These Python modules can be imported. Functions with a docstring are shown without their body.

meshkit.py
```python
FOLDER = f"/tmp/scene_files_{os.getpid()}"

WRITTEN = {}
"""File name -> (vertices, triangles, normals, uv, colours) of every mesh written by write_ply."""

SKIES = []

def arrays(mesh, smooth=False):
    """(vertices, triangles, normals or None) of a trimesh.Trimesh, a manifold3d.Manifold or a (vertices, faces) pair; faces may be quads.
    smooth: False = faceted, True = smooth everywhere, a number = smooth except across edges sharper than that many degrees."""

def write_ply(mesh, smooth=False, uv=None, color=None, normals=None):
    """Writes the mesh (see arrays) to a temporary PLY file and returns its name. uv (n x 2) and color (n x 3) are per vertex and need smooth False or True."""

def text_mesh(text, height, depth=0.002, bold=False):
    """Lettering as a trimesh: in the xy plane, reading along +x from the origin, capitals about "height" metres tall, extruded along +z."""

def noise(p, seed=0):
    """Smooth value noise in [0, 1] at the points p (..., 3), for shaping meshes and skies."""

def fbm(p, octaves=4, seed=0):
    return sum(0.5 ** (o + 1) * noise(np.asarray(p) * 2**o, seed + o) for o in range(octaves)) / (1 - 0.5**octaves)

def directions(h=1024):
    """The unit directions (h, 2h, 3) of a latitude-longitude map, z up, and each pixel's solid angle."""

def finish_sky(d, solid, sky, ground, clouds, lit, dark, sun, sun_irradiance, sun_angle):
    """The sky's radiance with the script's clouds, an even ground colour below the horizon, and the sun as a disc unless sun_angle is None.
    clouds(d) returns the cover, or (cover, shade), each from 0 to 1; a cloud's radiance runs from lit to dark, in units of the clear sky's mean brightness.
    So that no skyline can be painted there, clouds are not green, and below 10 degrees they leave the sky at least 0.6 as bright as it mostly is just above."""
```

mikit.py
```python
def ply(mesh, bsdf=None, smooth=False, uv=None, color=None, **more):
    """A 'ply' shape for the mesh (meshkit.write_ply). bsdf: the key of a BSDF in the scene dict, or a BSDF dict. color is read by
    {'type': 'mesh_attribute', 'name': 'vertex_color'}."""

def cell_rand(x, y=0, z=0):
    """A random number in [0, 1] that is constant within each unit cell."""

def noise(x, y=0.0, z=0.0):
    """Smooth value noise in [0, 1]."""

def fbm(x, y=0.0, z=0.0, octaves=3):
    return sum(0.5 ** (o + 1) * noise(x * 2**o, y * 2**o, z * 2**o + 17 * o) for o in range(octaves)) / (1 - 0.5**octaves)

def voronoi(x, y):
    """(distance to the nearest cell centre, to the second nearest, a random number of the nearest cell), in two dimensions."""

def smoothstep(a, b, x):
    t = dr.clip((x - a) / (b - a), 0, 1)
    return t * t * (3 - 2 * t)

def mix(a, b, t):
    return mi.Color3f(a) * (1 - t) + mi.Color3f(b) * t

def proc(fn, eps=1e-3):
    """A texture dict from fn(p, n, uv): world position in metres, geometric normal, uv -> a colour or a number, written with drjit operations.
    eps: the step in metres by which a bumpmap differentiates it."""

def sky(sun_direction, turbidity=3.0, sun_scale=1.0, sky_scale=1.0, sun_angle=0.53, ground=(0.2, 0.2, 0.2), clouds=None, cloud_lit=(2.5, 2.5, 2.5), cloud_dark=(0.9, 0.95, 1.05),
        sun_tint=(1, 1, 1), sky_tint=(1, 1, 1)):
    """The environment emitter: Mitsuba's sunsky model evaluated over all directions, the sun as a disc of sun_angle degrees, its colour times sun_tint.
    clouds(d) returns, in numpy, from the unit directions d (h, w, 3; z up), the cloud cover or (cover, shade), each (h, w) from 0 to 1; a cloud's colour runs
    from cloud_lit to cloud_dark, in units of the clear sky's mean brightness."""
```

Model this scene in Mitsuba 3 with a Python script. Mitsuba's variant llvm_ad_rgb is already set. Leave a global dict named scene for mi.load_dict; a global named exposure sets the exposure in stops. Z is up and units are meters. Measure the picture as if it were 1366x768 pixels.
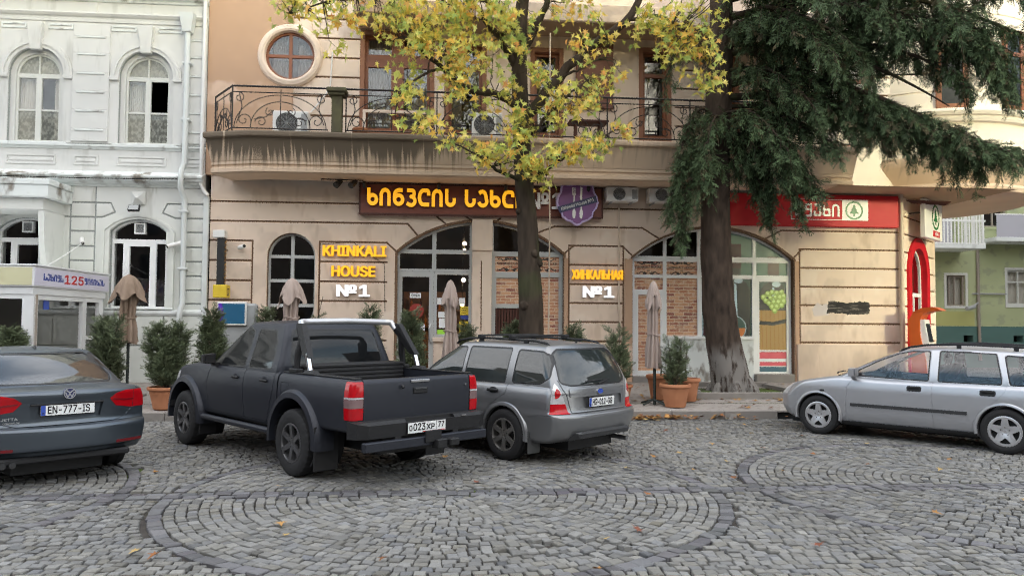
import math, random
import numpy as np, trimesh, mitsuba as mi, mikit, meshkit
import drjit as dr
from shapely.geometry import Polygon, LineString, Point, MultiPolygon, box as sbox
from shapely import affinity
from shapely.ops import unary_union
from manifold3d import Manifold, Mesh as MMesh
T = mi.ScalarTransform4f
random.seed(7)
RNG = np.random.default_rng(7)

# ------------------------------------------------------------------ camera, sky, exposure
scene, labels = {}, {}
EYE = np.array([0.0, 0.0, 1.80])
_a, _p, _r = np.radians([4.9, 2.45, 0.4])
_fw = np.array([math.sin(_a) * math.cos(_p), math.cos(_a) * math.cos(_p), math.sin(_p)])
_rt = np.array([math.cos(_a), -math.sin(_a), 0.0])
_up = np.cross(_rt, _fw)
_up2 = math.cos(_r) * _up - math.sin(_r) * _rt
scene['camera'] = {'type': 'perspective', 'fov': math.degrees(2 * math.atan(683 / 1020)), 'fov_axis': 'x', 'near_clip': 0.05, 'far_clip': 600.0,
                   'to_world': T().look_at(origin=EYE.tolist(), target=(EYE + _fw).tolist(), up=_up2.tolist())}


def _clouds(d):
    q = d / np.maximum(d[..., 2:3], 0.12)
    n = meshkit.fbm(np.stack([q[..., 0] * 0.9, q[..., 1] * 0.9, q[..., 2] * 0], -1) + 3.7, 5, 3)
    cover = np.clip((n - 0.36) / 0.22, 0, 1)
    shade = np.clip((n - 0.5) / 0.35, 0, 1) * 0.5
    return cover, shade


scene['sky'] = mikit.sky((0.40, -0.85, 0.165), turbidity=3, sun_scale=0.55, sky_scale=3.4, sun_angle=5, sun_tint=(0.64, 1.0, 1.72), sky_tint=(1.0, 1.0, 1.02), clouds=_clouds, cloud_lit=(2.5, 2.5, 2.54), cloud_dark=(1.1, 1.13, 1.2))
exposure = 2.85

# ------------------------------------------------------------------ helpers: keys
_used = set()


def numbered(key):
    if key not in _used:
        _used.add(key)
        return key
    n = 1
    while f'{key}_{n:03d}' in _used:
        n += 1
    _used.add(f'{key}_{n:03d}')
    return f'{key}_{n:03d}'


def thing(name, label, cat, group=None):
    key = numbered(name)
    labels[key] = {'label': label, 'category': cat}
    if group:
        labels[key]['group'] = group
    return key


def struct(name, mesh=None, mat=None, **kw):
    key = numbered(name)
    labels[key] = {'kind': 'structure'}
    if mesh is not None:
        scene[key] = mikit.ply(mesh, mat, **kw)
    return key


def part(parent, name, mesh, mat, smooth=False, label=None, kind=None, to_world=None, **kw):
    key = numbered(parent + '__' + name)
    d = mesh if isinstance(mesh, dict) else mikit.ply(mesh, mat, smooth=smooth, **kw)
    if isinstance(mesh, dict):
        d = dict(mesh)
    if to_world is not None:
        d['to_world'] = to_world
    scene[key] = d
    if label or kind:
        labels[key] = {}
        if label:
            labels[key]['label'] = label
        if kind:
            labels[key]['kind'] = kind
    return key


def solo(name, label, cat, mesh, mat, smooth=False, group=None, kind=None, to_world=None, **kw):
    key = thing(name, label, cat, group)
    d = dict(mesh) if isinstance(mesh, dict) else mikit.ply(mesh, mat, smooth=smooth, **kw)
    if to_world is not None:
        d['to_world'] = to_world
    scene[key] = d
    if kind:
        labels[key]['kind'] = kind
    return key


def xf(x, y, z=0.0, rz=0.0):
    return T().translate([float(x), float(y), float(z)]) @ T().rotate([0, 0, 1], float(rz))


# ------------------------------------------------------------------ helpers: meshes, each a (vertices, triangles) pair
def cat(*ms):
    vs, fs, n = [], [], 0
    for m in ms:
        if hasattr(m, 'to_mesh'):
            q = m.to_mesh()
            m = (np.array(q.vert_properties[:, :3], float), np.array(q.tri_verts))
        v, f = (np.asarray(m.vertices), np.asarray(m.faces)) if hasattr(m, 'vertices') else m
        f = np.asarray(f)
        if f.shape[1] == 4:
            f = np.vstack([f[:, [0, 1, 2]], f[:, [0, 2, 3]]])
        vs.append(np.asarray(v, float))
        fs.append(f + n)
        n += len(v)
    return np.vstack(vs), np.vstack(fs)


def move(m, dx=0, dy=0, dz=0):
    m = cat(m)
    return m[0] + np.array([dx, dy, dz]), m[1]


def rot(m, axis, deg, about=(0, 0, 0)):
    m = cat(m)
    R = trimesh.transformations.rotation_matrix(math.radians(deg), axis)[:3, :3]
    c = np.asarray(about, float)
    return (m[0] - c) @ R.T + c, m[1]


def bx(x0, x1, y0, y1, z0, z1, c=0.0):
    """A box; c > 0 chamfers every edge."""
    x0, x1, y0, y1, z0, z1 = min(x0, x1), max(x0, x1), min(y0, y1), max(y0, y1), min(z0, z1), max(z0, z1)
    if c <= 0:
        m = trimesh.creation.box(bounds=[[x0, y0, z0], [x1, y1, z1]])
        return np.array(m.vertices), np.array(m.faces)
    c = min(c, 0.45 * min(x1 - x0, y1 - y0, z1 - z0))
    pts = []
    for sx in (0, 1):
        for sy in (0, 1):
            for sz in (0, 1):
                X, Y, Z = (x0, x1)[sx], (y0, y1)[sy], (z0, z1)[sz]
                dx, dy, dz = c * (1 - 2 * sx), c * (1 - 2 * sy), c * (1 - 2 * sz)
                pts += [(X, Y + dy, Z + dz), (X + dx, Y, Z + dz), (X + dx, Y + dy, Z)]
    return cat(Manifold.hull_points(np.array(pts, np.float32)))


def pol(m):
    return [g for g in getattr(m, 'geoms', [m]) if g.geom_type == 'Polygon' and g.area > 1e-6]


def ext(poly, y0, y1):
    """A shape drawn in x-z, extruded from y0 (front) to y1 (back)."""
    out = []
    for g in pol(poly):
        m = trimesh.creation.extrude_polygon(g, y1 - y0, engine='earcut')
        v = np.array(m.vertices)
        out.append((np.stack([v[:, 0], y1 - v[:, 2], v[:, 1]], 1), np.array(m.faces)))
    return cat(*out)


def extz(poly, z0, z1):
    out = []
    for g in pol(poly):
        m = trimesh.creation.extrude_polygon(g, z1 - z0, engine='earcut')
        out.append((np.array(m.vertices) + [0, 0, z0], np.array(m.faces)))
    return cat(*out)


def extx(poly, x0, x1):
    """A shape drawn in y-z, extruded along x."""
    out = []
    for g in pol(poly):
        m = trimesh.creation.extrude_polygon(g, x1 - x0, engine='earcut')
        v = np.array(m.vertices)
        out.append((np.stack([x0 + v[:, 2], v[:, 0], v[:, 1]], 1), np.array(m.faces)))
    return cat(*out)


def sheet(poly, y, flip=False):
    """A flat sheet drawn in x-z at depth y, facing -y."""
    out = []
    for g in pol(poly):
        v, f = trimesh.creation.triangulate_polygon(g, engine='earcut')
        v3 = np.stack([v[:, 0], np.full(len(v), y), v[:, 1]], 1)
        f = np.array(f)
        a, b, c = v3[f[:, 0]], v3[f[:, 1]], v3[f[:, 2]]
        n = np.cross(b - a, c - a)
        f[n[:, 1] > 0] = f[n[:, 1] > 0][:, ::-1]
        out.append((v3, f))
    return cat(*out)


def slab(poly, y0, y1, c=0.008):
    """ext() with the front edge chamfered where the outline allows it."""
    out = []
    for g in pol(poly):
        g = g.simplify(0.002)
        h = g.buffer(-c, join_style=2)
        ok = h.geom_type == 'Polygon' and not h.is_empty and not g.interiors and len(h.exterior.coords) == len(g.exterior.coords)
        if not ok:
            out.append(ext(g, y0, y1))
            continue
        A, B = np.array(g.exterior.coords)[:-1], np.array(h.exterior.coords)[:-1]
        if not g.exterior.is_ccw:
            A = A[::-1]
        if not h.exterior.is_ccw:
            B = B[::-1]
        k = np.argmin([np.abs(A - np.roll(B, -s, 0)).sum() for s in range(len(B))])
        B = np.roll(B, -k, 0)
        n = len(A)
        v = np.vstack([np.stack([P[:, 0], np.full(n, y), P[:, 1]], 1) for P, y in ((A, y1), (A, y0 + c), (B, y0))])
        i = np.arange(n)
        j = (i + 1) % n
        q = np.vstack([np.stack([i + r * n, j + r * n, j + (r + 1) * n, i + (r + 1) * n], 1) for r in (0, 1)])
        vt, ft = trimesh.creation.triangulate_polygon(Polygon(B), engine='earcut')
        fm = cat((v, q))
        out.append((fm[0], fm[1]))
        out.append(sheet(Polygon(B), y0))
    return cat(*out)


def tube(pts, r, sides=8, caps=True):
    """A round bar along points; r a number or one per point."""
    p = np.asarray(pts, float)
    r = np.broadcast_to(np.asarray(r, float), (len(p),))
    t = np.gradient(p, axis=0)
    t /= np.linalg.norm(t, axis=1, keepdims=True) + 1e-12
    ref = np.array([0, 0, 1.0]) if abs(t[:, 2]).mean() < 0.8 else np.array([1.0, 0, 0])
    a = np.cross(t, ref)
    a /= np.linalg.norm(a, axis=1, keepdims=True) + 1e-12
    b = np.cross(t, a)
    an = np.arange(sides) * 2 * np.pi / sides
    v = p[:, None] + r[:, None, None] * (np.cos(an)[None, :, None] * a[:, None] + np.sin(an)[None, :, None] * b[:, None])
    i, j = np.meshgrid(np.arange(len(p) - 1), np.arange(sides), indexing='ij')
    q = np.stack([i * sides + j, i * sides + (j + 1) % sides, (i + 1) * sides + (j + 1) % sides, (i + 1) * sides + j], -1).reshape(-1, 4)
    v = v.reshape(-1, 3)
    f = np.vstack([q[:, [0, 1, 2]], q[:, [0, 2, 3]]])
    if caps:
        n = len(v)
        v = np.vstack([v, p[0], p[-1]])
        k = np.arange(sides)
        f = np.vstack([f, np.stack([np.full(sides, n), (k + 1) % sides, k], 1), np.stack([np.full(sides, n + 1), k + (len(p) - 1) * sides, (k + 1) % sides + (len(p) - 1) * sides], 1)])
    return v, f


def lathe(profile, n=32):
    """(r, z) points revolved about z."""
    m = trimesh.creation.revolve(np.array(profile, float), sections=n)
    return np.array(m.vertices), np.array(m.faces)


def arc(cx, cy, r, a0, a1, n=16):
    t = np.radians(np.linspace(a0, a1, n))
    return [(cx + r * math.cos(x), cy + r * math.sin(x)) for x in t]


def sweep_out(profile, path, closed=False):
    """Mouldings: profile = [(out, z)], path = [(x, y)] seen from above, 'out' to the right of the walking direction, corners mitred."""
    P = np.asarray(path, float)
    n = len(P)
    off = np.zeros_like(P)
    for i in range(n):
        d0 = P[i] - P[i - 1] if i > 0 else P[1] - P[0]
        d1 = P[i + 1] - P[i] if i < n - 1 else P[i] - P[i - 1]
        n0, n1 = (np.array([d[1], -d[0]]) / np.linalg.norm(d) for d in (d0, d1))
        m = n0 + n1
        off[i] = m / max(m @ n0, 0.2)
    k = len(profile)
    v = np.array([[*(P[i] + off[i] * o), z] for i in range(n) for o, z in profile])
    f = []
    for i in range(n - 1):
        for j in range(k - 1):
            a, b, c, d = i * k + j, (i + 1) * k + j, (i + 1) * k + j + 1, i * k + j + 1
            f += [(a, b, c), (a, c, d)]
    pp = Polygon(profile)
    if pp.is_valid and pp.area > 1e-6:
        vt, ft = trimesh.creation.triangulate_polygon(pp, engine='earcut')
        for i, e in ((0, 1), (n - 1, -1)):
            base = len(v)
            v = np.vstack([v, np.array([[*(P[i] + off[i] * o), z] for o, z in vt])])
            f += [tuple(base + q for q in (t if e > 0 else t[::-1])) for t in ft]
    return v, np.array(f)


def strokes(lines, w):
    """Lettering from strokes: polylines buffered to a width."""
    return unary_union([LineString(l).buffer(w / 2, cap_style=1 if len(l) > 99 else 2, join_style=1) for l in lines])


def text_poly_mesh(s, h, depth, bold=False, center=True, sx=1.0):
    m = meshkit.text_mesh(s, h, depth, bold)
    v = np.array(m.vertices)
    if center:
        v[:, 0] -= (v[:, 0].min() + v[:, 0].max()) / 2
    v[:, 0] *= sx
    return v, np.array(m.faces)


def text_front(s, x, z, y, h, depth=0.004, bold=False, sx=1.0):
    """Lettering standing on a wall that faces -y, centred on x, baseline z, front face at y - depth."""
    v, f = text_poly_mesh(s, h, depth, bold, True, sx)
    return np.stack([x + v[:, 0], y - v[:, 2], z + v[:, 1]], 1), f


# ------------------------------------------------------------------ materials
def lin(*c):
    return {'type': 'rgb', 'value': [float(x) for x in c]}


def mat(name, col, rough=0.6, metal=0.0, spec=0.5, clearcoat=0.0, two=True, **kw):
    b = {'type': 'principled', 'base_color': col if isinstance(col, dict) else lin(*col), 'roughness': rough, 'metallic': metal, 'specular': spec, **kw}
    if clearcoat:
        b['clearcoat'] = clearcoat
        b['clearcoat_gloss'] = 0.95
    scene[name] = {'type': 'twosided', 'bsdf': b} if two else b
    return name


def bump(name, inner, fn, scale=1.0, eps=1e-3):
    scene[name] = {'type': 'twosided', 'bsdf': {'type': 'bumpmap', 'arbitrary': mikit.proc(fn, eps), 'scale': scale, 'bsdf': inner}}
    return name


VC = {'type': 'mesh_attribute', 'name': 'vertex_color'}
fbm, nz, sst, mixc = mikit.fbm, mikit.noise, mikit.smoothstep, mikit.mix


def _plaster_beige(p, n, uv):
    a = fbm(p.x * 0.55, p.y * 0.55, p.z * 0.55, 3)
    b = fbm(p.x * 5.0, p.y * 5.0, p.z * 1.3, 3)
    c = mixc((0.64, 0.515, 0.41), (0.71, 0.585, 0.48), a)
    d = fbm(p.x * 1.7 + 4.0, p.y, p.z * 1.1, 4)
    c = mixc(c, (0.40, 0.29, 0.20), sst(0.60, 0.84, b) * 0.40)
    c = mixc(c, (0.44, 0.36, 0.29), sst(0.56, 0.70, d) * 0.35)
    c = mixc(c, (0.78, 0.70, 0.60), sst(0.40, 0.28, d) * 0.30)
    return mixc(c, (0.30, 0.22, 0.16), sst(1.5, 0.4, p.z + (b - 0.5) * 1.2) * 0.45)


def _plaster_tan(p, n, uv):
    a = fbm(p.x * 0.8, p.y, p.z * 0.5, 4)
    b = fbm(p.x * 7.0, p.y, p.z * 2.0, 3)
    c = mixc((0.41, 0.265, 0.175), (0.49, 0.33, 0.225), a)
    return mixc(c, (0.68, 0.53, 0.42), sst(0.68, 0.78, fbm(p.x * 1.6 + 3.0, p.y, p.z * 1.0, 4)) * 0.6)


def _plaster_white(p, n, uv):
    a = fbm(p.x * 0.7, p.y, p.z * 0.7, 3)
    b = fbm(p.x * 6.0, p.y * 6.0, p.z * 0.9, 4)
    c = mixc((0.555, 0.56, 0.54), (0.64, 0.64, 0.62), a)
    c = mixc(c, (0.56, 0.585, 0.53), sst(5.0, 3.0, p.z) * 0.6)
    c = mixc(c, (0.30, 0.28, 0.22), sst(0.60, 0.80, b) * sst(0.45, 0.0, dr.abs(p.z - 4.85)) * 0.9)
    return mixc(c, (0.36, 0.36, 0.33), sst(0.58, 0.82, b) * 0.45)


def _ledge_white(p, n, uv):
    b = fbm(p.x * 5.0, p.y * 5.0, p.z * 2.2, 4)
    a = fbm(p.x * 0.6 + 7.0, p.y, p.z * 0.6, 3)
    c = mixc((0.58, 0.60, 0.58), (0.66, 0.70, 0.69), a)
    c = mixc(c, (0.14, 0.11, 0.08), sst(0.50, 0.72, b) * (0.25 + 0.6 * sst(0.45, 0.62, a)))
    return c


def _balcony(p, n, uv):
    streak = fbm(p.x * 26.0 + p.y * 9.0 * sst(-4.0, -4.2, p.x), 0.0, p.z * 0.4, 2) * 0.6 + fbm(p.x * 3.0, 0.0, p.z * 0.3, 3) * 0.4
    big = fbm(p.x * 0.35 + 1.3, 0.0, 0.0, 3)
    left = sst(1.6, -1.2, p.x)
    base = mixc((0.52, 0.40, 0.29), (0.60, 0.47, 0.36), fbm(p.x, p.y, p.z, 3))
    dirt = sst(0.38, 0.58, streak + 0.22 * (left - 0.45) + 0.30 * sst(5.15, 5.75, p.z) - 0.21 + 0.25 * (big - 0.5))
    return mixc(base, (0.055, 0.047, 0.036), dirt * (0.20 + 0.62 * left) * sst(5.02, 5.45, p.z + 0.3 * (streak - 0.5)))


def _concrete(p, n, uv):
    a = fbm(p.x * 1.2, p.y * 1.2, p.z * 1.2, 4)
    b = fbm(p.x * 9.0, p.y * 9.0, p.z * 9.0, 2)
    return mixc((0.16, 0.145, 0.13), (0.27, 0.25, 0.23), a * 0.7 + b * 0.3)


def _pave(p, n, uv):
    a = fbm(p.x * 0.9, p.y * 0.9, 0.0, 4)
    b = fbm(p.x * 14.0, p.y * 14.0, 0.0, 2)
    return mixc(mixc((0.175, 0.155, 0.14), (0.30, 0.275, 0.25), a), (0.12, 0.10, 0.085), sst(0.55, 0.8, b) * 0.5)


def _soil(p, n, uv):
    a = fbm(p.x * 0.6, p.y * 0.6, 0.0, 3)
    b = fbm(p.x * 9.0, p.y * 9.0, 0.0, 3)
    moss = sst(0.52, 0.66, a + 0.25 * (b - 0.5)) * sst(7.2, 8.6, p.y)
    return mixc(mixc((0.030, 0.027, 0.025), (0.062, 0.055, 0.048), b), (0.06, 0.085, 0.022), moss * 0.85)


def _bark(p, n, uv):
    a = fbm(p.x * 16.0, p.y * 16.0, p.z * 3.0, 4)
    b = fbm(p.x * 2.0, p.y * 2.0, p.z * 1.2, 3)
    c = mixc((0.020, 0.015, 0.011), (0.075, 0.056, 0.042), a)
    return mixc(c, (0.05, 0.065, 0.025), sst(0.5, 0.75, b) * 0.5)


def _bark_h(p, n, uv):
    return fbm(p.x * 18.0, p.y * 18.0, p.z * 3.2, 4) * 0.035


def _bark_painted(p, n, uv):
    a = fbm(p.x * 14.0, p.y * 14.0, p.z * 3.4, 4)
    c = mixc((0.014, 0.010, 0.008), (0.105, 0.076, 0.058), a)
    w = sst(1.42, 0.95, p.z + 0.45 * (fbm(p.x * 5.0, p.y * 5.0, p.z * 2.0, 3) - 0.5)) * sst(0.30, 0.55, a)
    return mixc(c, (0.27, 0.26, 0.245), w * 0.62)


def _brick(p, n, uv):
    row = dr.floor(p.z / 0.078)
    bxx = p.x / 0.235 + 0.5 * (row - 2 * dr.floor(row / 2))
    fx, fz = bxx - dr.floor(bxx), p.z / 0.078 - row
    rnd = mikit.cell_rand(dr.floor(bxx), row, 5)
    edge = dr.minimum(dr.minimum(fx, 1 - fx) * 0.235, dr.minimum(fz, 1 - fz) * 0.078)
    c = mixc(mixc((0.42, 0.17, 0.09), (0.60, 0.34, 0.20), rnd), (0.28, 0.10, 0.07), sst(0.7, 0.95, mikit.cell_rand(dr.floor(bxx), row, 9)))
    c = mixc(c, (0.62, 0.50, 0.38), sst(0.45, 0.75, fbm(p.x * 14.0, 0.0, p.z * 22.0, 2)) * 0.35)
    return mixc((0.60, 0.49, 0.36), c, sst(0.004, 0.011, edge))


def _sett_h(p, n, uv):
    return fbm(p.x * 45.0, p.y * 45.0, p.z * 45.0, 3) * 0.006


def _terra(p, n, uv):
    a = fbm(p.x * 4.0, p.y * 4.0, p.z * 4.0, 4)
    return mixc((0.33, 0.125, 0.058), (0.44, 0.20, 0.105), a)


def _green_wall(p, n, uv):
    a = fbm(p.x * 0.7, p.y * 0.7, p.z * 0.7, 4)
    c = mixc((0.33, 0.37, 0.20), (0.42, 0.455, 0.27), a)
    b = fbm(p.x * 3.0, p.y * 3.0, p.z * 3.0, 3)
    return mixc(c, (0.26, 0.28, 0.20), sst(0.60, 0.75, b) * 0.5)


mat('beige_plaster', mikit.proc(_plaster_beige), 0.85, spec=0.2)
mat('tan_plaster', mikit.proc(_plaster_tan), 0.85, spec=0.2)
mat('groove_paint', (0.17, 0.105, 0.067), 0.9, spec=0.1)
mat('white_plaster', mikit.proc(_plaster_white), 0.85, spec=0.2)
mat('white_groove', (0.30, 0.32, 0.31), 0.9, spec=0.1)
mat('ledge_plaster', mikit.proc(_ledge_white), 0.85, spec=0.2)
mat('balcony_concrete', mikit.proc(_balcony), 0.9, spec=0.2)
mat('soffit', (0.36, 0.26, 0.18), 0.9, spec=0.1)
mat('concrete', mikit.proc(_concrete), 0.9, spec=0.2)
mat('paving', mikit.proc(_pave), 0.85, spec=0.3)
mat('soil', mikit.proc(_soil), 0.95, spec=0.2)
bump('bark', {'type': 'principled', 'base_color': mikit.proc(_bark), 'roughness': 0.9, 'specular': 0.2}, _bark_h)
bump('painted_bark', {'type': 'principled', 'base_color': mikit.proc(_bark_painted), 'roughness': 0.9, 'specular': 0.2}, _bark_h)
mat('brick_film', mikit.proc(_brick), 0.45, spec=0.4)
bump('sett_stone', {'type': 'principled', 'base_color': VC, 'roughness': 0.55, 'specular': 0.4}, _sett_h)
mat('terracotta', mikit.proc(_terra), 0.7, spec=0.3)
mat('green_plaster', mikit.proc(_green_wall), 0.9, spec=0.2)
mat('vertex_paint', VC, 0.6, spec=0.3)
mat('dry_leaf', VC, 0.75, spec=0.2)
scene['maple_leaf'] = {'type': 'principledthin', 'base_color': VC, 'roughness': 0.6, 'diff_trans': 0.9}
mat('needles', VC, 0.7, spec=0.25)
mat('white_frame', (0.72, 0.73, 0.72), 0.4)
mat('old_white_paint', (0.56, 0.57, 0.53), 0.6)
mat('grey_frame', (0.42, 0.43, 0.42), 0.4)
mat('brown_frame', (0.20, 0.065, 0.025), 0.45)
mat('dark_brown_wood', (0.070, 0.022, 0.014), 0.6)
mat('room_dark', (0.035, 0.032, 0.03), 0.9, spec=0.0)
mat('room_mid', (0.22, 0.16, 0.11), 0.9, spec=0.0)
mat('curtain', (0.15, 0.14, 0.13), 0.9, spec=0.0)
mat('dingy_curtain', (0.46, 0.44, 0.38), 0.9, spec=0.0)
mat('iron', (0.022, 0.016, 0.014), 0.5, spec=0.4)
mat('black_plastic', (0.014, 0.014, 0.015), 0.45)
mat('black_rubber', (0.016, 0.016, 0.016), 0.8, spec=0.25)
mat('grey_plastic', (0.30, 0.31, 0.31), 0.5)
mat('white_plastic', (0.68, 0.68, 0.66), 0.45)
mat('painted_pipe', (0.58, 0.61, 0.60), 0.5)
mat('beige_pipe', (0.55, 0.45, 0.35), 0.55)
mat('brown_board', (0.17, 0.045, 0.026), 0.45)
mat('letter_yellow', (0.85, 0.42, 0.02), 0.4)
mat('letter_side', (0.30, 0.10, 0.008), 0.5)
mat('letter_white', (0.80, 0.80, 0.80), 0.4)
mat('sign_red', (0.50, 0.010, 0.018), 0.5, spec=0.3)
mat('sign_white', (0.74, 0.74, 0.74), 0.4)
mat('sign_green', (0.015, 0.16, 0.055), 0.4)
mat('sign_blue', (0.03, 0.05, 0.24), 0.45)
mat('shield_purple', (0.19, 0.075, 0.23), 0.4)
mat('shield_rim', (0.50, 0.40, 0.66), 0.35)
mat('shield_band', (0.03, 0.035, 0.10), 0.4)
mat('umbrella_cloth', (0.36, 0.29, 0.255), 0.9, spec=0.1)
mat('umbrella_tan', (0.25, 0.185, 0.14), 0.9, spec=0.1)
mat('chrome', (0.75, 0.75, 0.76), 0.08, metal=1.0)
mat('steel', (0.45, 0.45, 0.46), 0.28, metal=1.0)
scene['window_glass'] = {'type': 'thindielectric', 'int_ior': 1.52}
scene['dark_glass'] = {'type': 'thindielectric', 'int_ior': 1.42, 'specular_transmittance': 0.10}
scene['car_glass'] = {'type': 'thindielectric', 'int_ior': 1.5, 'specular_transmittance': 0.8}

# ------------------------------------------------------------------ the ground: street of setts, kerb, pavement
KERB_Y, FACADE_Y = 14.0, 18.0


def pave_z(y):
    return 0.14 + (y - 14.0) * 0.055


def _far_setts(p, n, uv):
    row = dr.floor(p.y / 0.125)
    q = p.x / 0.125 + 0.3 * mikit.cell_rand(row, 0, 3)
    fx, fy = q - dr.floor(q), p.y / 0.125 - row
    e = dr.minimum(dr.minimum(fx, 1 - fx), dr.minimum(fy, 1 - fy))
    c = mixc((0.10, 0.10, 0.098), (0.18, 0.178, 0.172), mikit.cell_rand(dr.floor(q), row, 1))
    return mixc((0.05, 0.045, 0.04), c, sst(0.04, 0.12, e))


mat('far_setts', mikit.proc(_far_setts), 0.7, spec=0.3)
SX0, SX1, SY0 = -10.5, 13.0, 3.6


def quadsheet(x0, x1, y0, y1, z):
    return np.array([[x0, y0, z], [x1, y0, z], [x1, y1, z], [x0, y1, z]], float), np.array([[0, 1, 2], [0, 2, 3]])


street = struct('street', cat(quadsheet(-150, SX0, -60, 14.0, 0), quadsheet(SX1, 150, -60, 14.0, 0), quadsheet(SX0, SX1, -60, SY0, 0), quadsheet(13.4, 150, 14.0, 160, 0), quadsheet(-150, 13.4, 18.9, 160, -0.030)), 'far_setts')
part(street, 'joint_bed', quadsheet(SX0, SX1, SY0, 14.0, -0.030), 'soil')

CIRC_R, ROW_Y = 2.75, 8.14
CIRC_X = [-12.4 + 0.05, -6.15, 0.05, 6.25, 12.45]
_rows = []          # (corner points 4x2, dark?)


def _inside(x, y):
    return any((x - c) ** 2 + (y - ROW_Y) ** 2 < (CIRC_R + 0.10) ** 2 for c in CIRC_X)


def _ringset(cx, cy, r0, r1, length, dark):
    rm = (r0 + r1) / 2
    n = max(3, int(round(2 * math.pi * rm / length)))
    ph = RNG.uniform(0, 2 * math.pi)
    cuts = ph + (np.arange(n) + RNG.uniform(-0.16, 0.16, n)) * 2 * math.pi / n
    for i in range(n):
        a, b = cuts[i], cuts[(i + 1) % n] + (2 * math.pi if i == n - 1 else 0)
        g = 0.0055 / rm
        a, b = a + g, b - g
        P = [(cx + r * math.cos(t), cy + r * math.sin(t)) for r, t in ((r0, a), (r1, a), (r1, b), (r0, b))]
        m = np.mean(P, 0)
        if abs(m[1] - ROW_Y) > 0.150:
            _rows.append((np.array(P)[::-1], dark))


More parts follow.
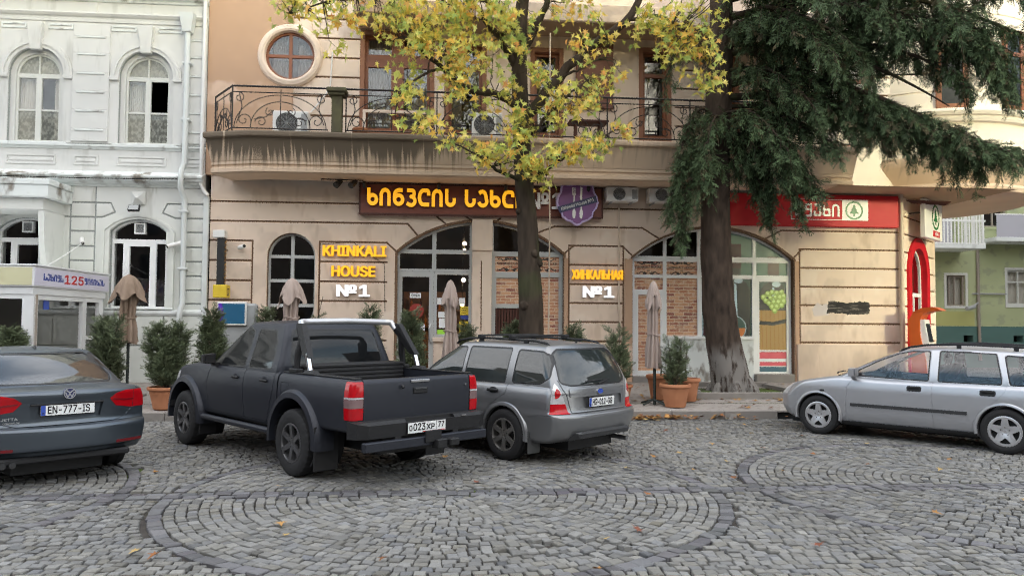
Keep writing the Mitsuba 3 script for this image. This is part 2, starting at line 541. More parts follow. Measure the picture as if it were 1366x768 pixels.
for cx in CIRC_X:
    k = 0.100
    r = CIRC_R - 0.014
    while r > 0.14:
        _ringset(cx, ROW_Y, r - k + 0.010, r, 0.102, False)
        r -= k
    _ringset(cx, ROW_Y, CIRC_R, CIRC_R + 0.125, 0.140, True)
for yb in (ROW_Y - 0.06, ROW_Y + 0.06):          # the straight dark band: two rows
    x = SX0
    while x < SX1:
        w = RNG.uniform(0.13, 0.20)
        _rows.append((np.array([(x, yb - 0.054), (x + w - 0.011, yb - 0.054), (x + w - 0.011, yb + 0.054), (x, yb + 0.054)]), True))
        x += w
y = SY0
while y < 13.98:
    h = RNG.uniform(0.094, 0.104)
    x = SX0 + RNG.uniform(0, 0.12)
    while x < SX1:
        w = RNG.uniform(0.084, 0.118)
        wav = 0.03 * math.sin(x * 0.8) + 0.02 * math.sin(x * 2.1 + y)
        cx, cy = x + w / 2, y + h / 2 + wav
        inside = min(math.hypot(cx - c, cy - ROW_Y) for c in CIRC_X) < CIRC_R + 0.158
        if not inside and abs(cy - ROW_Y) > 0.163 and cy < 13.93:
            g = 0.005
            _rows.append((np.array([(x + g, y + wav + g), (x + w - g, y + wav + g), (x + w - g, y + wav + h - g), (x + g, y + wav + h - g)]), False))
        x += w
    y += h
Q = np.array([r[0] for r in _rows])
dark = np.array([r[1] for r in _rows])
N = len(Q)
ctr = Q.mean(1)
Q = Q + RNG.normal(0, 0.0062, Q.shape)
sunk = np.exp(-(((ctr[:, 0] - 1.0) / 1.0) ** 2 + ((ctr[:, 1] - 6.25) / 0.28) ** 2))
lift = RNG.normal(0, 0.0045, N) + 0.012 * (meshkit.fbm(np.c_[ctr * 1.3, np.zeros(N)], 3, 5) - 0.5) + sunk * RNG.normal(0, 0.016, N)
tilt = RNG.normal(0, 0.03, (N, 2)) * (1 + 2.5 * sunk[:, None])
inner = ctr[:, None] + (Q - ctr[:, None]) * 0.86
mid = ctr[:, None] + (Q - ctr[:, None]) * 0.968
V = np.zeros((N, 13, 3))
for k, (ring, z) in enumerate(((Q, -0.05), (mid, 0.0), (inner, 0.0))):
    V[:, 4 * k:4 * k + 4, :2] = ring
top = lambda P: lift[:, None] + ((P - ctr[:, None]) * tilt[:, None]).sum(-1)
V[:, 0:4, 2] = -0.055
V[:, 4:8, 2] = top(mid) - 0.0075 + RNG.normal(0, 0.0018, (N, 4))
V[:, 8:12, 2] = top(inner) + RNG.normal(0, 0.0012, (N, 4))
V[:, 12, :2] = ctr
V[:, 12, 2] = lift + 0.0025
F = []
for k in (0, 4):
    for i in range(4):
        j = (i + 1) % 4
        F += [(k + i, k + j, k + 4 + j), (k + i, k + 4 + j, k + 4 + i)]
F += [(8 + i, 8 + (i + 1) % 4, 12) for i in range(4)]
F = np.array(F)
# orientation
_e, _g = Q[:, 1] - Q[:, 0], Q[:, 2] - Q[:, 0]
sgn = _e[:, 0] * _g[:, 1] - _e[:, 1] * _g[:, 0] < 0
tone = np.clip(RNG.normal(0.150, 0.023, N) + 0.085 * (meshkit.fbm(np.c_[ctr * 0.55, np.zeros(N)], 3, 9) - 0.5), 0.07, 0.26)
hue = RNG.normal(0, 1, (N, 1)) * np.array([[0.003, 0.001, -0.004]])
COL = tone[:, None] * np.array([[1.02, 1.0, 0.94]]) + hue
COL[dark] = np.array([0.102, 0.100, 0.104]) * RNG.uniform(0.75, 1.35, (dark.sum(), 1)) + RNG.normal(0, 0.0015, (dark.sum(), 3))
COL = np.clip(COL, 0.03, 0.5)


def setts_mesh(idx):
    v, f, c = [], [], []
    for n, i in enumerate(idx):
        v.append(V[i])
        f.append((F[:, ::-1] if sgn[i] else F) + 13 * n)
    c = np.repeat(COL[idx], 13, 0) * np.tile(np.array([0.35] * 4 + [0.86] * 4 + [1.0] * 5)[:, None] * 0 + 1.0, (len(idx), 1))
    return (np.vstack(v), np.vstack(f)), c


_P3 = np.c_[ctr, np.zeros(N)] - EYE
_d = _P3 @ _fw
_u, _v = 683 + 1020 * (_P3 @ _rt) / _d, 384 - 1020 * (_P3 @ _up) / _d
_vis = (_u > 5) & (_u < 1361) & (_v < 762) & (_d > 1)
near = np.argsort(np.where(_vis, _d, 1e9))[:300]
for i in near:
    m, c = setts_mesh([i])
    part(street, 'sett', m, 'sett_stone', color=c)
m, c = setts_mesh(np.setdiff1d(np.arange(N), near))
part(street, 'sett_field', m, 'sett_stone', color=c, kind='stuff')

# kerb and pavement
pv = []
XS = np.linspace(-150, 13.25, 3)
pave = struct('pavement', (np.array([[-150, 14.14, 0.14], [13.25, 14.14, 0.14], [13.25, 18.9, pave_z(18.9)], [-150, 18.9, pave_z(18.9)]]), np.array([[0, 1, 2], [0, 2, 3]])), 'paving')
kb = struct('kerb')
x = -12.0
while x < 13.2:
    w = RNG.uniform(0.9, 1.1)
    if not 6.25 < x + w / 2 < 7.25:
        part(kb, 'kerb_stone', bx(x, min(x + w - 0.008, 13.38), KERB_Y + RNG.normal(0, 0.004), KERB_Y + 0.15, -0.06, 0.145 + RNG.normal(0, 0.003), 0.014), 'concrete')
    else:
        part(kb, 'drain_lintel', bx(x, x + w - 0.008, KERB_Y, KERB_Y + 0.15, 0.112, 0.146, 0.008), 'concrete')
        part(kb, 'drain_recess', bx(x + 0.01, x + w - 0.02, KERB_Y + 0.09, KERB_Y + 0.149, -0.05, 0.110), 'black_rubber')
    x += w
part(kb, 'kerb_run', cat(bx(-150, -12.01, KERB_Y, KERB_Y + 0.15, -0.06, 0.145), bx(13.252, 13.40, KERB_Y + 0.16, 18.9, -0.06, 0.15)), 'concrete', kind='stuff')
# joints between the pavement's cast bays and a patched strip
part(pave, 'edge_strip', (np.array([[-12, 14.9, 0.1935], [13.2, 14.9, 0.1935], [13.2, 14.93, 0.1952], [-12, 14.93, 0.1952]]), np.array([[0, 1, 2], [0, 2, 3]])), 'soil')

# ------------------------------------------------------------------ the beige corner house
FY = FACADE_Y
house = thing('corner_house', 'beige rendered house with banded ground floor shops, round window and long stained balcony', 'building')
wall = numbered(house + '__wall')
labels[wall] = {'label': 'beige rendered wall with dark recessed joints'}
XL, XR = -5.42, 11.15


def segarch(xl, xr, zs, rise, z0, n=28):
    """Opening with a segmental arch: spring line zs, rise, down to z0."""
    hw, cx = (xr - xl) / 2, (xl + xr) / 2
    R = (hw * hw + rise * rise) / (2 * rise)
    cz = zs + rise - R
    a = math.degrees(math.asin(hw / R))
    top = arc(cx, cz, R, 90 - a, 90 + a, n)
    return Polygon([(xl, z0), (xr, z0)] + top)


def stadium(cx, z0, z1, hw, n=14):
    return Polygon(arc(cx, z1 - hw, hw, 0, 180, n) + arc(cx, z0 + hw, hw, 180, 360, n))


A1 = segarch(-1.16, 2.78, 3.38, 0.76, 0.36)
A2 = segarch(4.44, 8.46, 3.32, 0.76, 0.36)
ST = stadium(-3.58, 1.52, 3.79, 0.545)
Z_TOP = 5.10
ground_face = sbox(XL, 0.30, XR, Z_TOP).difference(unary_union([A1, A2, ST]))
GW = 0.042
lines = []
ZC = [4.50, 4.05, 3.60, 3.14, 2.68, 2.23, 1.78, 1.32]


def hl(x0, x1, z):
    lines.append(LineString([(x0, z), (x1, z)]))


# courses above the openings
hl(XL, -2.02, 4.50); hl(3.64, 6.80, 4.50)
hl(XL, -0.92, 4.05); lines.append(LineString([(-0.92, 4.05), (-0.62, 3.70)]))
lines.append(LineString([(-0.30, 4.28), (0.02, 4.02)])); lines.append(LineString([(0.40, 4.28), (0.62, 4.12)]))
lines.append(LineString([(1.25, 4.22), (1.12, 4.10)]))
lines.append(LineString([(2.12, 3.88), (2.55, 4.05)])); lines.append(LineString([(2.55, 4.05), (4.68, 4.05)]))
lines.append(LineString([(4.68, 4.05), (5.1, 3.80)]))
lines.append(LineString([(2.78, 3.40), (3.02, 3.60)])); hl(3.02, 4.20, 3.60); lines.append(LineString([(4.20, 3.60), (4.46, 3.36)]))
lines.append(LineString([(7.75, 3.84), (8.15, 4.05)])); hl(8.15, XR, 4.05)
lines.append(LineString([(8.44, 3.36), (8.66, 3.60)])); hl(8.66, XR, 3.60)
# blocks beside the openings
for z in ZC[2:]:
    hl(XL, -4.46, z)
    hl(-2.94, -1.40, z)
    hl(2.90, 4.22, z)
    if z > 1.2:
        hl(8.60, XR, z)
lines += [LineString([(-4.46, 3.60), (-4.46, 1.32)]), LineString([(-2.94, 3.60), (-2.94, 1.32)]), LineString([(2.90, 3.55), (2.90, 0.4)]), LineString([(4.22, 3.55), (4.22, 0.4)]), LineString([(8.60, 3.60), (8.60, 1.30)])]
lines += [LineString([(-1.40, 3.60), (-1.16, 3.38)])]
cuts = unary_union([l.buffer(GW / 2, cap_style=3, join_style=2) for l in lines])
blocks = pol(ground_face.difference(cuts))
part(wall, 'backing', ext(ground_face, FY + 0.03, FY + 0.42), 'groove_paint')
for g in blocks:
    part(wall, 'render_block', slab(g, FY, FY + 0.031, 0.009), 'beige_plaster')
# brown strips beside the arches, plinth
for x0, x1 in ((2.785, 2.875), (4.25, 4.435), (8.465, 8.575)):
    part(wall, 'pilaster_strip', bx(x0, x1, FY - 0.03, FY + 0.10, 0.36, 3.30, 0.006), 'tan_plaster')
part(wall, 'plinth', cat(bx(8.58, XR + 0.02, FY - 0.05, FY + 0.2, 0.2, 1.27, 0.01), bx(8.50, 9.02, FY - 0.09, FY + 0.2, 0.2, 1.28, 0.01)), 'beige_plaster')
part(wall, 'plinth', bx(XL, -1.16, FY - 0.05, FY + 0.2, 0.2, 0.86, 0.01), 'beige_plaster')
# arch rims: a slim dark reveal
for A in (A1, A2):
    rim = A.buffer(0.045, join_style=1).difference(A).intersection(sbox(-3, 0.5, 12, 5))
    part(wall, 'arch_rim', ext(rim, FY - 0.012, FY + 0.05), 'groove_paint')
# the stadium window's raised rim
part(wall, 'window_rim', ext(ST.buffer(0.07).difference(ST), FY - 0.02, FY + 0.06), 'beige_plaster')
# pillar in the first arch
part(wall, 'pillar', cat(bx(0.60, 1.06, FY - 0.02, FY + 0.4, 0.3, 3.44, 0.012), bx(0.585, 1.075, FY - 0.07, FY + 0.4, 3.44, 4.2, 0.012)), 'beige_plaster')
part(wall, 'pillar_groove', bx(0.80, 0.83, FY - 0.024, FY - 0.016, 1.55, 3.20), 'groove_paint')


def window(parent, outline, y, fw, bars, frame, glass='window_glass', depth=0.07, bw=0.05, label=None, name='window'):
    """Frame with bars; every pane a sheet of its own. bars: ('h', z) / ('v', x) / (x0, z0, x1, z1)."""
    x0, z0, x1, z1 = outline.bounds
    hole = outline.buffer(-fw, join_style=2)
    bs = []
    for b in bars:
        if b[0] == 'h':
            bs.append(sbox(x0, b[1] - bw / 2, x1, b[1] + bw / 2))
        elif b[0] == 'v':
            bs.append(sbox(b[1] - bw / 2, z0, b[1] + bw / 2, z1))
        else:
            bs.append(LineString([(b[0], b[1]), (b[2], b[3])]).buffer(bw / 2, cap_style=2))
    light = hole.difference(unary_union(bs)) if bs else hole
    fr = outline.difference(light)
    key = part(parent, name, ext(fr, y, y + depth), frame, label=label)
    for g in pol(light):
        part(key, 'pane', sheet(g.buffer(0.004, join_style=2), y + depth * 0.55), glass)
    return key


# rooms behind the shop fronts (dark, so that panes read as in the photograph)
def room(parent, x0, x1, y0, y1, z0, z1, m='room_dark', name='room'):
    w = 0.05
    return part(parent, name, cat(bx(x0, x1, y1, y1 + w, z0, z1), bx(x0 - w, x0, y0, y1, z0, z1), bx(x1, x1 + w, y0, y1, z0, z1), bx(x0, x1, y0, y1, z0 - w, z0), bx(x0, x1, y0, y1, z1, z1 + w)), m)


room(house, -5.3, 11.0, FY + 0.425, FY + 4.5, 0.36, 5.0)
window(house, ST.buffer(-0.002), FY + 0.14, 0.045, [('v', -3.58), ('h', 3.25), ('h', 2.69), ('h', 2.12)], 'grey_frame', bw=0.075)
yw = FY + 0.16
# first arch, left light: door and fixed panes
L = A1.intersection(sbox(-1.2, 0.4, 0.598, 5)).buffer(-0.003)
window(house, L.intersection(sbox(-2, 2.955, 1, 5)), yw, 0.055, [('v', -0.30), ('h', 3.42)], 'grey_frame', bw=0.10)
dr_ = part(house, 'door', ext(sbox(-1.15, 0.42, -0.30, 2.95).difference(sbox(-1.04, 0.62, -0.41, 2.82)), yw, yw + 0.07), 'grey_frame', label='glazed restaurant door with a round red sticker')
part(dr_, 'pane', sheet(sbox(-1.045, 0.615, -0.405, 2.825), yw + 0.04), 'window_glass')
part(dr_, 'handle', tube([(-0.35, yw - 0.06, 1.25), (-0.40, yw - 0.09, 1.35), (-0.40, yw - 0.09, 1.62), (-0.35, yw - 0.06, 1.72)], 0.014), 'steel')
window(house, sbox(-0.296, 1.40, 0.592, 2.95), yw, 0.07, [], 'grey_frame')
part(house, 'sill', bx(-0.32, 0.60, FY + 0.02, FY + 0.3, 1.30, 1.395, 0.01), 'beige_plaster')
part(house, 'apron', bx(-0.296, 0.595, FY + 0.10, FY + 0.3, 0.36, 1.298), 'beige_plaster')
part(house, 'threshold', bx(-1.16, -0.29, FY - 0.05, FY + 0.3, 0.30, 0.415, 0.01), 'concrete')


def sticker(parent, poly, y, m, name='sticker', label=None):
    return part(parent, name, ext(poly, y - 0.004, y), m, label=label)


mat('sticker_yellow', (0.62, 0.45, 0.03), 0.5)
mat('sticker_lime', (0.30, 0.60, 0.05), 0.5)
mat('sticker_red', (0.28, 0.03, 0.02), 0.5)
ys = yw + 0.034
sticker(dr_, Point(-0.70, 2.02).buffer(0.17), ys, 'sticker_red')
sticker(dr_, sbox(-0.86, 2.32, -0.60, 2.44), ys, 'sign_white')
part(dr_, 'lettering', text_front('OPEN', -0.73, 2.352, ys - 0.005, 0.055, 0.003, True), 'black_plastic')
sticker(dr_, sbox(-0.92, 1.55, -0.50, 1.70), ys, 'sign_white')
for (x0, z0, x1, z1, m) in ((-0.22, 2.17, 0.05, 2.33, 'sign_white'), (0.30, 2.17, 0.44, 2.33, 'sign_white'), (0.33, 1.93, 0.53, 2.13, 'sticker_yellow'), (0.33, 1.82, 0.53, 1.92, 'sign_blue'), (0.31, 1.50, 0.53, 1.78, 'sticker_yellow'),
                            (-0.21, 1.47, 0.03, 1.58, 'sticker_lime'), (-0.17, 1.62, 0.00, 1.84, 'sign_white'), (-0.19, 1.86, -0.02, 2.00, 'sign_white')):
    k = sticker(house, sbox(x0, z0, x1, z1), ys, m)
    if m == 'sticker_yellow':
        part(k, 'print', cat(*[bx(x0 + 0.03, x1 - 0.03 - 0.03 * (i % 2), ys - 0.0065, ys - 0.0045, z1 - 0.05 - 0.035 * i, z1 - 0.04 - 0.035 * i) for i in range(4)]), 'black_plastic')
# right light of the first arch: brick-print film panels, wooden slats
Rr = A1.intersection(sbox(1.062, 0.4, 2.9, 5)).buffer(-0.003)
window(house, Rr.intersection(sbox(1, 3.40, 3, 5)), yw, 0.05, [('v', 1.92)], 'grey_frame')
fr2 = sbox(1.065, 0.42, 2.775, 3.40)
holes = [sbox(1.15, 2.96, 1.885, 3.33), sbox(1.955, 2.96, 2.69, 3.33), sbox(1.18, 2.20, 2.06, 2.82), sbox(1.16, 1.44, 2.06, 2.10), sbox(2.16, 0.60, 2.68, 2.84)]
part(house, 'shopfront_frame', ext(fr2.difference(unary_union(holes)), yw - 0.01, yw + 0.06), 'grey_frame')
for h in (holes[0], holes[1], holes[2], holes[4]):
    part(house, 'printed_panel', ext(h.buffer(0.006, join_style=2), yw + 0.03, yw + 0.045), 'brick_film', label='window panel covered with a brick print film')
for x in np.arange(1.17, 2.05, 0.068):
    part(house, 'slat', bx(x, x + 0.05, yw + 0.00 + 0.03 * ((int(x * 100)) % 2), yw + 0.05, 1.435, 2.105, 0.005), 'dark_brown_wood')


def ornate(parent, cx, cz, y, w, words):
    """The dark scroll ornament and two lines of small lettering printed on a panel."""
    ls = []
    for s in (-1, 1):
        for t in (-1, 1):
            ls.append([(cx + s * w * (0.05 + 0.42 * q), cz + t * (0.115 + 0.025 * math.sin(q * 9))) for q in np.linspace(0, 1, 18)])
            ls.append(arc(cx + s * w * 0.16, cz + t * 0.13, 0.028, 0, 300, 14))
    for l in ls:
        pass
    sh = unary_union([LineString(l).buffer(0.011) for l in ls] + [Polygon([(cx - 0.05, cz + 0.11), (cx + 0.05, cz + 0.11), (cx, cz + 0.155)])])
    return part(parent, 'print', cat(ext(sh, y - 0.003, y), text_front(words[0], cx, cz - 0.005, y, 0.055, 0.003, True), text_front(words[1], cx, cz - 0.075, y, 0.038, 0.003, True)), 'black_plastic')


yo = yw + 0.029
ornate(house, 1.52, 3.145, yo, 0.62, ('KHINKALI HOUSE', 'N1'))
ornate(house, 2.32, 3.145, yo, 0.62, ('KHINKALI HOUSE', 'N1'))
# second arch: frames, brick film, bottle poster
Top2 = A2.intersection(sbox(4, 3.335, 9, 5)).buffer(-0.003)
part(house, 'shopfront_frame', ext(Top2.difference(unary_union([Top2.buffer(-0.05, join_style=2).intersection(sbox(a, 3.39, b, 5)) for a, b in ((4.4, 5.245), (5.325, 6.09), (6.20, 7.485), (7.565, 8.5))])), yw, yw + 0.06), 'white_frame')
for a, b in ((4.4, 5.265), (5.305, 6.11)):
    part(house, 'pane', sheet(Top2.buffer(-0.045).intersection(sbox(a, 3.385, b, 5)), yw + 0.03), 'window_glass')
mat('poster_green', (0.075, 0.165, 0.125), 0.35)
mat('poster_teal', (0.018, 0.062, 0.054), 0.35)
mat('poster_dark', (0.012, 0.016, 0.022), 0.3)
mat('poster_wine', (0.045, 0.006, 0.012), 0.35)
mat('poster_shine', (0.42, 0.55, 0.62), 0.35)
mat('poster_wood', (0.36, 0.22, 0.07), 0.45)
mat('poster_wood_dark', (0.33, 0.17, 0.04), 0.45)
mat('poster_grape', (0.26, 0.40, 0.06), 0.35)
mat('poster_grape_light', (0.55, 0.68, 0.25), 0.35)
mat('poster_brandy', (0.42, 0.12, 0.02), 0.35)
mat('poster_pink', (0.62, 0.10, 0.13), 0.4)
mat('poster_slate', (0.06, 0.13, 0.17), 0.4)
for a, b in ((6.18, 7.505), (7.545, 8.5)):
    part(house, 'printed_panel', ext(Top2.buffer(-0.045).intersection(sbox(a, 3.385, b, 5)), yw + 0.03, yw + 0.04), 'poster_green')
fr3 = sbox(4.455, 0.42, 8.445, 3.332)
H3 = dict(a=sbox(4.53, 2.94, 5.235, 3.26), b=sbox(5.325, 2.94, 6.09, 3.26), c=sbox(6.20, 2.95, 7.48, 3.26), d=sbox(7.57, 2.95, 8.37, 3.26),
          door=sbox(4.62, 0.62, 5.17, 2.45), tr=sbox(4.53, 2.58, 5.235, 2.86), e=sbox(5.325, 1.46, 6.09, 2.86), f=sbox(6.20, 1.46, 7.46, 2.86), gdoor=sbox(7.64, 1.13, 8.33, 2.80), glow=sbox(7.64, 0.60, 8.33, 1.10))
low = sbox(5.32, 0.36, 7.47, 1.40)
part(house, 'shopfront_frame', ext(fr3.difference(unary_union(list(H3.values()) + [low])), yw - 0.01, yw + 0.06), 'white_frame')
for k in ('a', 'b', 'door', 'tr', 'e'):
    part(house, 'printed_panel', ext(H3[k].buffer(0.006, join_style=2), yw + 0.03, yw + 0.045), 'brick_film', label='window panel covered with a brick print film')
ornate(house, 4.88, 3.10, yo, 0.60, ('KHINKALI HOUSE', 'N1'))
ornate(house, 5.71, 3.10, yo, 0.60, ('KHINKALI HOUSE', 'N1'))
part(house, 'apron', bx(5.32, 7.47, FY + 0.10, FY + 0.3, 0.30, 1.385), 'ledge_plaster', label='low flaking wall under the poster window')
part(house, 'sill', bx(5.30, 7.49, FY + 0.05, FY + 0.3, 1.386, 1.455, 0.006), 'white_frame')
part(house, 'threshold', bx(7.5, 8.46, FY - 0.02, FY + 0.3, 0.30, 0.55, 0.012), 'concrete')
part(house, 'threshold', bx(4.45, 5.30, FY - 0.02, FY + 0.3, 0.30, 0.50, 0.012), 'concrete')
yp = yw + 0.029
for k in ('c', 'd', 'f', 'gdoor'):
    part(house, 'printed_panel', ext(H3[k].buffer(0.006, join_style=2), yw + 0.03, yw + 0.045), 'poster_green' if k in 'cd' else 'poster_teal')
win = unary_union([H3['c'], H3['d'], H3['f'], H3['gdoor'], Top2.buffer(-0.05).intersection(sbox(6.2, 3.39, 7.48, 5)), Top2.buffer(-0.05).intersection(sbox(7.57, 3.39, 8.4, 5))])


def printed(poly, y, m, name='print', clip=win):
    q = poly.intersection(clip)
    if not q.is_empty and pol(q):
        part(house, name, ext(q, y - 0.002, y), m)


def bottle(cx, zsh, hw, ztop, cap_z):
    body = Polygon(arc(cx, zsh - hw * 0.9, hw, 0, 180, 16) + [(cx - hw, 1.0), (cx + hw, 1.0)])
    neck = sbox(cx - hw * 0.36, zsh - 0.12, cx + hw * 0.36, ztop)
    printed(unary_union([body, neck]), yp, 'poster_dark')
    printed(sbox(cx - hw * 0.40, cap_z, cx + hw * 0.40, ztop), yp - 0.0025, 'poster_wine')
    printed(Polygon([(cx - hw * 0.1, zsh - 0.1), (cx + 0.02, zsh - 0.1), (cx + 0.05, 1.8), (cx - 0.03, 1.8)]), yp - 0.0025, 'poster_shine')
    printed(affinity.scale(Point(cx + hw * 0.2, zsh - 0.02).buffer(0.10), 1.1, 0.65), yp - 0.003, 'poster_shine')


bottle(7.06, 2.84, 0.36, 3.72, 3.12)
bottle(8.02, 2.76, 0.36, 3.42, 2.98)
printed(affinity.scale(Point(7.02, 1.66).buffer(0.30), 1.0, 1.0), yp - 0.0032, 'poster_shine')
printed(affinity.scale(Point(7.02, 1.66).buffer(0.285), 1.0, 1.0), yp - 0.0056, 'poster_teal')
printed(Point(7.02, 1.66).buffer(0.28).intersection(sbox(6, 1.2, 8, 1.66)), yp - 0.0082, 'poster_brandy')
printed(sbox(6.22, 1.48, 6.60, 2.08), yp - 0.003, 'poster_shine')
printed(sbox(6.24, 1.48, 6.58, 2.05), yp - 0.0056, 'poster_teal')
printed(sbox(6.24, 1.48, 6.58, 1.72), yp - 0.008, 'poster_wine')
barrel = Polygon([(7.62, 1.13), (8.36, 1.13), (8.38, 1.6), (8.34, 2.10), (7.64, 2.10), (7.60, 1.6)])
printed(barrel, yp - 0.006, 'poster_wood')
for i in range(1, 7):
    xx = 7.62 + i * 0.105
    printed(LineString([(xx, 1.13), (xx - 0.01, 2.08)]).buffer(0.010), yp - 0.0085, 'poster_wood_dark')
printed(LineString([(7.6, 1.80), (7.99, 1.77), (8.36, 1.85)]).buffer(0.045), yp - 0.011, 'poster_dark')
gr = np.random.default_rng(5)
for i, (gx, gz) in enumerate([(7.76, 2.42), (7.87, 2.50), (7.98, 2.54), (8.10, 2.52), (8.22, 2.55), (8.28, 2.45), (7.82, 2.33), (7.94, 2.40), (8.06, 2.42), (8.18, 2.42), (8.28, 2.32), (7.90, 2.27), (8.02, 2.30), (8.14, 2.30), (7.98, 2.18), (8.10, 2.19), (8.22, 2.22), (8.04, 2.09)]):
    r = gr.uniform(0.062, 0.075)
    printed(Point(gx, gz).buffer(r), yp - 0.0135 - 0.0006 * i, 'poster_grape', 'grape')
    printed(Point(gx - 0.015, gz + 0.018).buffer(r * 0.52), yp - 0.0260 - 0.0003 * i, 'poster_grape_light')
part(house, 'printed_panel', ext(H3['glow'].buffer(0.006, join_style=2), yw + 0.03, yw + 0.045), 'sign_white')
for z0, z1, m in ((0.92, 1.08, 'poster_pink'), (0.74, 0.84, 'poster_pink'), (0.60, 0.72, 'poster_slate')):
    part(house, 'print', bx(7.64, 8.33, yp - 0.003, yp, z0, z1), m)
part(house, 'print', bx(6.30, 6.86, yp - 0.003, yp, 3.66, 3.76), 'sign_red')
part(house, 'print', text_front('SPAR', 6.64, 3.68, yp - 0.004, 0.06, 0.003, True), 'letter_white')

# upper storey: tan bay left, banded cream, windows
U0, U1 = 5.10, 11.6
upz = 6.10
RW = Point(-3.69, 7.93)
CO = [sbox(-2.08, 6.15, -0.34, 8.62), sbox(-0.10, 6.15, 0.90, 8.45), sbox(1.95, 6.15, 2.75, 8.35), sbox(4.60, 6.15, 5.40, 8.45), sbox(6.3, 6.15, 7.1, 8.4)]
upper = sbox(XL - 0.12, U0, 8.75, U1).difference(unary_union([RW.buffer(0.60)] + CO))
tan = upper.intersection(sbox(-6, 5, -3.62, 12))
cream = upper.difference(tan.buffer(0.0001))
part(wall, 'backing', ext(upper.intersection(sbox(-3.7, 5, 20, 12)), FY + 0.031, FY + 0.40), 'groove_paint')
part(wall, 'bay_front', ext(tan, FY - 0.04, FY + 0.40), 'tan_plaster', label='plain tan rendered strip at the left end')
cl = [LineString([(a, z), (b, z)]).buffer(0.022) for z in np.arange(6.55, 11.5, 0.46) for a, b in ((-3.62, -2.08), (5.5, 8.75))]
for g in pol(cream.difference(unary_union(cl))):
    part(wall, 'render_block', slab(g, FY, FY + 0.031, 0.007), 'beige_plaster')
rw = part(house, 'round_window', lathe([(0.56, 0.0), (0.575, 0.06), (0.62, 0.08), (0.70, 0.055), (0.74, 0.0), (0.74, -0.06), (0.56, -0.06), (0.56, 0.0)], 56), 'beige_plaster', smooth=35, to_world=T().translate([-3.69, FY - 0.05, 7.93]) @ T().rotate([1, 0, 0], 90), label='round window with a brown cross and a raised ring')
disc = Point(-3.69, 7.93).buffer(0.585, 40)
lt = disc.buffer(-0.075).difference(unary_union([sbox(-5, 7.895, -2, 7.965), sbox(-3.725, 6, -3.655, 9)]))
part(rw, 'frame', ext(disc.difference(lt), FY + 0.02, FY + 0.09), 'brown_frame')
for g in pol(lt):
    part(rw, 'pane', sheet(g, FY + 0.05), 'window_glass')


def drape(x0, x1, z0, z1, y, m='curtain', n=40, amp=0.03, parent=None, fr=9.0):
    x = np.linspace(x0, x1, n)
    yy = y + amp * np.sin(np.arange(n) * fr / 4) + amp * 0.5 * np.sin(np.arange(n) * 0.37)
    v = np.vstack([np.stack([x, yy, np.full(n, z0)], 1), np.stack([x, yy, np.full(n, z1)], 1)])
    i = np.arange(n - 1)
    f = np.vstack([np.stack([i, i + 1, i + 1 + n], 1), np.stack([i, i + 1 + n, i + n], 1)])
    return part(parent, 'curtain', (v, f), m, smooth=True)


room(house, -5.3, 12.0, FY + 0.41, FY + 3.5, 6.0, 9.0)
drape(-4.15, -3.78, 7.4, 8.5, FY + 0.25, parent=house, n=26)
drape(-3.55, -3.2, 7.4, 8.5, FY + 0.25, parent=house, n=24)
# recessed panels with brown frames
mat('recess_paint', (0.27, 0.135, 0.085), 0.8, spec=0.2)
for c in CO:
    x0, z0, x1, z1 = c.bounds
    part(house, 'window_recess', ext(c.difference(c.buffer(-0.10, join_style=2)), FY - 0.02, FY + 0.22), 'recess_paint')
    ci = c.buffer(-0.10, join_style=2)
    xm = (x0 + x1) / 2
    bars = [('h', z0 + (z1 - z0) * 0.72)] + ([('v', xm)] if x1 - x0 > 1.2 else [])
    window(house, ci, FY + 0.12, 0.075, bars, 'brown_frame', bw=0.10 if len(bars) < 2 else 0.30)
    drape(x0 + 0.1, xm - 0.08, z0, z1, FY + 0.34, parent=house, n=30)
    drape(xm + 0.2, x1 - 0.1, z0, z1, FY + 0.34, parent=house, n=22)
part(house, 'apron_frame', ext(sbox(-2.0, 6.02, -0.42, 6.72).difference(sbox(-1.93, 6.02, -0.49, 6.65)), FY - 0.05, FY), 'beige_plaster')
mat('shutter_brown', (0.16, 0.062, 0.04), 0.6)
part(house, 'wall_panel', bx(3.05, 3.95, FY - 0.10, FY, 6.9, 8.5, 0.01), 'shutter_brown', label='brown boarded panel on the upper wall')
# oriel soffit and fascia of the storey above
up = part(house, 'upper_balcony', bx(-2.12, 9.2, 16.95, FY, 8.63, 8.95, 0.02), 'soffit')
part(up, 'fascia', bx(0.6, 9.25, 16.85, 16.95, 8.58, 8.98, 0.015), 'beige_plaster')

# the long balcony
prof = [(0.0, 4.98), (0.78, 4.98), (0.86, 5.01), (0.86, 5.09), (0.80, 5.115), (0.80, 5.16), (0.84, 5.18), (0.84, 5.24), (0.86, 5.26), (1.06, 5.655), (1.08, 5.70), (1.17, 5.715), (1.18, 5.74), (1.18, 5.80), (1.15, 5.835), (0.0, 5.84)]
bal = part(house, 'balcony', sweep_out(prof, [(-4.94, FY + 0.02), (-4.10, FY - 0.24), (9.4, FY - 0.22)]), 'balcony_concrete', smooth=False, label='concrete balcony with a black streaked fascia')
part(bal, 'deck', bx(-4.6, 9.4, FY - 1.0, FY - 0.002, 5.60, 5.83), 'concrete')

# ------------------------------------------------------------------ the round corner bay and the chamfered corner of the beige house
def _plaster_light(p, n, uv):
    a = fbm(p.x * 0.6, p.y * 0.6, p.z * 0.6, 3)
    return mixc((0.74, 0.67, 0.56), (0.80, 0.74, 0.64), a)


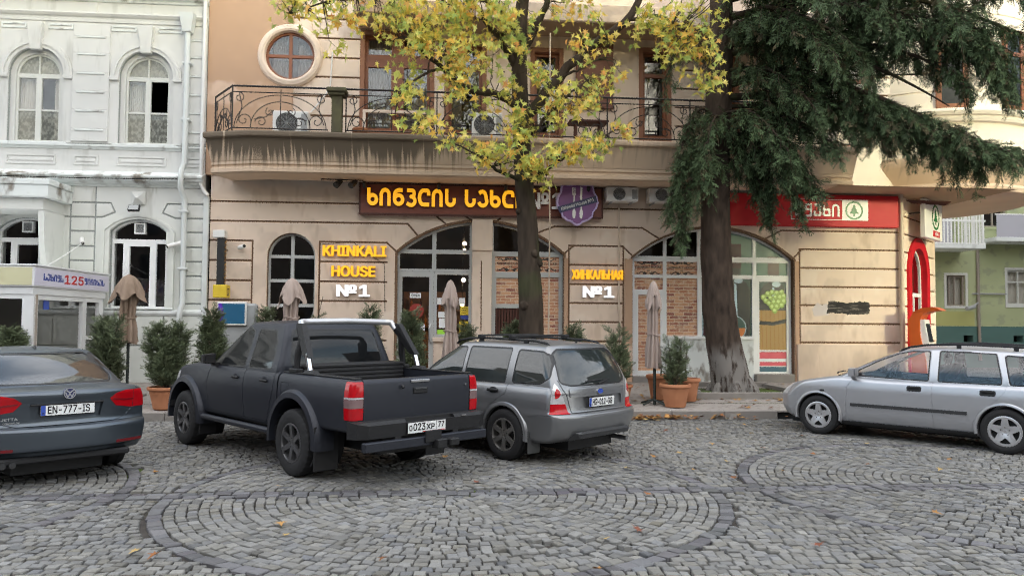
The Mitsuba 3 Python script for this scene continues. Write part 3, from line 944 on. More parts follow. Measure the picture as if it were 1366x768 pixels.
mat('cream_plaster', mikit.proc(_plaster_light), 0.85, spec=0.2)
CH0, CHD = np.array([11.15, 18.0]), np.array([math.sin(math.radians(48)), math.cos(math.radians(48))])
CHN = np.array([CHD[1], -CHD[0]])
CH_L = 3.24
CH_T = T([[CHD[0], -CHN[0], 0, CH0[0]], [CHD[1], -CHN[1], 0, CH0[1]], [0, 0, 1, 0], [0, 0, 0, 1]])   # local x along the chamfer, y into the house
RA = Polygon([(0.66, 0.3), (2.50, 0.3)] + arc(1.58, 3.10, 0.92, 0, 180, 20))
ch_face = sbox(0, 0.3, CH_L, 5.0).difference(RA)
part(wall, 'backing', ext(ch_face, 0.03, 0.3), 'groove_paint', to_world=CH_T)
cl = [LineString([(-0.1, z), (CH_L + 0.1, z)]).buffer(GW / 2, cap_style=2) for z in ZC + [0.86]]
for g in pol(ch_face.difference(unary_union(cl))):
    part(wall, 'render_block', slab(g, 0.0, 0.031, 0.009), 'beige_plaster', to_world=CH_T)
sd = thing('arched_doorway', 'red arched shop doorway with white glazed door on the chamfered corner', 'doorway')
part(sd, 'surround', ext(RA.buffer(0.02).difference(RA.buffer(-0.25)).intersection(sbox(0, 0.32, 4, 5)), -0.05, 0.28), 'sign_red', to_world=CH_T)
ins = RA.buffer(-0.255).intersection(sbox(0, 0.34, 4, 5))
lt = ins.buffer(-0.06).difference(unary_union([sbox(1.54, 0, 1.62, 2.55), sbox(0, 2.50, 4, 2.60), sbox(0, 1.4, 4, 1.48)]))
part(sd, 'frame', ext(ins.difference(lt), 0.10, 0.17), 'white_frame', to_world=CH_T)
for g in pol(lt):
    part(sd, 'pane', sheet(g, 0.13), 'window_glass', to_world=CH_T)
part(sd, 'sticker', bx(1.12, 1.40, 0.115, 0.122, 1.95, 2.15), 'sign_red', to_world=CH_T)
part(house, 'room', cat(bx(0, CH_L, 1.6, 1.65, 0.3, 5)), 'room_mid', to_world=CH_T)
part(house, 'side_wall', cat(bx(13.2, 13.54, 20.15, 34, -0.1, 5.0)), 'beige_plaster')

BC, BR = np.array([12.9, 20.1]), 2.85
groove = []
z = 5.84
for zz in list(np.arange(6.98, 11.6, 0.47)):
    groove += [(BR, zz - 0.02), (BR - 0.025, zz - 0.018), (BR - 0.025, zz + 0.018), (BR, zz + 0.02)]
bay = part(house, 'corner_bay', lathe([(BR, 5.80)] + groove + [(BR, 11.6), (0.01, 11.6)], 72), 'cream_plaster', smooth=30, to_world=xf(*BC), label='pale rounded bay on the upper corner')
part(bay, 'sill_ledge', lathe([(BR, 6.66), (BR + 0.10, 6.68), (BR + 0.14, 6.74), (BR + 0.14, 6.80), (BR + 0.20, 6.82), (BR + 0.24, 6.90), (BR + 0.22, 6.97), (BR, 7.0)], 72), 'cream_plaster', smooth=40, to_world=xf(*BC))
part(bay, 'base', lathe([(0.01, 4.98), (BR - 0.1, 4.98), (BR, 5.02), (BR + 0.02, 5.12), (BR - 0.05, 5.2), (BR + 0.03, 5.36), (BR + 0.16, 5.6), (BR + 0.18, 5.75), (BR + 0.16, 5.83), (BR, 5.85)], 72), 'balcony_concrete', smooth=30, to_world=xf(*BC))
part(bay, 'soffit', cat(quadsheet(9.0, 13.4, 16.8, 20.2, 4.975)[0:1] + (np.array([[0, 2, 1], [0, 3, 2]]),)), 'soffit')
for az in (-105, -72, -38):
    tw = xf(*BC) @ T().rotate([0, 0, 1], az + 90)
    wk = part(bay, 'window', ext(sbox(-0.36, 7.0, 0.36, 9.0).difference(unary_union([sbox(-0.24, 7.12, 0.24, 8.35), sbox(-0.24, 8.45, 0.24, 8.90)])), -BR - 0.045, -BR + 0.06), 'brown_frame', to_world=tw)
    numbered(wk + '__glass')
    scene[wk + '__glass'] = {**mikit.ply(sheet(unary_union([sbox(-0.25, 7.11, 0.25, 8.36), sbox(-0.25, 8.44, 0.25, 8.91)]), -BR - 0.02), 'poster_dark'), 'to_world': tw}
# flat upper wall between balcony doors and the bay
ur = sbox(8.75, U0, 12.2, U1).difference(sbox(9.6, 6.15, 10.5, 8.5))
part(wall, 'backing', ext(ur, FY + 0.031, FY + 0.40), 'groove_paint')
cl = [LineString([(8.6, z), (12.4, z)]).buffer(0.022) for z in np.arange(6.55, 11.5, 0.46)]
for g in pol(ur.difference(unary_union(cl))):
    part(wall, 'render_block', slab(g, FY, FY + 0.031, 0.007), 'cream_plaster')
window(house, sbox(9.6, 6.15, 10.5, 8.5), FY + 0.12, 0.08, [('h', 7.85)], 'brown_frame', bw=0.1)
dp = solo('drainpipe', 'pale drainpipe on the beige corner beside the chamfered wall', 'drainpipe', tube([(11.17, FY - 0.09, 4.98), (11.17, FY - 0.09, 0.36)], 0.055, 12), 'beige_pipe', smooth=40)
solo('drainpipe', 'thin tan drainpipe running up the upper wall behind the conifer', 'drainpipe', tube([(11.52, FY - 0.05, 11.0), (11.52, FY - 0.05, 5.9)], 0.04, 10), 'beige_pipe', smooth=40)

# ------------------------------------------------------------------ the white building
wb = thing('white_building', 'pale grey white building with arched upper windows, banded pilasters and stained ledges', 'building')
ww = numbered(wb + '__wall')
labels[ww] = {'label': 'white rendered wall with raised blocks'}
WX0, WX1 = -19.5, -5.56


def upw(cx, hw=0.50, z0=5.78, zs=7.33):
    return Polygon([(cx - hw, z0), (cx + hw, z0)] + arc(cx, zs, hw, 0, 180, 20))


UWX = [-6.92, -9.33, -11.74, -14.15, -16.56]
GWX = [-7.0, -9.44, -11.85, -14.3, -16.7]
upp = sbox(WX0, 4.80, WX1, 11.5)
holes_u = [upw(c, 0.60, 5.76) for c in UWX]
gw_ = lambda c: segarch(c - 0.62, c + 0.62, 3.78, 0.27, 2.02)
holes_g = [gw_(c) for c in GWX]
back = sbox(WX0, 0.1, WX1, 11.5).difference(unary_union([h.buffer(0.001) for h in holes_u + holes_g]))
part(ww, 'backing', ext(back, FY + 0.03, FY + 0.40), 'white_groove')
# upper face
face_u = sbox(WX0, 5.76, WX1, 8.55).difference(unary_union(holes_u))
cl = []
for cx in list(np.array(UWX) + 1.205) + [UWX[-1] - 1.2]:
    for z in (8.22, 7.82, 7.38, 6.95, 6.52, 6.08):
        cl.append(LineString([(cx - 0.33, z), (cx + 0.33, z)]).buffer(0.028, cap_style=2))
part(ww, 'upper_face', ext(face_u.difference(unary_union(cl)), FY, FY + 0.031), 'white_plaster')
for cx in list(np.array(UWX) + 1.205):
    pil = sbox(cx - 0.40, 5.80, min(cx + 0.40, WX1), 8.50)
    zz = [5.80, 6.08, 6.52, 6.95, 7.38, 7.82, 8.22, 8.50]
    for a, b in zip(zz[:-1], zz[1:]):
        part(ww, 'pilaster_block', bx(cx - 0.40, min(cx + 0.40, WX1), FY - 0.045, FY + 0.005, a + 0.002, b - 0.001, 0.004), 'white_plaster')
        if b < 8.4:
            part(ww, 'shadow_ledge', bx(cx - 0.31, min(cx + 0.31, WX1 - 0.03), FY - 0.07, FY - 0.04, b - 0.05, b - 0.008, 0.01), 'ledge_plaster')
for cx in UWX:
    w = upw(cx, 0.485, 5.79)
    for r0, r1, dy in ((0.60, 0.68, 0.03), (0.68, 0.74, 0.06), (0.74, 0.79, 0.035)):
        part(ww, 'arch_moulding', ext(upw(cx, r1, 6.9, 7.33).difference(upw(cx, r0, 6.0, 7.33)).intersection(sbox(cx - 2, 7.30, cx + 2, 9)), FY - dy, FY + 0.01), 'white_plaster')
    part(ww, 'impost', cat(bx(cx - 0.80, cx - 0.60, FY - 0.06, FY + 0.01, 7.22, 7.31, 0.01)), 'white_plaster')
    part(ww, 'impost', cat(bx(cx + 0.60, cx + 0.80, FY - 0.06, FY + 0.01, 7.22, 7.31, 0.01)), 'white_plaster')
    part(ww, 'keystone', cat(Manifold.hull_points(np.array([(cx + s * (0.11 + 0.05 * t), FY - (0.14 if t else 0.10) * f + 0.02 * (1 - f), 7.86 + 0.62 * t) for s in (-1, 1) for t in (0, 1) for f in (0, 1)], np.float32))), 'white_plaster')
    for s in (-1, 1):
        x0, x1 = sorted((cx + s * 0.24, cx + s * 0.78))
        part(ww, 'spandrel_panel', ext(sbox(x0, 8.36, x1, 8.48).difference(sbox(x0 + 0.03, 8.39, x1 - 0.03, 8.45)), FY - 0.025, FY + 0.01), 'ledge_plaster')
    part(ww, 'sill', bx(cx - 0.70, cx + 0.70, FY - 0.10, FY + 0.3, 5.68, 5.758, 0.012), 'ledge_plaster')
    # reveal and window
    lab = {-6.92: 'arched window with its upper right pane missing', -9.33: 'arched window with grimy glass'}.get(cx)
    rv = upw(cx, 0.60, 5.76).difference(upw(cx, 0.487, 5.785))
    part(ww, 'reveal', ext(rv, FY + 0.10, FY + 0.3), 'white_plaster')
    fr = w.difference(w.buffer(-0.045, join_style=2))
    bars = unary_union([sbox(cx - 0.06, 5.7, cx + 0.06, 7.30), sbox(cx - 0.015, 7.3, cx + 0.015, 8), sbox(cx - 1, 7.26, cx + 1, 7.36), sbox(cx - 1, 6.50, cx + 1, 6.54)])
    light = w.buffer(-0.045, join_style=2).difference(bars)
    wk = part(wb, 'window', ext(w.difference(light), FY + 0.14, FY + 0.20), 'old_white_paint', label=lab)
    for g in pol(light):
        gx, gz = g.centroid.x, g.centroid.y
        if abs(cx + 6.92) < 0.01 and gx > cx and 6.6 < gz < 7.2:
            continue
        part(wk, 'pane', sheet(g.buffer(0.004, join_style=2), FY + 0.175), 'grimy_glass' if gz < 6.5 or gz > 7.3 else 'window_glass')
    drape(cx - 0.5, cx - 0.09, 5.75, 7.3, FY + 0.30, 'dingy_curtain', 26, parent=wb)
    if abs(cx + 6.92) > 0.01:
        drape(cx + 0.28, cx + 0.5, 5.75, 7.3, FY + 0.30, 'dingy_curtain', 18, parent=wb)
    part(wb, 'blind', bx(cx - 0.5, cx + 0.5, FY + 0.32, FY + 0.34, 7.30, 7.85), 'dingy_curtain')
scene['grimy_glass'] = {'type': 'blendbsdf', 'weight': mikit.proc(lambda p, n, uv: 0.22 + 0.30 * sst(0.35, 0.72, fbm(p.x * 26.0, p.y, p.z * 14.0, 4))), 'a': {'type': 'thindielectric', 'int_ior': 1.5}, 'b': {'type': 'twosided', 'bsdf': {'type': 'principled', 'base_color': lin(0.42, 0.43, 0.38), 'roughness': 0.7}}}
room(wb, -19, -5.7, FY + 0.41, FY + 3, 5.3, 8.6)
room(wb, -19, -5.7, FY + 0.41, FY + 3, 0.4, 4.8)


def molding(z, pr, m='white_plaster', name='cornice', x1=WX1 + 0.02):
    return part(ww, name, sweep_out([(o, z + h) for o, h in pr], [(WX0, FY + 0.02), (x1, FY + 0.02)]), m)


molding(8.55, [(0, 0), (0.05, 0), (0.06, 0.10), (0.10, 0.12), (0.14, 0.17), (0.12, 0.20), (0.0, 0.205)])
part(ww, 'frieze', ext(sbox(WX0, 8.752, WX1, 9.02), FY - 0.02, FY + 0.031), 'white_plaster')
for cx in list(np.array(UWX) + 1.205):
    part(ww, 'frieze_block', bx(cx - 0.10, cx + 0.10, FY - 0.05, FY - 0.018, 8.76, 9.01, 0.006), 'white_plaster')
molding(9.02, [(0, 0), (0.08, 0), (0.10, 0.05), (0.16, 0.07), (0.22, 0.14), (0.34, 0.17), (0.36, 0.26), (0.42, 0.30), (0.42, 0.34), (0, 0.36)], 'ledge_plaster')
part(ww, 'attic', ext(sbox(WX0, 9.36, WX1, 11.5), FY, FY + 0.031), 'white_plaster')
# sill band and panel band
molding(5.62, [(0, 0), (0.06, 0), (0.08, 0.04), (0.12, 0.06), (0.12, 0.10), (0, 0.115)], 'ledge_plaster', 'sill_band')
part(ww, 'panel_band', ext(sbox(WX0, 5.12, WX1, 5.618), FY - 0.02, FY + 0.031), 'white_plaster')
for cx in UWX:
    for x0, x1 in ((cx - 0.58, cx + 0.50), (cx + 0.88, min(cx + 1.42, WX1 - 0.04))):
        o = sbox(x0, 5.26, x1, 5.48)
        part(ww, 'sunk_panel', ext(o.difference(o.buffer(-0.035, join_style=2)), FY - 0.045, FY - 0.018), 'white_plaster')
        part(ww, 'sunk_panel', slab(o.buffer(-0.06, join_style=2), FY - 0.04, FY - 0.018, 0.02), 'white_plaster')
molding(4.78, [(0, 0), (0.06, 0.0), (0.08, 0.05), (0.16, 0.07), (0.18, 0.10), (0.24, 0.12), (0.26, 0.17), (0.30, 0.19), (0.30, 0.225), (0.12, 0.30), (0.08, 0.34), (0, 0.345)], 'ledge_plaster', 'string_course')
# ground floor blocks
gface = sbox(WX0, 1.98, WX1, 4.78).difference(unary_union(holes_g))
GZ = [4.41, 4.08, 3.76, 3.42, 3.09, 2.76, 2.44, 2.13]
cl = []
for c in GWX:
    cl += [LineString([(c - 0.95, 4.78), (c - 0.95, 1.9)]), LineString([(c + 0.95, 4.78), (c + 0.95, 1.9)])]
    cl += [LineString([(c - 0.95, 4.41), (c - 0.62, 4.41), (c - 0.52, 4.20), (c - 0.80, 4.08), (c - 0.95, 4.08)]), LineString([(c + 0.95, 4.41), (c + 0.62, 4.41), (c + 0.52, 4.20), (c + 0.80, 4.08), (c + 0.95, 4.08)])]
    for z in GZ:
        cl.append(LineString([(c + 0.95, z), (min(c + 2.41 - 0.95, WX1), z)]))
        if c == GWX[-1]:
            cl.append(LineString([(WX0, z), (c - 0.95, z)]))
for g in pol(gface.difference(unary_union([l.buffer(0.018, cap_style=3) for l in cl]))):
    part(ww, 'render_block', slab(g, FY, FY + 0.031, 0.008), 'white_plaster')
molding(1.86, [(0, 0), (0.07, 0.0), (0.10, 0.05), (0.10, 0.10), (0.04, 0.13), (0, 0.135)], 'ledge_plaster', 'plinth_moulding')
pf = sbox(WX0, 0.2, WX1, 1.858)
for g in pol(pf.difference(unary_union([sbox(WX0, 1.17, WX1, 1.195)] + [sbox(x, 0, x + 0.02, 2) for x in np.arange(-18, -5.6, 1.45)]))):
    part(ww, 'plinth_block', slab(g, FY - 0.03, FY + 0.031, 0.008), 'white_plaster')
for c in GWX:
    for r0, r1, dy in ((0.0, 0.10, 0.03), (0.10, 0.19, 0.06)):
        o, i = segarch(c - 0.62 - r1, c + 0.62 + r1, 3.78, 0.27 + r1 * 0.5, 1.98), segarch(c - 0.62 - r0, c + 0.62 + r0, 3.78, 0.27 + r0 * 0.5, 1.9)
        part(ww, 'window_surround', ext(o.difference(i), FY - dy, FY + 0.01), 'white_plaster')
    part(ww, 'keystone', cat(Manifold.hull_points(np.array([(c + s * (0.13 + 0.03 * t), FY - (0.02 if t in (0, 1) else 0.16) - 0.04, 4.38 + 0.30 * t) for s in (-1, 1) for t in (0, 1)] + [(c + s * 0.02, FY - 0.17, 4.52) for s in (-1, 1)] + [(c + s * 0.14, FY + 0.02, z) for s in (-1, 1) for z in (4.38, 4.68)], np.float32))), 'white_plaster')
    o = gw_(c).buffer(-0.004)
    hs = [o.buffer(-0.045, join_style=2).intersection(s) for s in (sbox(c - 1, 3.60, c + 1, 5), sbox(c - 1, 2.0, c - 0.37, 3.50), sbox(c + 0.26 + 0.10, 2.0, c + 1, 3.50), sbox(c - 0.23, 2.0, c + 0.22, 3.44))]
    wk = part(wb, 'window', ext(o.difference(unary_union(hs)), FY + 0.12, FY + 0.19), 'white_frame', label='white framed ground floor window with dark glass' if c == -7.0 else None)
    for h in hs:
        for g in pol(h):
            part(wk, 'pane', sheet(g.buffer(0.004, join_style=2), FY + 0.16), 'window_glass')
    ff = sbox(c - 0.13, 3.72, c + 0.11, 3.97)
    v = part(wk, 'vent', ext(ff.difference(ff.buffer(-0.03, join_style=2)), FY + 0.09, FY + 0.19), 'white_frame')
    part(wk, 'vent_grille', cat(*[bx(c - 0.10, c + 0.08, FY + 0.11, FY + 0.12, z, z + 0.012) for z in np.arange(3.76, 3.94, 0.024)]), 'grey_plastic')
    part(ww, 'window_sill', bx(c - 0.82, c + 0.82, FY - 0.08, FY + 0.3, 1.992, 2.03, 0.008), 'ledge_plaster')

# entrance canopy of the white building
cp = part(wb, 'entrance_canopy', cat(bx(-10.9, -8.43, FY - 1.10, FY + 0.02, 4.62, 4.74, 0.012)), 'ledge_plaster', label='stained projecting canopy over the entrance')
part(cp, 'fascia', bx(-10.86, -8.46, FY - 1.07, FY + 0.02, 4.36, 4.617, 0.01), 'ledge_plaster')
part(cp, 'architrave', bx(-10.75, -8.62, FY - 0.92, FY + 0.02, 4.10, 4.358, 0.015), 'white_plaster')
for cx in (-8.68, -10.69):
    br = Polygon([(FY + 0.02, 4.098)] + [(FY - 0.88 + 0.86 * (1 - math.cos(t)) * 1.0, 4.098 - 1.9 * math.sin(t)) for t in np.linspace(0, math.pi / 2, 14)] + [(FY + 0.02, 2.2)])
    part(cp, 'bracket', extx(br, cx - 0.06, cx + 0.06), 'white_plaster')


def pipe(pts, r, m='painted_pipe'):
    return tube(pts, r, 12)


k = thing('drainpipe', 'white painted drainpipe with bends down the front of the white building', 'drainpipe')
part(k, 'pipe', pipe([(-5.97, FY - 0.16, 8.35), (-5.97, FY - 0.16, 5.35), (-5.97, FY - 0.36, 5.12), (-5.98, FY - 0.36, 4.74), (-5.96, FY - 0.13, 4.50), (-5.95, FY - 0.13, 2.15), (-5.97, FY - 0.20, 2.0), (-5.99, FY - 0.20, 1.80), (-6.01, FY - 0.14, 1.62), (-6.01, FY - 0.14, 0.40)], 0.06), 'painted_pipe', smooth=40)
part(k, 'hopper', cat(Manifold.hull_points(np.array([(-5.97 + sx * (0.09 + 0.07 * t), FY - 0.16 + sy * (0.09 + 0.06 * t), 8.34 + 0.42 * min(t, 1)) for sx in (-1, 1) for sy in (-1, 1) for t in (0, 1)], np.float32))), 'painted_pipe')
for z in (7.6, 6.3, 4.2, 2.9, 1.0):
    part(k, 'clip', bx(-6.07, -5.87, FY - 0.21, FY - 0.02, z, z + 0.05, 0.01), 'painted_pipe')
k = thing('drainpipe', 'thin white pipe running down the seam between white and beige houses', 'drainpipe')
part(k, 'pipe', pipe([(-5.60, FY - 0.14, 11.4), (-5.60, FY - 0.14, 4.85), (-5.50, FY - 0.14, 4.66), (-5.44, FY - 0.14, 4.60)], 0.045), 'white_plastic', smooth=40)
k = thing('downpipe', 'grey white square downpipe in the corner between the two houses', 'drainpipe')
part(k, 'pipe', bx(-5.56, -5.44, FY - 0.07, FY + 0.02, 0.3, 4.6, 0.01), 'painted_pipe')

# ------------------------------------------------------------------ green block across the side street
gb = thing('green_apartment_block', 'weathered light green apartment block across the side street with white railed balconies', 'building')
GY = 30.0
gh = [sbox(20.63, 2.54, 21.46, 3.81), sbox(23.32, 2.6, 24.4, 4.06), sbox(22.21, 5.85, 23.35, 6.95), sbox(25.6, 2.6, 26.7, 4.06), sbox(25.6, 5.8, 26.9, 7.2), sbox(28.6, 2.6, 29.8, 4.06), sbox(28.6, 5.8, 29.8, 7.2)]
gw2 = numbered(gb + '__wall')
part(gb, 'render', ext(sbox(18.5, 1.70, 34, 9.5).difference(unary_union(gh)), GY, GY + 0.35), 'green_plaster')
mat('teal_paint', (0.085, 0.155, 0.14), 0.85, spec=0.2)
mat('yellow_paint', (0.40, 0.40, 0.16), 0.85, spec=0.2)
mat('balcony_panel', (0.38, 0.38, 0.42), 0.6)
part(gb, 'base', ext(sbox(18.5, -0.1, 34, 1.698).difference(unary_union([sbox(x, 1.05, x + 0.42, 1.32) for x in (21.35, 23.55, 25.8)])), GY - 0.01, GY + 0.35), 'teal_paint')
part(gb, 'painted_patch', bx(19.2, 21.85, GY - 0.004, GY, 1.72, 2.32), 'yellow_paint')
part(gb, 'room', bx(18.6, 33.9, GY + 1.2, GY + 1.25, 0, 9.4), 'room_dark')
mat('grey_wood', (0.27, 0.235, 0.20), 0.8)
for i, h in enumerate(gh):
    x0, z0, x1, z1 = h.bounds
    part(gb, 'window_surround', ext(h.buffer(0.10, join_style=2).difference(h), GY - 0.03, GY + 0.1), 'old_white_paint' if i != 2 else 'green_plaster')
    window(gb, h, GY + 0.08, 0.07, [('v', (x0 + x1) / 2), ('v', x0 + (x1 - x0) * 0.22)] if i == 0 else [('v', (x0 + x1) / 2), ('h', z0 + (z1 - z0) * 0.66)], 'grey_wood' if i in (0, 2) else 'old_white_paint', bw=0.06)
    if i in (0, 1):
        drape(x0, x1, z0, z1, GY + 0.3, 'dingy_curtain', 30, parent=gb)
slabz = 5.13
b1 = part(gb, 'balcony', bx(22.0, 34.0, GY - 1.15, GY, slabz, slabz + 0.17, 0.01), 'ledge_plaster')
for x in np.arange(24.35, 25.1, 0.11):
    part(b1, 'baluster', bx(x, x + 0.03, GY - 1.13, GY - 1.10, slabz + 0.17, 6.2), 'white_frame')
part(b1, 'rail', bx(22.0, 26.4, GY - 1.14, GY - 1.09, 6.2, 6.25), 'white_frame')
part(b1, 'panel', bx(22.05, 24.3, GY - 1.13, GY - 1.11, slabz + 0.17, 6.2), 'balcony_panel')
part(b1, 'panel', bx(25.1, 26.3, GY - 1.13, GY - 1.11, slabz + 0.17, 6.2), 'balcony_panel')
for x in np.arange(24.6, 25.9, 0.13):
    part(b1, 'bar', bx(x, x + 0.035, GY - 1.10, GY - 1.07, 6.25, 8.0), 'iron')
b2 = part(gb, 'balcony', bx(18.6, 21.3, GY - 1.5, GY, 4.78, 4.95, 0.01), 'ledge_plaster', label='white railed balcony nearest the beige corner')
part(b2, 'rail', cat(bx(18.6, 21.3, GY - 1.5, GY - 1.45, 7.15, 7.2)), 'white_frame')
part(b2, 'rail', cat(bx(18.6, 21.3, GY - 1.5, GY - 1.45, 5.85, 5.92)), 'white_frame')
part(b2, 'rail', cat(bx(18.6, 21.3, GY - 1.5, GY - 1.45, 4.96, 5.0)), 'white_frame')
for x in np.arange(18.65, 21.3, 0.15):
    part(b2, 'baluster', bx(x, x + 0.04, GY - 1.49, GY - 1.46, 4.95, 7.15), 'white_frame')
for y in np.arange(GY - 1.35, GY, 0.15):
    part(b2, 'baluster', bx(21.25, 21.29, y, y + 0.04, 4.95, 7.15), 'white_frame')
part(b2, 'back_panel', bx(18.7, 20.6, GY - 0.5, GY - 0.46, 4.95, 7.3), 'balcony_panel')
part(gb, 'downpipe', tube([(21.98, GY - 0.08, 5.1), (21.98, GY - 0.08, 2.2), (22.02, GY - 0.08, 0.3)], 0.06), 'grey_wood')
k = solo('street_cable_arm', 'thin grey arm with a small lamp on the green wall', 'wall lamp', cat(tube([(21.7, GY - 0.1, 3.05), (23.2, GY - 0.1, 3.05)], 0.03), tube([(22.0, GY - 0.05, 2.7), (21.3, GY - 0.6, 2.45)], 0.035), tube([(21.5, GY - 0.5, 2.5), (20.95, GY - 0.8, 2.42)], 0.08)), 'grey_plastic')
# roofs and backs
part(house, 'mass', bx(-5.5, 13.2, FY + 4.6, 34, -0.1, 12.5), 'beige_plaster')
part(wb, 'mass', bx(-19.5, -5.56, FY + 3.1, 34, -0.1, 11.6), 'white_plaster')

# ------------------------------------------------------------------ wrought iron railing on the balcony
BZ = 5.84
rail = thing('balcony_railing', 'dark wrought iron scrollwork railing along the long balcony', 'railing')
RY = FY - 1.28


def spiral(cx, cz, r0, r1, a0, turns, n=26):
    t = np.linspace(0, 1, n)
    a = np.radians(a0) + t * turns * 2 * np.pi
    r = r0 + (r1 - r0) * t
    return np.stack([cx + r * np.cos(a), cz + r * np.sin(a)], 1)


def scroll_set(w):
    """The scrolls of one panel (x from 0 to w): returns bars in x-z."""
    h = 0.86
    bars = []
    c = w / 2
    for s in (-1, 1):
        f = lambda P: np.stack([c + s * (np.asarray(P)[:, 0]), np.asarray(P)[:, 1]], 1)
        bars.append(f(np.array(arc(0, -0.05, c * 0.96, 0, 88, 18)) * [1, 0.86 * h / (c * 0.96) if c > 0.9 else 1.0] + [0, 0.03]))
        bars.append(f(np.array(arc(0, 0.02, c * 0.62, 0, 88, 16)) * [1, 0.9]))
        bars.append(f(spiral(c * 0.76, 0.17, 0.155, 0.03, 200, -1.25)))
        bars.append(f(spiral(c * 0.40, 0.14, 0.13, 0.03, -20, 1.25)))
        bars.append(f(spiral(c * 0.86, h - 0.20, 0.11, 0.025, 90, 1.2)))
        bars.append(f(spiral(c * 0.22, 0.36, 0.10, 0.02, 60, -1.2)))
        bars.append(f(np.array([(c * 0.91, 0.10), (c * 0.80, 0.46), (c * 0.86, h - 0.10)])))
        bars.append(f(np.array([(c * 0.55, 0.19), (c * 0.30, 0.25), (c * 0.14, 0.40)])))
    bars.append(np.array([(c, 0.03), (c, h)]))
    return bars


def rail_panel(p0, p1):
    p0, p1 = np.array(p0), np.array(p1)
    w = np.linalg.norm(p1 - p0)
    d = (p1 - p0) / w
    to3 = lambda P: np.stack([p0[0] + d[0] * P[:, 0], p0[1] + d[1] * P[:, 0], BZ + 0.06 + P[:, 1]], 1)
    part(rail, 'scrollwork', cat(*[tube(to3(np.clip(b, [0.01, 0], [w - 0.01, 0.9])), 0.0105, 5) for b in scroll_set(w)]), 'iron')
    part(rail, 'post', tube([(*p0, BZ), (*p0, BZ + 0.97)], 0.016, 6), 'iron')
    for z, r in ((0.97, 0.022), (0.84, 0.012), (0.06, 0.014)):
        part(rail, 'rail_bar', tube([(*p0, BZ + z), (*p1, BZ + z)], r, 6), 'iron')


xs = [-4.63, -2.60]
rail_panel((-5.26, FY - 0.34), (-4.63, RY))
rail_panel((-4.63, RY), (-2.60, RY))
xq = [-2.22, -0.25, 1.65, 3.55, 5.45, 7.35, 9.25]
for a, b in zip(xq[:-1], xq[1:]):
    rail_panel((a, RY), (b, RY))
part(rail, 'end_post', tube([(9.25, RY, BZ), (9.25, RY, BZ + 0.97)], 0.016, 6), 'iron')


def _mossy(p, n, uv):
    a = fbm(p.x * 8.0, p.y * 8.0, p.z * 4.0, 4)
    return mixc((0.07, 0.062, 0.05), (0.13, 0.125, 0.065), a)


mat('mossy_stone', mikit.proc(_mossy), 0.9, spec=0.2)
ped = thing('balcony_pillar', 'short mossy stone pillar in the balcony railing', 'pillar')
part(ped, 'shaft', bx(-2.52, -2.30, RY - 0.10, RY + 0.12, BZ - 0.004, BZ + 0.80, 0.01), 'mossy_stone')
part(ped, 'cap', cat(bx(-2.58, -2.24, RY - 0.16, RY + 0.18, BZ + 0.80, BZ + 0.86, 0.012), bx(-2.62, -2.20, RY - 0.20, RY + 0.22, BZ + 0.86, BZ + 0.96, 0.02)), 'mossy_stone')
pot = thing('clay_pot', 'small brown clay pot on the balcony floor beside the mossy pillar', 'pot')
part(pot, 'body', lathe([(0.01, 0), (0.11, 0.0), (0.17, 0.10), (0.18, 0.17), (0.16, 0.20), (0.145, 0.19), (0.15, 0.12), (0.01, 0.1)], 20), 'terracotta', smooth=40, to_world=xf(-1.95, RY + 0.35, 5.838))


def ac_unit(label, x, y, z, w=0.78, h=0.56, d=0.30, dark=False):
    k = thing('air_conditioner', label, 'air conditioner', 'outdoor air conditioner units')
    part(k, 'case', bx(x, x + w, y, y + d, z, z + h, 0.018), 'white_plastic')
    cx, cz, r = x + w * 0.40, z + h / 2, h * 0.42
    ringp = Point(cx, cz).buffer(r, 24)
    part(k, 'fan_recess', ext(ringp, y - 0.002, y + 0.004), 'black_plastic')
    part(k, 'grille', cat(*[tube([(cx + q * math.cos(t), y - 0.012, cz + q * math.sin(t)) for t in np.linspace(0, 2 * np.pi, 28)], 0.004, 4, False) for q in np.linspace(0.03, r, 8)], *[tube([(cx, y - 0.012, cz), (cx + r * math.cos(t), y - 0.012, cz + r * math.sin(t))], 0.004, 4) for t in np.linspace(0, 2 * np.pi, 9)]), 'grey_plastic')
    part(k, 'side_panel', bx(x + w * 0.80, x + w * 0.97, y - 0.006, y + 0.01, z + 0.06, z + h - 0.06, 0.003), 'grey_plastic')
    for q in (0.15, 0.8):
        part(k, 'bracket', cat(bx(x + w * q, x + w * q + 0.03, y + 0.02, y + d + 0.12, z - 0.035, z - 0.004)), 'grey_plastic')
    return k


ac_unit('white air conditioner on the balcony left of the mossy pillar', -3.90, FY - 0.75, 5.88)
ac_unit('air conditioner on the balcony behind the maple trunk', 0.55, FY - 0.45, 6.05, 0.70)
ac_unit('air conditioner under the balcony right of the purple shield sign', 3.72, FY - 0.42, 4.62, 0.76, 0.34)
ac_unit('air conditioner under the balcony beside the conifer trunk', 4.74, FY - 0.42, 4.62, 0.74, 0.34)
mat('blue_disc', (0.05, 0.12, 0.45), 0.4)
solo('folding_table', 'dark table standing on the balcony between the maple and the conifer', 'table', cat(bx(2.75, 3.65, FY - 1.0, FY - 0.5, 6.34, 6.38, 0.006), bx(2.9, 2.94, FY - 0.9, FY - 0.6, 5.838, 6.34), bx(3.46, 3.5, FY - 0.9, FY - 0.6, 5.838, 6.34)), 'dark_brown_wood')

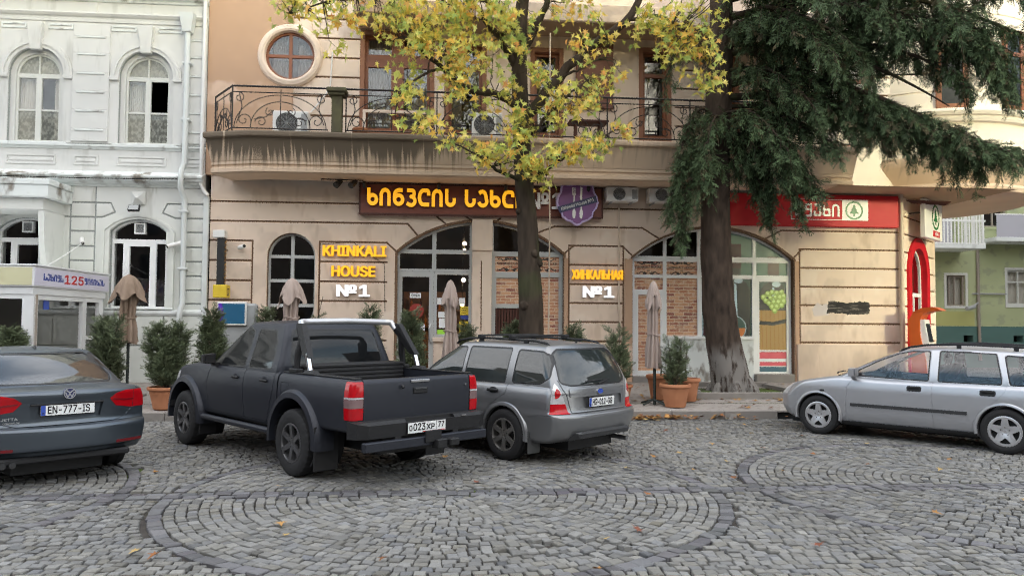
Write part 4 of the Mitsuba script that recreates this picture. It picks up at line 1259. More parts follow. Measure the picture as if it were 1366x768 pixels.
# ------------------------------------------------------------------ the brown sign with yellow letters
sg = thing('shop_sign', 'long brown sign board with big rounded yellow letters over the arches', 'sign')
SB0, SB1, SZ0, SZ1 = -2.03, 3.68, 4.24, 4.965
part(sg, 'board', bx(SB0, SB1, FY - 0.16, FY - 0.002, SZ0, SZ1, 0.012), 'brown_board')
part(sg, 'edge_trim', ext(sbox(SB0 - 0.01, SZ0 - 0.01, SB1 + 0.01, SZ1 + 0.01).difference(sbox(SB0 + 0.03, SZ0 + 0.03, SB1 - 0.03, SZ1 - 0.03)), FY - 0.175, FY - 0.161), 'dark_brown_wood')


def geo_letter(ch):
    """Strokes of one rounded capital, height 1 (x to the right); returns (polylines, advance)."""
    A = lambda cx, cz, rx, rz, a0, a1, n=14: [(cx + rx * math.cos(t), cz + rz * math.sin(t)) for t in np.radians(np.linspace(a0, a1, n))]
    if ch == 'kh':       # tall stem, closed bowl with a break at the upper left
        return [[(0.11, 1.0), (0.11, 0.35)] + A(0.36, 0.35, 0.25, 0.24, 180, 520)], 0.80
    if ch == 'i':        # arch
        return [[(0.11, 0.0)] + A(0.36, 0.62, 0.25, 0.27, 180, 0) + [(0.61, 0.0)]], 0.86
    if ch == 'n':        # a six
        return [[(0.62, 0.89), (0.40, 0.89)] + A(0.38, 0.60, 0.27, 0.29, 90, 180) + [(0.11, 0.4)] + A(0.37, 0.36, 0.26, 0.25, 180, 500)], 0.84
    if ch == 'k':        # a three with a long foot
        return [[(0.06, 0.89), (0.36, 0.89)] + A(0.36, 0.72, 0.17, 0.17, 90, -90) + A(0.33, 0.30, 0.25, 0.24, 90, -110) + [(0.05, 0.16)]], 0.76
    if ch == 'l':        # open round with a hooked top
        return [[(0.70, 0.62), (0.70, 0.78)] + A(0.57, 0.78, 0.13, 0.12, 0, 90) + [(0.36, 0.90)] + A(0.38, 0.5, 0.27, 0.40, 110, 250) + [(0.40, 0.11), (0.74, 0.11)]], 0.90
    if ch == 's':        # stem with a round foot turning up
        return [[(0.11, 1.0), (0.11, 0.35)] + A(0.36, 0.35, 0.25, 0.24, 180, 360) + [(0.61, 0.50)]], 0.84
    if ch == 'a':        # top hook, right stem, foot
        return [[(0.10, 0.80)] + A(0.30, 0.74, 0.20, 0.16, 150, 20) + [(0.56, 0.60)] + A(0.34, 0.36, 0.26, 0.25, 30, -150) + [(0.08, 0.30)]], 0.80
    return [], 0.45


def geo_text(chs, h, w=0.205, slim=1.0):
    x, polys = 0.0, []
    for ch in chs:
        ls, adv = geo_letter(ch)
        ps = []
        for l in ls:
            ps.append(LineString(l).buffer(w / 2, cap_style=2, join_style=1, quad_segs=6))
        if ps:
            p = unary_union(ps)
            polys.append(affinity.scale(affinity.translate(p, x, 0), h * slim, h, origin=(0, 0)))
        x += adv
    return polys, x * h * slim


lets, wtot = geo_text(['kh', 'i', 'n', 'k', 'l', 'i', 's', None, 's', 'a', 'kh', 'l', 'i'], 0.415, 0.215, 0.86)
for g in lets:
    g = affinity.translate(g, SB0 + 0.18, SZ0 + 0.19)
    lk = part(sg, 'letter', ext(g, FY - 0.262, FY - 0.235), 'letter_yellow')
    scene[lk]['emitter'] = {'type': 'area', 'radiance': lin(0.10, 0.046, 0.0015)}
    part(lk, 'return', ext(g.buffer(0.004), FY - 0.234, FY - 0.176), 'letter_side')
part(sg, 'numero', move(text_front('№1', 2.30, SZ0 + 0.20, FY - 0.2, 0.36, 0.05, True), 0, 0, 0), 'letter_white')
for x in (-1.9, -0.20, 1.35, 3.3):
    sp = part(sg, 'spotlight', tube([(x, FY - 0.16, 4.93), (x, FY - 0.30, 4.95), (x, FY - 0.36, 4.90)], 0.012, 6), 'black_plastic')
    part(sp, 'head', tube([(x, FY - 0.40, 4.94), (x, FY - 0.32, 4.84)], 0.045, 10), 'black_plastic')

# shield emblem
sh = thing('shield_sign', 'purple shield shaped sign with crossed cutlery and a slanted name band', 'sign')
SCX, SCZ = 3.04, 4.53


def shield(s):
    half = [(0, 0.47), (0.20, 0.455), (0.36, 0.46), (0.385, 0.30), (0.46, 0.18), (0.48, 0.04), (0.44, -0.08), (0.36, -0.18), (0.345, -0.28), (0.24, -0.36), (0.12, -0.40), (0.06, -0.455), (0, -0.48)]
    return Polygon([(SCX + s * a, SCZ + s * b) for a, b in half] + [(SCX - s * a, SCZ + s * b) for a, b in half[::-1]]).buffer(0.02)


part(sh, 'rim', ext(shield(1.0), FY - 0.36, FY - 0.24), 'shield_rim')
part(sh, 'face', ext(shield(0.90), FY - 0.372, FY - 0.361), 'shield_purple')
for s in (-1, 1):
    x = SCX + 0.085 * s
    tines = [sbox(x - 0.045, SCZ + 0.22, x + 0.045, SCZ + 0.26), sbox(x - 0.012, SCZ - 0.12, x + 0.012, SCZ + 0.25)]
    if s < 0:
        tines += [sbox(x - 0.045 + 0.031 * i, SCZ + 0.25, x - 0.027 + 0.031 * i, SCZ + 0.40) for i in range(3)]
    else:
        tines = [Polygon([(x - 0.012, SCZ - 0.12), (x + 0.012, SCZ - 0.12), (x + 0.03, SCZ + 0.40), (x - 0.02, SCZ + 0.42), (x - 0.03, SCZ + 0.2)])]
    tines.append(affinity.scale(Point(x, SCZ - 0.22).buffer(0.045), 0.9, 2.6))
    part(sh, 'cutlery', ext(unary_union(tines), FY - 0.380, FY - 0.3725), 'letter_white')
bd = affinity.rotate(sbox(SCX - 0.47, SCZ - 0.075, SCX + 0.47, SCZ + 0.075), 17, origin=(SCX, SCZ))
part(sh, 'band', ext(bd, FY - 0.395, FY - 0.381), 'shield_band')
tv, tf = text_poly_mesh('Khinkali House №1', 0.078, 0.004, False)
tv[:, 0] *= 0.80 / np.ptp(tv[:, 0])
tm = rot((np.stack([SCX + tv[:, 0], FY - 0.395 - tv[:, 2], SCZ - 0.035 + tv[:, 1]], 1), tf), (0, 1, 0), -17, (SCX, 0, SCZ))
part(sh, 'lettering', tm, 'letter_white')

# free-standing letters


def letter_sign(name, label, rows):
    k = thing(name, label, 'sign')
    for s, cx, z, h, w, m in rows:
        v, f = text_poly_mesh(s, h, 0.03, True)
        sx = w / np.ptp(v[:, 0])
        adv = trimesh.Trimesh(v, f, process=True)
        # one mesh per letter: split by x gaps
        comps = adv.split(only_watertight=False)
        comps = sorted(comps, key=lambda c: c.bounds[0, 0])
        groups = []
        for c in comps:
            if groups and c.bounds[0, 0] < groups[-1][1] - 1e-4:
                groups[-1][0].append(c)
                groups[-1][1] = max(groups[-1][1], c.bounds[1, 0])
            else:
                groups.append([[c], c.bounds[1, 0]])
        for g, _ in groups:
            gv, gf = cat(*g)
            fr = cat(*[(np.stack([cx + gv[:, 0] * sx + q, FY - 0.075 - gv[:, 2] - abs(q) * 0.1, z + gv[:, 1]], 1), gf) for q in (-0.010, 0.0, 0.0101)])
            lk = part(k, 'letter', fr, m)
            scene[lk]['emitter'] = {'type': 'area', 'radiance': lin(0.105, 0.048, 0.0012) if m == 'letter_yellow' else lin(0.10, 0.10, 0.105)}
            bk = np.stack([cx + gv[:, 0] * sx, FY - 0.073 + gv[:, 2] * 2.0, z + gv[:, 1]], 1)
            part(lk, 'return', (bk, gf[:, ::-1]), 'letter_side' if m == 'letter_yellow' else 'grey_plastic')
    return k


letter_sign('letter_sign', 'yellow letters KHINKALI HOUSE with white №1 below on the beige wall', [('KHINKALI', -2.13, 3.27, 0.235, 1.44, 'letter_yellow'), ('HOUSE', -2.15, 2.80, 0.235, 0.99, 'letter_yellow'), ('№1', -2.15, 2.34, 0.255, 0.75, 'letter_white')])
letter_sign('letter_sign', 'yellow Cyrillic letters with white №1 below between the two arches', [('ХИНКАЛЬНАЯ', 3.57, 2.80, 0.215, 1.22, 'letter_yellow'), ('№1', 3.60, 2.37, 0.255, 0.74, 'letter_white')])

# red supermarket sign
rs = thing('shop_sign', 'long red shop sign with a white panel and green tree emblem', 'sign')
part(rs, 'board', bx(6.80, 11.08, FY - 0.14, FY - 0.002, 4.15, 4.93, 0.01), 'sign_red')
part(rs, 'panel', bx(8.325, 10.29, FY - 0.150, FY - 0.141, 4.305, 4.815), 'sign_white')
part(rs, 'panel', bx(8.34, 9.62, FY - 0.156, FY - 0.1505, 4.32, 4.80), 'sign_red')


def mtav(ch):
    A = lambda cx, cz, rx, rz, a0, a1, n=12: [(cx + rx * math.cos(t), cz + rz * math.sin(t)) for t in np.radians(np.linspace(a0, a1, n))]
    if ch == 's':
        return [[(0.08, 1), (0.08, 0.10), (0.55, 0.10), (0.55, 0.5)]]
    if ch == 'p':
        return [[(0.10, 0.05), (0.55, 0.05)], [(0.55, 0.0), (0.55, 0.92), (0.10, 0.92), (0.10, 0.55), (0.55, 0.55)]]
    if ch == 'a':
        return [[(0.08, 0.92), (0.55, 0.92), (0.55, 0.10), (0.08, 0.10), (0.08, 0.45)]]
    if ch == 'r':
        return [[(0.08, 0.10), (0.08, 0.92)], [(0.08, 0.55), (0.56, 0.55), (0.56, 0.10), (0.08, 0.10)]]
    return [[(0.08, 0.0)] + A(0.32, 0.66, 0.24, 0.26, 180, 0) + [(0.56, 0.0)]]


for i, ch in enumerate(['s', 'p', 'a', 'r', 'i']):
    g = unary_union([LineString(l).buffer(0.085, cap_style=2, join_style=1) for l in mtav(ch)])
    g = affinity.translate(affinity.scale(g, 0.30, 0.31, origin=(0, 0)), 8.43 + i * 0.232, 4.39)
    part(rs, 'letter', ext(g, FY - 0.164, FY - 0.1565), 'letter_white')


def fir_emblem(parent, cx, cz, r, y, m2='sign_green', tw=None, sx=1.0):
    ring_ = Point(cx, cz).buffer(r, 32).difference(Point(cx, cz).buffer(r * 0.82, 32))
    tr = [Polygon([(cx + s * a * r, cz + b * r) for a, b, s in [(0, 0.68, 1), (0.18, 0.36, 1), (0.12, 0.36, 1), (0.34, 0.04, 1), (0.25, 0.04, 1), (0.55, -0.34, 1), (0.10, -0.34, 1), (0.10, -0.62, 1), (0.10, -0.62, -1), (0.10, -0.34, -1), (0.55, -0.34, -1), (0.25, 0.04, -1), (0.34, 0.04, -1), (0.12, 0.36, -1), (0.18, 0.36, -1)]])]
    g = unary_union([ring_] + tr)
    g = affinity.scale(g, sx, 1, origin=(cx, cz))
    return part(parent, 'emblem', ext(g, y - 0.005, y), m2, to_world=tw)


fir_emblem(rs, 9.93, 4.55, 0.225, FY - 0.1505)
ps = thing('shop_sign', 'white square sign with a green emblem above the red arched doorway', 'sign')
part(ps, 'board', bx(0.74, 2.30, -0.42, -0.30, 3.98, 4.96, 0.012), 'sign_white', to_world=CH_T)
for s in (0.9, 2.1):
    part(ps, 'bracket', bx(s, s + 0.04, -0.305, -0.002, 4.6, 4.64), 'black_plastic', to_world=CH_T)
fir_emblem(ps, 1.68, 4.56, 0.33, -0.421, tw=CH_T)
part(ps, 'label', bx(1.42, 2.02, -0.428, -0.4205, 4.05, 4.20), 'sign_red', to_world=CH_T)
part(ps, 'lettering', text_front('SPAR', 1.72, 4.08, -0.4285, 0.085, 0.003, True), 'letter_white', to_world=CH_T)
ar = thing('awning_rack', 'dark rusty folded rack under the balcony corner above the white sign', 'rack')
for i in range(5):
    part(ar, 'bar', tube([(11.3 + 0.1 * i, FY - 0.1 + 0.1 * i, 4.84), (12.3 + 0.05 * i, FY - 0.35 + 0.12 * i, 4.78)], 0.014, 5), 'dark_brown_wood')

# patch of grey paint over old writing
mat('overpaint', mikit.proc(lambda p, n, uv: mixc((0.04, 0.038, 0.037), (0.17, 0.155, 0.14), sst(0.45, 0.8, fbm(p.x * 5.0, p.y, p.z * 30.0, 4)))), 0.9, spec=0.1)
pr_ = np.random.default_rng(12)
ed = [(9.28 + 1.1 * t, 2.025 + pr_.normal(0, 0.008) + 0.02 * math.sin(t * 7)) for t in np.linspace(0, 1, 26)] + [(10.38 + pr_.normal(0, 0.015), z) for z in np.linspace(2.04, 2.28, 7)] + [(10.38 - 1.06 * t, 2.31 + pr_.normal(0, 0.010) + 0.015 * math.sin(t * 9)) for t in np.linspace(0, 1, 26)] + [(9.30 + pr_.normal(0, 0.015), z) for z in np.linspace(2.28, 2.05, 6)]
pt = Polygon(ed).buffer(0)
sm = Polygon([(8.98, 1.99), (9.30, 2.02), (9.28, 2.24), (9.16, 2.20), (9.05, 2.26), (8.94, 2.12)]).buffer(0.03)
mat('pale_overpaint', (0.56, 0.50, 0.48), 0.9, spec=0.1)
part(house, 'overpainted_patch', ext(sm, FY - 0.0022, FY - 0.0004), 'pale_overpaint')
part(house, 'overpainted_patch', ext(pt, FY - 0.0035, FY - 0.0005), 'overpaint', label='dark grey patch painted over old writing')

# left of the restaurant: upright lit price sign, yellow box, info board
ls = thing('vertical_sign', 'tall narrow black sign with a white top box and yellow box below', 'sign')
part(ls, 'post', bx(-5.15, -4.99, FY - 0.36, FY - 0.20, 2.55, 3.62, 0.006), 'black_plastic')
part(ls, 'top_box', bx(-5.24, -4.98, FY - 0.40, FY - 0.16, 3.62, 3.79, 0.012), 'white_plastic')
mat('bulb_amber', (0.5, 0.22, 0.02), 0.4)
part(ls, 'bulb_strip', cat(*[bx(-4.988, -4.972, FY - 0.33 + 0.05 * (i % 3), FY - 0.31 + 0.05 * (i % 3), 2.60 + i * 0.033, 2.615 + i * 0.033) for i in range(30)]), 'bulb_amber')
yb = part(ls, 'yellow_box', bx(-5.20, -4.90, FY - 0.44, FY - 0.14, 2.27, 2.56, 0.012), 'sticker_yellow')
part(yb, 'print', cat(*[bx(-4.899, -4.8965, FY - 0.38, FY - 0.38 + w, z, z + 0.022) for w, z in ((0.16, 2.46), (0.12, 2.42), (0.18, 2.36), (0.12, 2.32))]), 'black_plastic')
for z in (3.35, 2.5):
    part(ls, 'arm', bx(-5.05, -5.01, FY - 0.2, FY, z, z + 0.03), 'black_plastic')
ib = thing('info_board', 'blue framed notice board on a grey stand in front of the beige wall', 'notice board')
mat('board_blue', (0.018, 0.10, 0.19), 0.35)
mat('board_violet', (0.10, 0.03, 0.40), 0.4)
part(ib, 'frame', bx(-4.82, -4.22, 16.62, 16.70, 1.66, 2.16, 0.012), 'white_plastic')
part(ib, 'screen', bx(-4.79, -4.25, 16.612, 16.621, 1.70, 2.12), 'board_blue')
part(ib, 'edge_strip', Manifold.hull_points(np.array([(-4.792, y, z) for y in (16.605, 16.613) for z in (1.70, 2.12)] + [(x, y, z) for y in (16.605, 16.613) for x, z in ((-4.72, 2.12), (-4.68, 1.9), (-4.74, 1.70))], np.float32)), 'board_violet')
part(ib, 'stand', bx(-4.80, -4.02, 16.70, 16.86, pave_z(16.7), 2.13, 0.05), 'grey_plastic')


def camera_unit(label, x, y, z, dx, dz=-0.1):
    k = thing('security_camera', label, 'security camera')
    part(k, 'bracket', tube([(x, y, z), (x, y - 0.10, z)], 0.02, 8), 'grey_plastic')
    part(k, 'housing', tube([(x - dx * 0.1, y - 0.10, z), (x + dx, y - 0.20, z + dz)], 0.05, 12), 'white_plastic', smooth=40)
    part(k, 'lens', tube([(x + dx, y - 0.20, z + dz), (x + dx * 1.08, y - 0.21, z + dz * 1.1)], 0.036, 12), 'black_plastic')


camera_unit('white bullet camera beside the drainpipe on the white building', -6.02, FY, 3.52, -0.26)
camera_unit('small white camera under the entrance canopy of the white building', -8.18, FY, 3.58, 0.06, -0.12)
camera_unit('small grey camera on the beige wall beside the tall black sign', -4.72, FY, 3.42, 0.12, 0.03)
fl = thing('floodlight', 'flat grey floodlight below the keystone on the white building', 'floodlight')
part(fl, 'head', rot(bx(-7.12, -6.87, FY - 0.33, FY - 0.26, 4.18, 4.34, 0.012), (1, 0, 0), -25, (-7, FY - 0.3, 4.26)), 'black_plastic')
part(fl, 'lens', rot(bx(-7.10, -6.89, FY - 0.336, FY - 0.331, 4.20, 4.32), (1, 0, 0), -25, (-7, FY - 0.3, 4.26)), 'grey_plastic')
part(fl, 'bracket', bx(-7.01, -6.98, FY - 0.28, FY - 0.02, 4.30, 4.33), 'black_plastic')
fs = thing('spotlight', 'pair of black spotlights under the balcony left of the brown sign', 'spotlight')
for x in (-2.05 - 0.35, -1.95 - 0.12):
    part(fs, 'lamp', tube([(x, FY - 0.55, 4.93), (x - 0.10, FY - 0.68, 4.80)], [0.05, 0.075], 10), 'black_plastic')
part(fs, 'rail', tube([(-2.85, FY - 0.55, 4.96), (-1.9, FY - 0.55, 4.95)], 0.014, 6), 'black_plastic')


def cable(label, pts, r=0.011, m='black_rubber', sag=0.0, name='cable'):
    p = np.array(pts, float)
    q = []
    for a, b in zip(p[:-1], p[1:]):
        for t in np.linspace(0, 1, 10, endpoint=False):
            w = a + (b - a) * t
            w[2] -= sag * 4 * t * (1 - t)
            q.append(w)
    q.append(p[-1])
    return solo(name, label, 'cable', tube(q, r, 5), m)


cable('pale conduit running down the wall right of the Cyrillic letters', [(4.10, FY - 0.04, 4.6), (4.10, FY - 0.04, 2.1), (4.16, FY - 0.04, 1.5), (4.35, FY - 0.04, 0.5)], 0.022, 'beige_pipe', name='conduit')
cable('pale hose hanging in front of the brick printed window beside the maple', [(2.28, FY - 1.1, 8.3), (2.28, FY - 1.0, 5.6), (2.32, FY - 0.85, 4.0), (2.36, FY - 0.35, 0.5)], 0.017, 'beige_pipe', name='hose')
cable('thin white cable hanging across the round window wall', [(-2.72, FY - 0.03, 8.05), (-2.76, FY - 0.03, 7.2), (-3.2, FY - 0.06, 6.6)], 0.016, 'white_plastic', 0.03)
cable('thin cable strung from the booth roof to the small camera', [(-7.60, 15.3, 2.80), (-8.14, FY - 0.1, 3.5)], 0.008, 'white_plastic', 0.02)
cable('thin dark wire around the yellow letters', [(-2.93, FY - 0.03, 3.55), (-2.2, FY - 0.03, 3.62), (-1.45, FY - 0.03, 3.1), (-1.42, FY - 0.03, 2.0)], 0.006, 'black_rubber', 0.02)
cable('stained overhead wire along the ledge of the white building', [(-19, FY - 0.33, 5.02), (-12, FY - 0.33, 4.97), (-5.9, FY - 0.32, 4.93)], 0.012, 'black_rubber', 0.04)

# restaurant interior seen through the door panes: counter, shelves, pendant lamps
mat('counter_wood', (0.16, 0.07, 0.03), 0.5)
part(house, 'counter', bx(-1.0, 0.5, FY + 2.6, FY + 3.2, 0.4, 1.5, 0.02), 'counter_wood')
part(house, 'shelf', cat(bx(-1.2, 0.55, FY + 3.4, FY + 3.7, 2.05, 2.1), bx(-1.2, 0.55, FY + 3.4, FY + 3.7, 1.6, 1.65), bx(-1.2, 0.55, FY + 3.72, FY + 3.8, 0.4, 2.6)), 'counter_wood')
for i, x in enumerate(np.arange(-1.1, 0.5, 0.13)):
    part(house, 'bottle', move(lathe([(0.01, 0), (0.035, 0), (0.035, 0.17), (0.012, 0.23), (0.012, 0.30), (0.01, 0.30)], 8), x, FY + 3.5, 2.1 if i % 2 else 1.65), ('poster_wine', 'poster_brandy', 'poster_green')[i % 3])
scene['bulb'] = {'type': 'diffuse', 'reflectance': lin(0.8, 0.8, 0.8)}
for i, (x, y, z) in enumerate([(0.44, FY + 1.1, 3.72), (0.44, FY + 1.4, 3.58), (0.42, FY + 1.0, 2.80), (0.40, FY + 1.2, 2.28), (0.40, FY + 1.3, 2.20)]):
    lk = thing('pendant_lamp', ('glowing bulb inside the arch top, upper of two', 'glowing bulb inside the arch top, lower of two', 'single glowing bulb inside behind the middle pane', 'glowing bulb inside beside the folded parasol, upper of two', 'glowing bulb inside beside the folded parasol, lower of two')[i], 'lamp', 'glowing bulbs inside the restaurant')
    s = trimesh.creation.icosphere(2, 0.045)
    numbered(lk + '__bulb')
    scene[lk + '__bulb'] = {**mikit.ply(move(s, x, y, z), 'bulb', smooth=True), 'emitter': {'type': 'area', 'radiance': lin(22, 16, 9)}}
    part(lk, 'cord', tube([(x, y, z + 0.05), (x, y, 4.95)], 0.006, 5), 'black_plastic')
PICK_POS = (-1.06, 9.60, 129.8)
SUV_POS = (1.40, 10.50, 131)
SALOON_POS = (-4.70, 9.42, 131.0)
ESTATE_POS = (8.38, 10.62, 131.0)

# ------------------------------------------------------------------ cars
from scipy.interpolate import PchipInterpolator
from scipy.spatial import cKDTree
from manifold3d import CrossSection, FillRule


def curve(pts):
    p = np.array(sorted(pts), float)
    f = PchipInterpolator(p[:, 0], p[:, 1], extrapolate=False)
    return lambda q: f(np.clip(q, p[0, 0], p[-1, 0]))


def _axis(r, n_in, n_edge=5):
    e = 1 - r
    return np.concatenate([np.linspace(-1, -e, n_edge, endpoint=False), np.linspace(-e, e, n_in, endpoint=False), np.linspace(e, 1, n_edge + 1)])


def rounded(nx, ny, nz, rx, ry, rz):
    """A rounded box on [-1, 1]^3 as one closed quad grid."""
    ax = [_axis(rx, nx), _axis(ry, ny), _axis(rz, nz)]
    vs, fs, n = [], [], 0
    for k in range(3):
        i, j = (k + 1) % 3, (k + 2) % 3
        A, B = np.meshgrid(ax[i], ax[j], indexing='ij')
        for s in (-1, 1):
            P = np.zeros((*A.shape, 3))
            P[..., i], P[..., j], P[..., k] = A, B, s
            m, q = A.shape
            ii, jj = np.meshgrid(np.arange(m - 1), np.arange(q - 1), indexing='ij')
            a, b, c, d = ii * q + jj, (ii + 1) * q + jj, (ii + 1) * q + jj + 1, ii * q + jj + 1
            f = np.stack([a, b, c, d], -1).reshape(-1, 4)
            if s < 0:
                f = f[:, ::-1]
            vs.append(P.reshape(-1, 3))
            fs.append(f + n)
            n += m * q
    v, f = np.vstack(vs), np.vstack(fs)
    _, idx, inv = np.unique(np.round(v, 6), axis=0, return_index=True, return_inverse=True)
    v, f = v[idx], inv.ravel()[f]
    f = np.vstack([f[:, [0, 1, 2]], f[:, [0, 2, 3]]])
    r = np.array([rx, ry, rz])
    q = np.clip(v, -(1 - r), 1 - r)
    d = (v - q) / r
    d /= np.maximum(np.linalg.norm(d, axis=1, keepdims=True), 1e-9)
    return q + d * r, f


def to_man(v, f):
    return Manifold(MMesh(np.ascontiguousarray(v, np.float32), np.ascontiguousarray(f, np.uint32)))


def form(xr, xf, w, ztop, zbot, W=None, crown=0.0, bow_r=0.0, bow_f=0.0, n=(60, 22, 22), r=(0.05, 0.12, 0.10), bow_p=2.0):
    """A smooth body: rear and front outline over height, half width over height (times W over length), top and bottom over length."""
    v, f = rounded(*n, *r)
    a, b, c = v.T
    XR, XF, WZ, ZT, ZB = (curve(q) for q in (xr, xf, w, ztop, zbot))
    WX = curve(W) if W else (lambda q: 1.0)
    ab = np.abs(b) ** bow_p
    xm, xM = min(q[1] for q in xr), max(q[1] for q in xf)
    x = xm + (xM - xm) * (a + 1) / 2
    for _ in range(3):
        zt = ZT(x) - crown * b ** 2
        z = ZB(x) + (zt - ZB(x)) * (c + 1) / 2
        x = (XR(z) + bow_r * ab) + ((XF(z) - bow_f * ab) - (XR(z) + bow_r * ab)) * (a + 1) / 2
    y = b * WZ(z) * WX(x)
    return np.stack([x, y, z], 1), f


def offset(v, f, d):
    n = trimesh.Trimesh(v, f, process=False).vertex_normals
    return v + n * d


def cs(poly):
    ps = []
    for g in pol(poly):
        ps.append(np.array(g.exterior.coords)[:-1])
        ps += [np.array(h.coords)[:-1] for h in g.interiors]
    return CrossSection(ps, FillRule.EvenOdd)


def prism_xz(poly, y0, y1):
    return Manifold.extrude(cs(poly), y1 - y0).rotate((90, 0, 0)).translate((0, y1, 0))


def prism_yz(poly, x0, x1):
    return Manifold.extrude(cs(poly), x1 - x0).transform(np.array([[0, 0, 1, x0], [1, 0, 0, 0], [0, 1, 0, 0]], float))


def prism_xy(poly, z0, z1):
    return Manifold.extrude(cs(poly), z1 - z0).translate((0, 0, z0))


def cyl_y(x, z, r, y0, y1, n=64):
    return prism_xz(Point(x, z).buffer(r, n // 4), y0, y1)


def mbox(x0, x1, y0, y1, z0, z1):
    return Manifold.cube((x1 - x0, y1 - y0, z1 - z0)).translate((x0, y0, z0))


def both(fn):
    a = fn
    return a + a.mirror((0, 1, 0))


class Car:
    def __init__(s, name, label, x, y, heading, paint, low, green, lower_trim=None):
        s.key = thing(name, label, 'pickup truck' if 'pickup' in name else 'car')
        s.tw, s.paint = xf(x, y, 0, heading), paint
        s.lv, s.lf = low
        s.gv, s.gf = green
        s.L, s.G = to_man(s.lv, s.lf), to_man(s.gv, s.gf)
        s._in = {}
        s.B = s.L + s.G
        s.full = s.B
        s.cuts = []

    def shell(s, d):
        if d not in s._in:
            s._in[d] = to_man(offset(s.lv, s.lf, d), s.lf) + to_man(offset(s.gv, s.gf, d), s.gf)
        return s._in[d]

    def gshell(s, d):
        if ('g', d) not in s._in:
            s._in[('g', d)] = to_man(offset(s.gv, s.gf, d), s.gf)
        return s._in[('g', d)]

    def add(s, name, mesh, m, parent=None, smooth=35, label=None, skin=False):
        if skin:
            return part(parent or s.key, name, s.skinned(cat(mesh), m, smooth), None, to_world=s.tw, label=label)
        return part(parent or s.key, name, cat(mesh), m, smooth=smooth, to_world=s.tw, label=label)

    def skinned(s, mesh, m, smooth, k=6, e=1e-5):
        """A shape whose shading normals on the skin are those of the smooth form it was cut from."""
        v, f, n = meshkit.arrays(mesh, smooth)
        s.skin_tree()
        d, i = s.tree.query(v, k=k)
        w = 1.0 / (d ** 2 + e)
        cand = s.sn[i]
        w = w * ((cand * (n if k < 20 else cand[:, 0])[:, None]).sum(-1) > 0.75)
        q = (cand * w[..., None]).sum(1)
        l = np.linalg.norm(q, axis=1)
        ok = l > 1e-6
        n = n.copy()
        n[ok] = q[ok] / l[ok, None]
        return {'type': 'ply', 'filename': meshkit.write_ply((v, f), normals=n), 'face_normals': False, 'bsdf': {'type': 'ref', 'id': m}}

    def skin_tree(s):
        if not hasattr(s, 'tree'):
            s.sn = np.vstack([trimesh.Trimesh(a, b, process=False).vertex_normals for a, b in ((s.lv, s.lf), (s.gv, s.gf))])
            s.tree = cKDTree(np.vstack([s.lv, s.gv]))

    def cut(s, m):
        s.cuts.append(m)

    def line(s, m, depth=0.008):
        """A panel gap."""
        s.cuts.append(m - s.shell(-depth))

    def inlay(s, vol, name, m, proud=0.003, depth=0.02, parent=None, label=None, cut=True):
        """A lamp, trim or panel set into the skin where vol meets it."""
        k = s.add(name, vol ^ (s.shell(proud) - s.shell(-depth)), m, parent, label=label, skin=True)
        if cut:
            s.cuts.append(vol - s.shell(-depth - 0.002))
        return k

    def window(s, vol, m, name='window', trim=None, trim_m='black_plastic', label=None):
        """vol: the glass opening; trim: a wider volume whose border becomes the black seal."""
        outer = trim if trim is not None else vol
        s.cuts.append(outer ^ s.gshell(0.03))
        v, f = cat(vol ^ (s.gshell(-0.004) - s.gshell(-0.012)))
        s.skin_tree()
        fc = v[f].mean(1)
        nn = np.cross(v[f[:, 1]] - v[f[:, 0]], v[f[:, 2]] - v[f[:, 0]])
        sk = s.sn[s.tree.query(fc)[1]]
        keep = (nn * sk).sum(1) > 0.6 * np.linalg.norm(nn, axis=1)      # the outer face only: one sheet of glass
        f = f[keep]
        u, inv = np.unique(f, return_inverse=True)
        k = part(s.key, name, s.skinned((v[u], inv.reshape(-1, 3)), m, 35, 90, 6e-3), None, to_world=s.tw, label=label)
        if trim is not None:
            s.add('seal', (trim - vol) ^ (s.gshell(-0.001) - s.gshell(-0.030)), trim_m, k)
        return k

    def body(s, name='body', label=None):
        b = s.full
        for c in s.cuts:
            b = b - c
        return s.add(name, b, s.paint, label=label, skin=True)


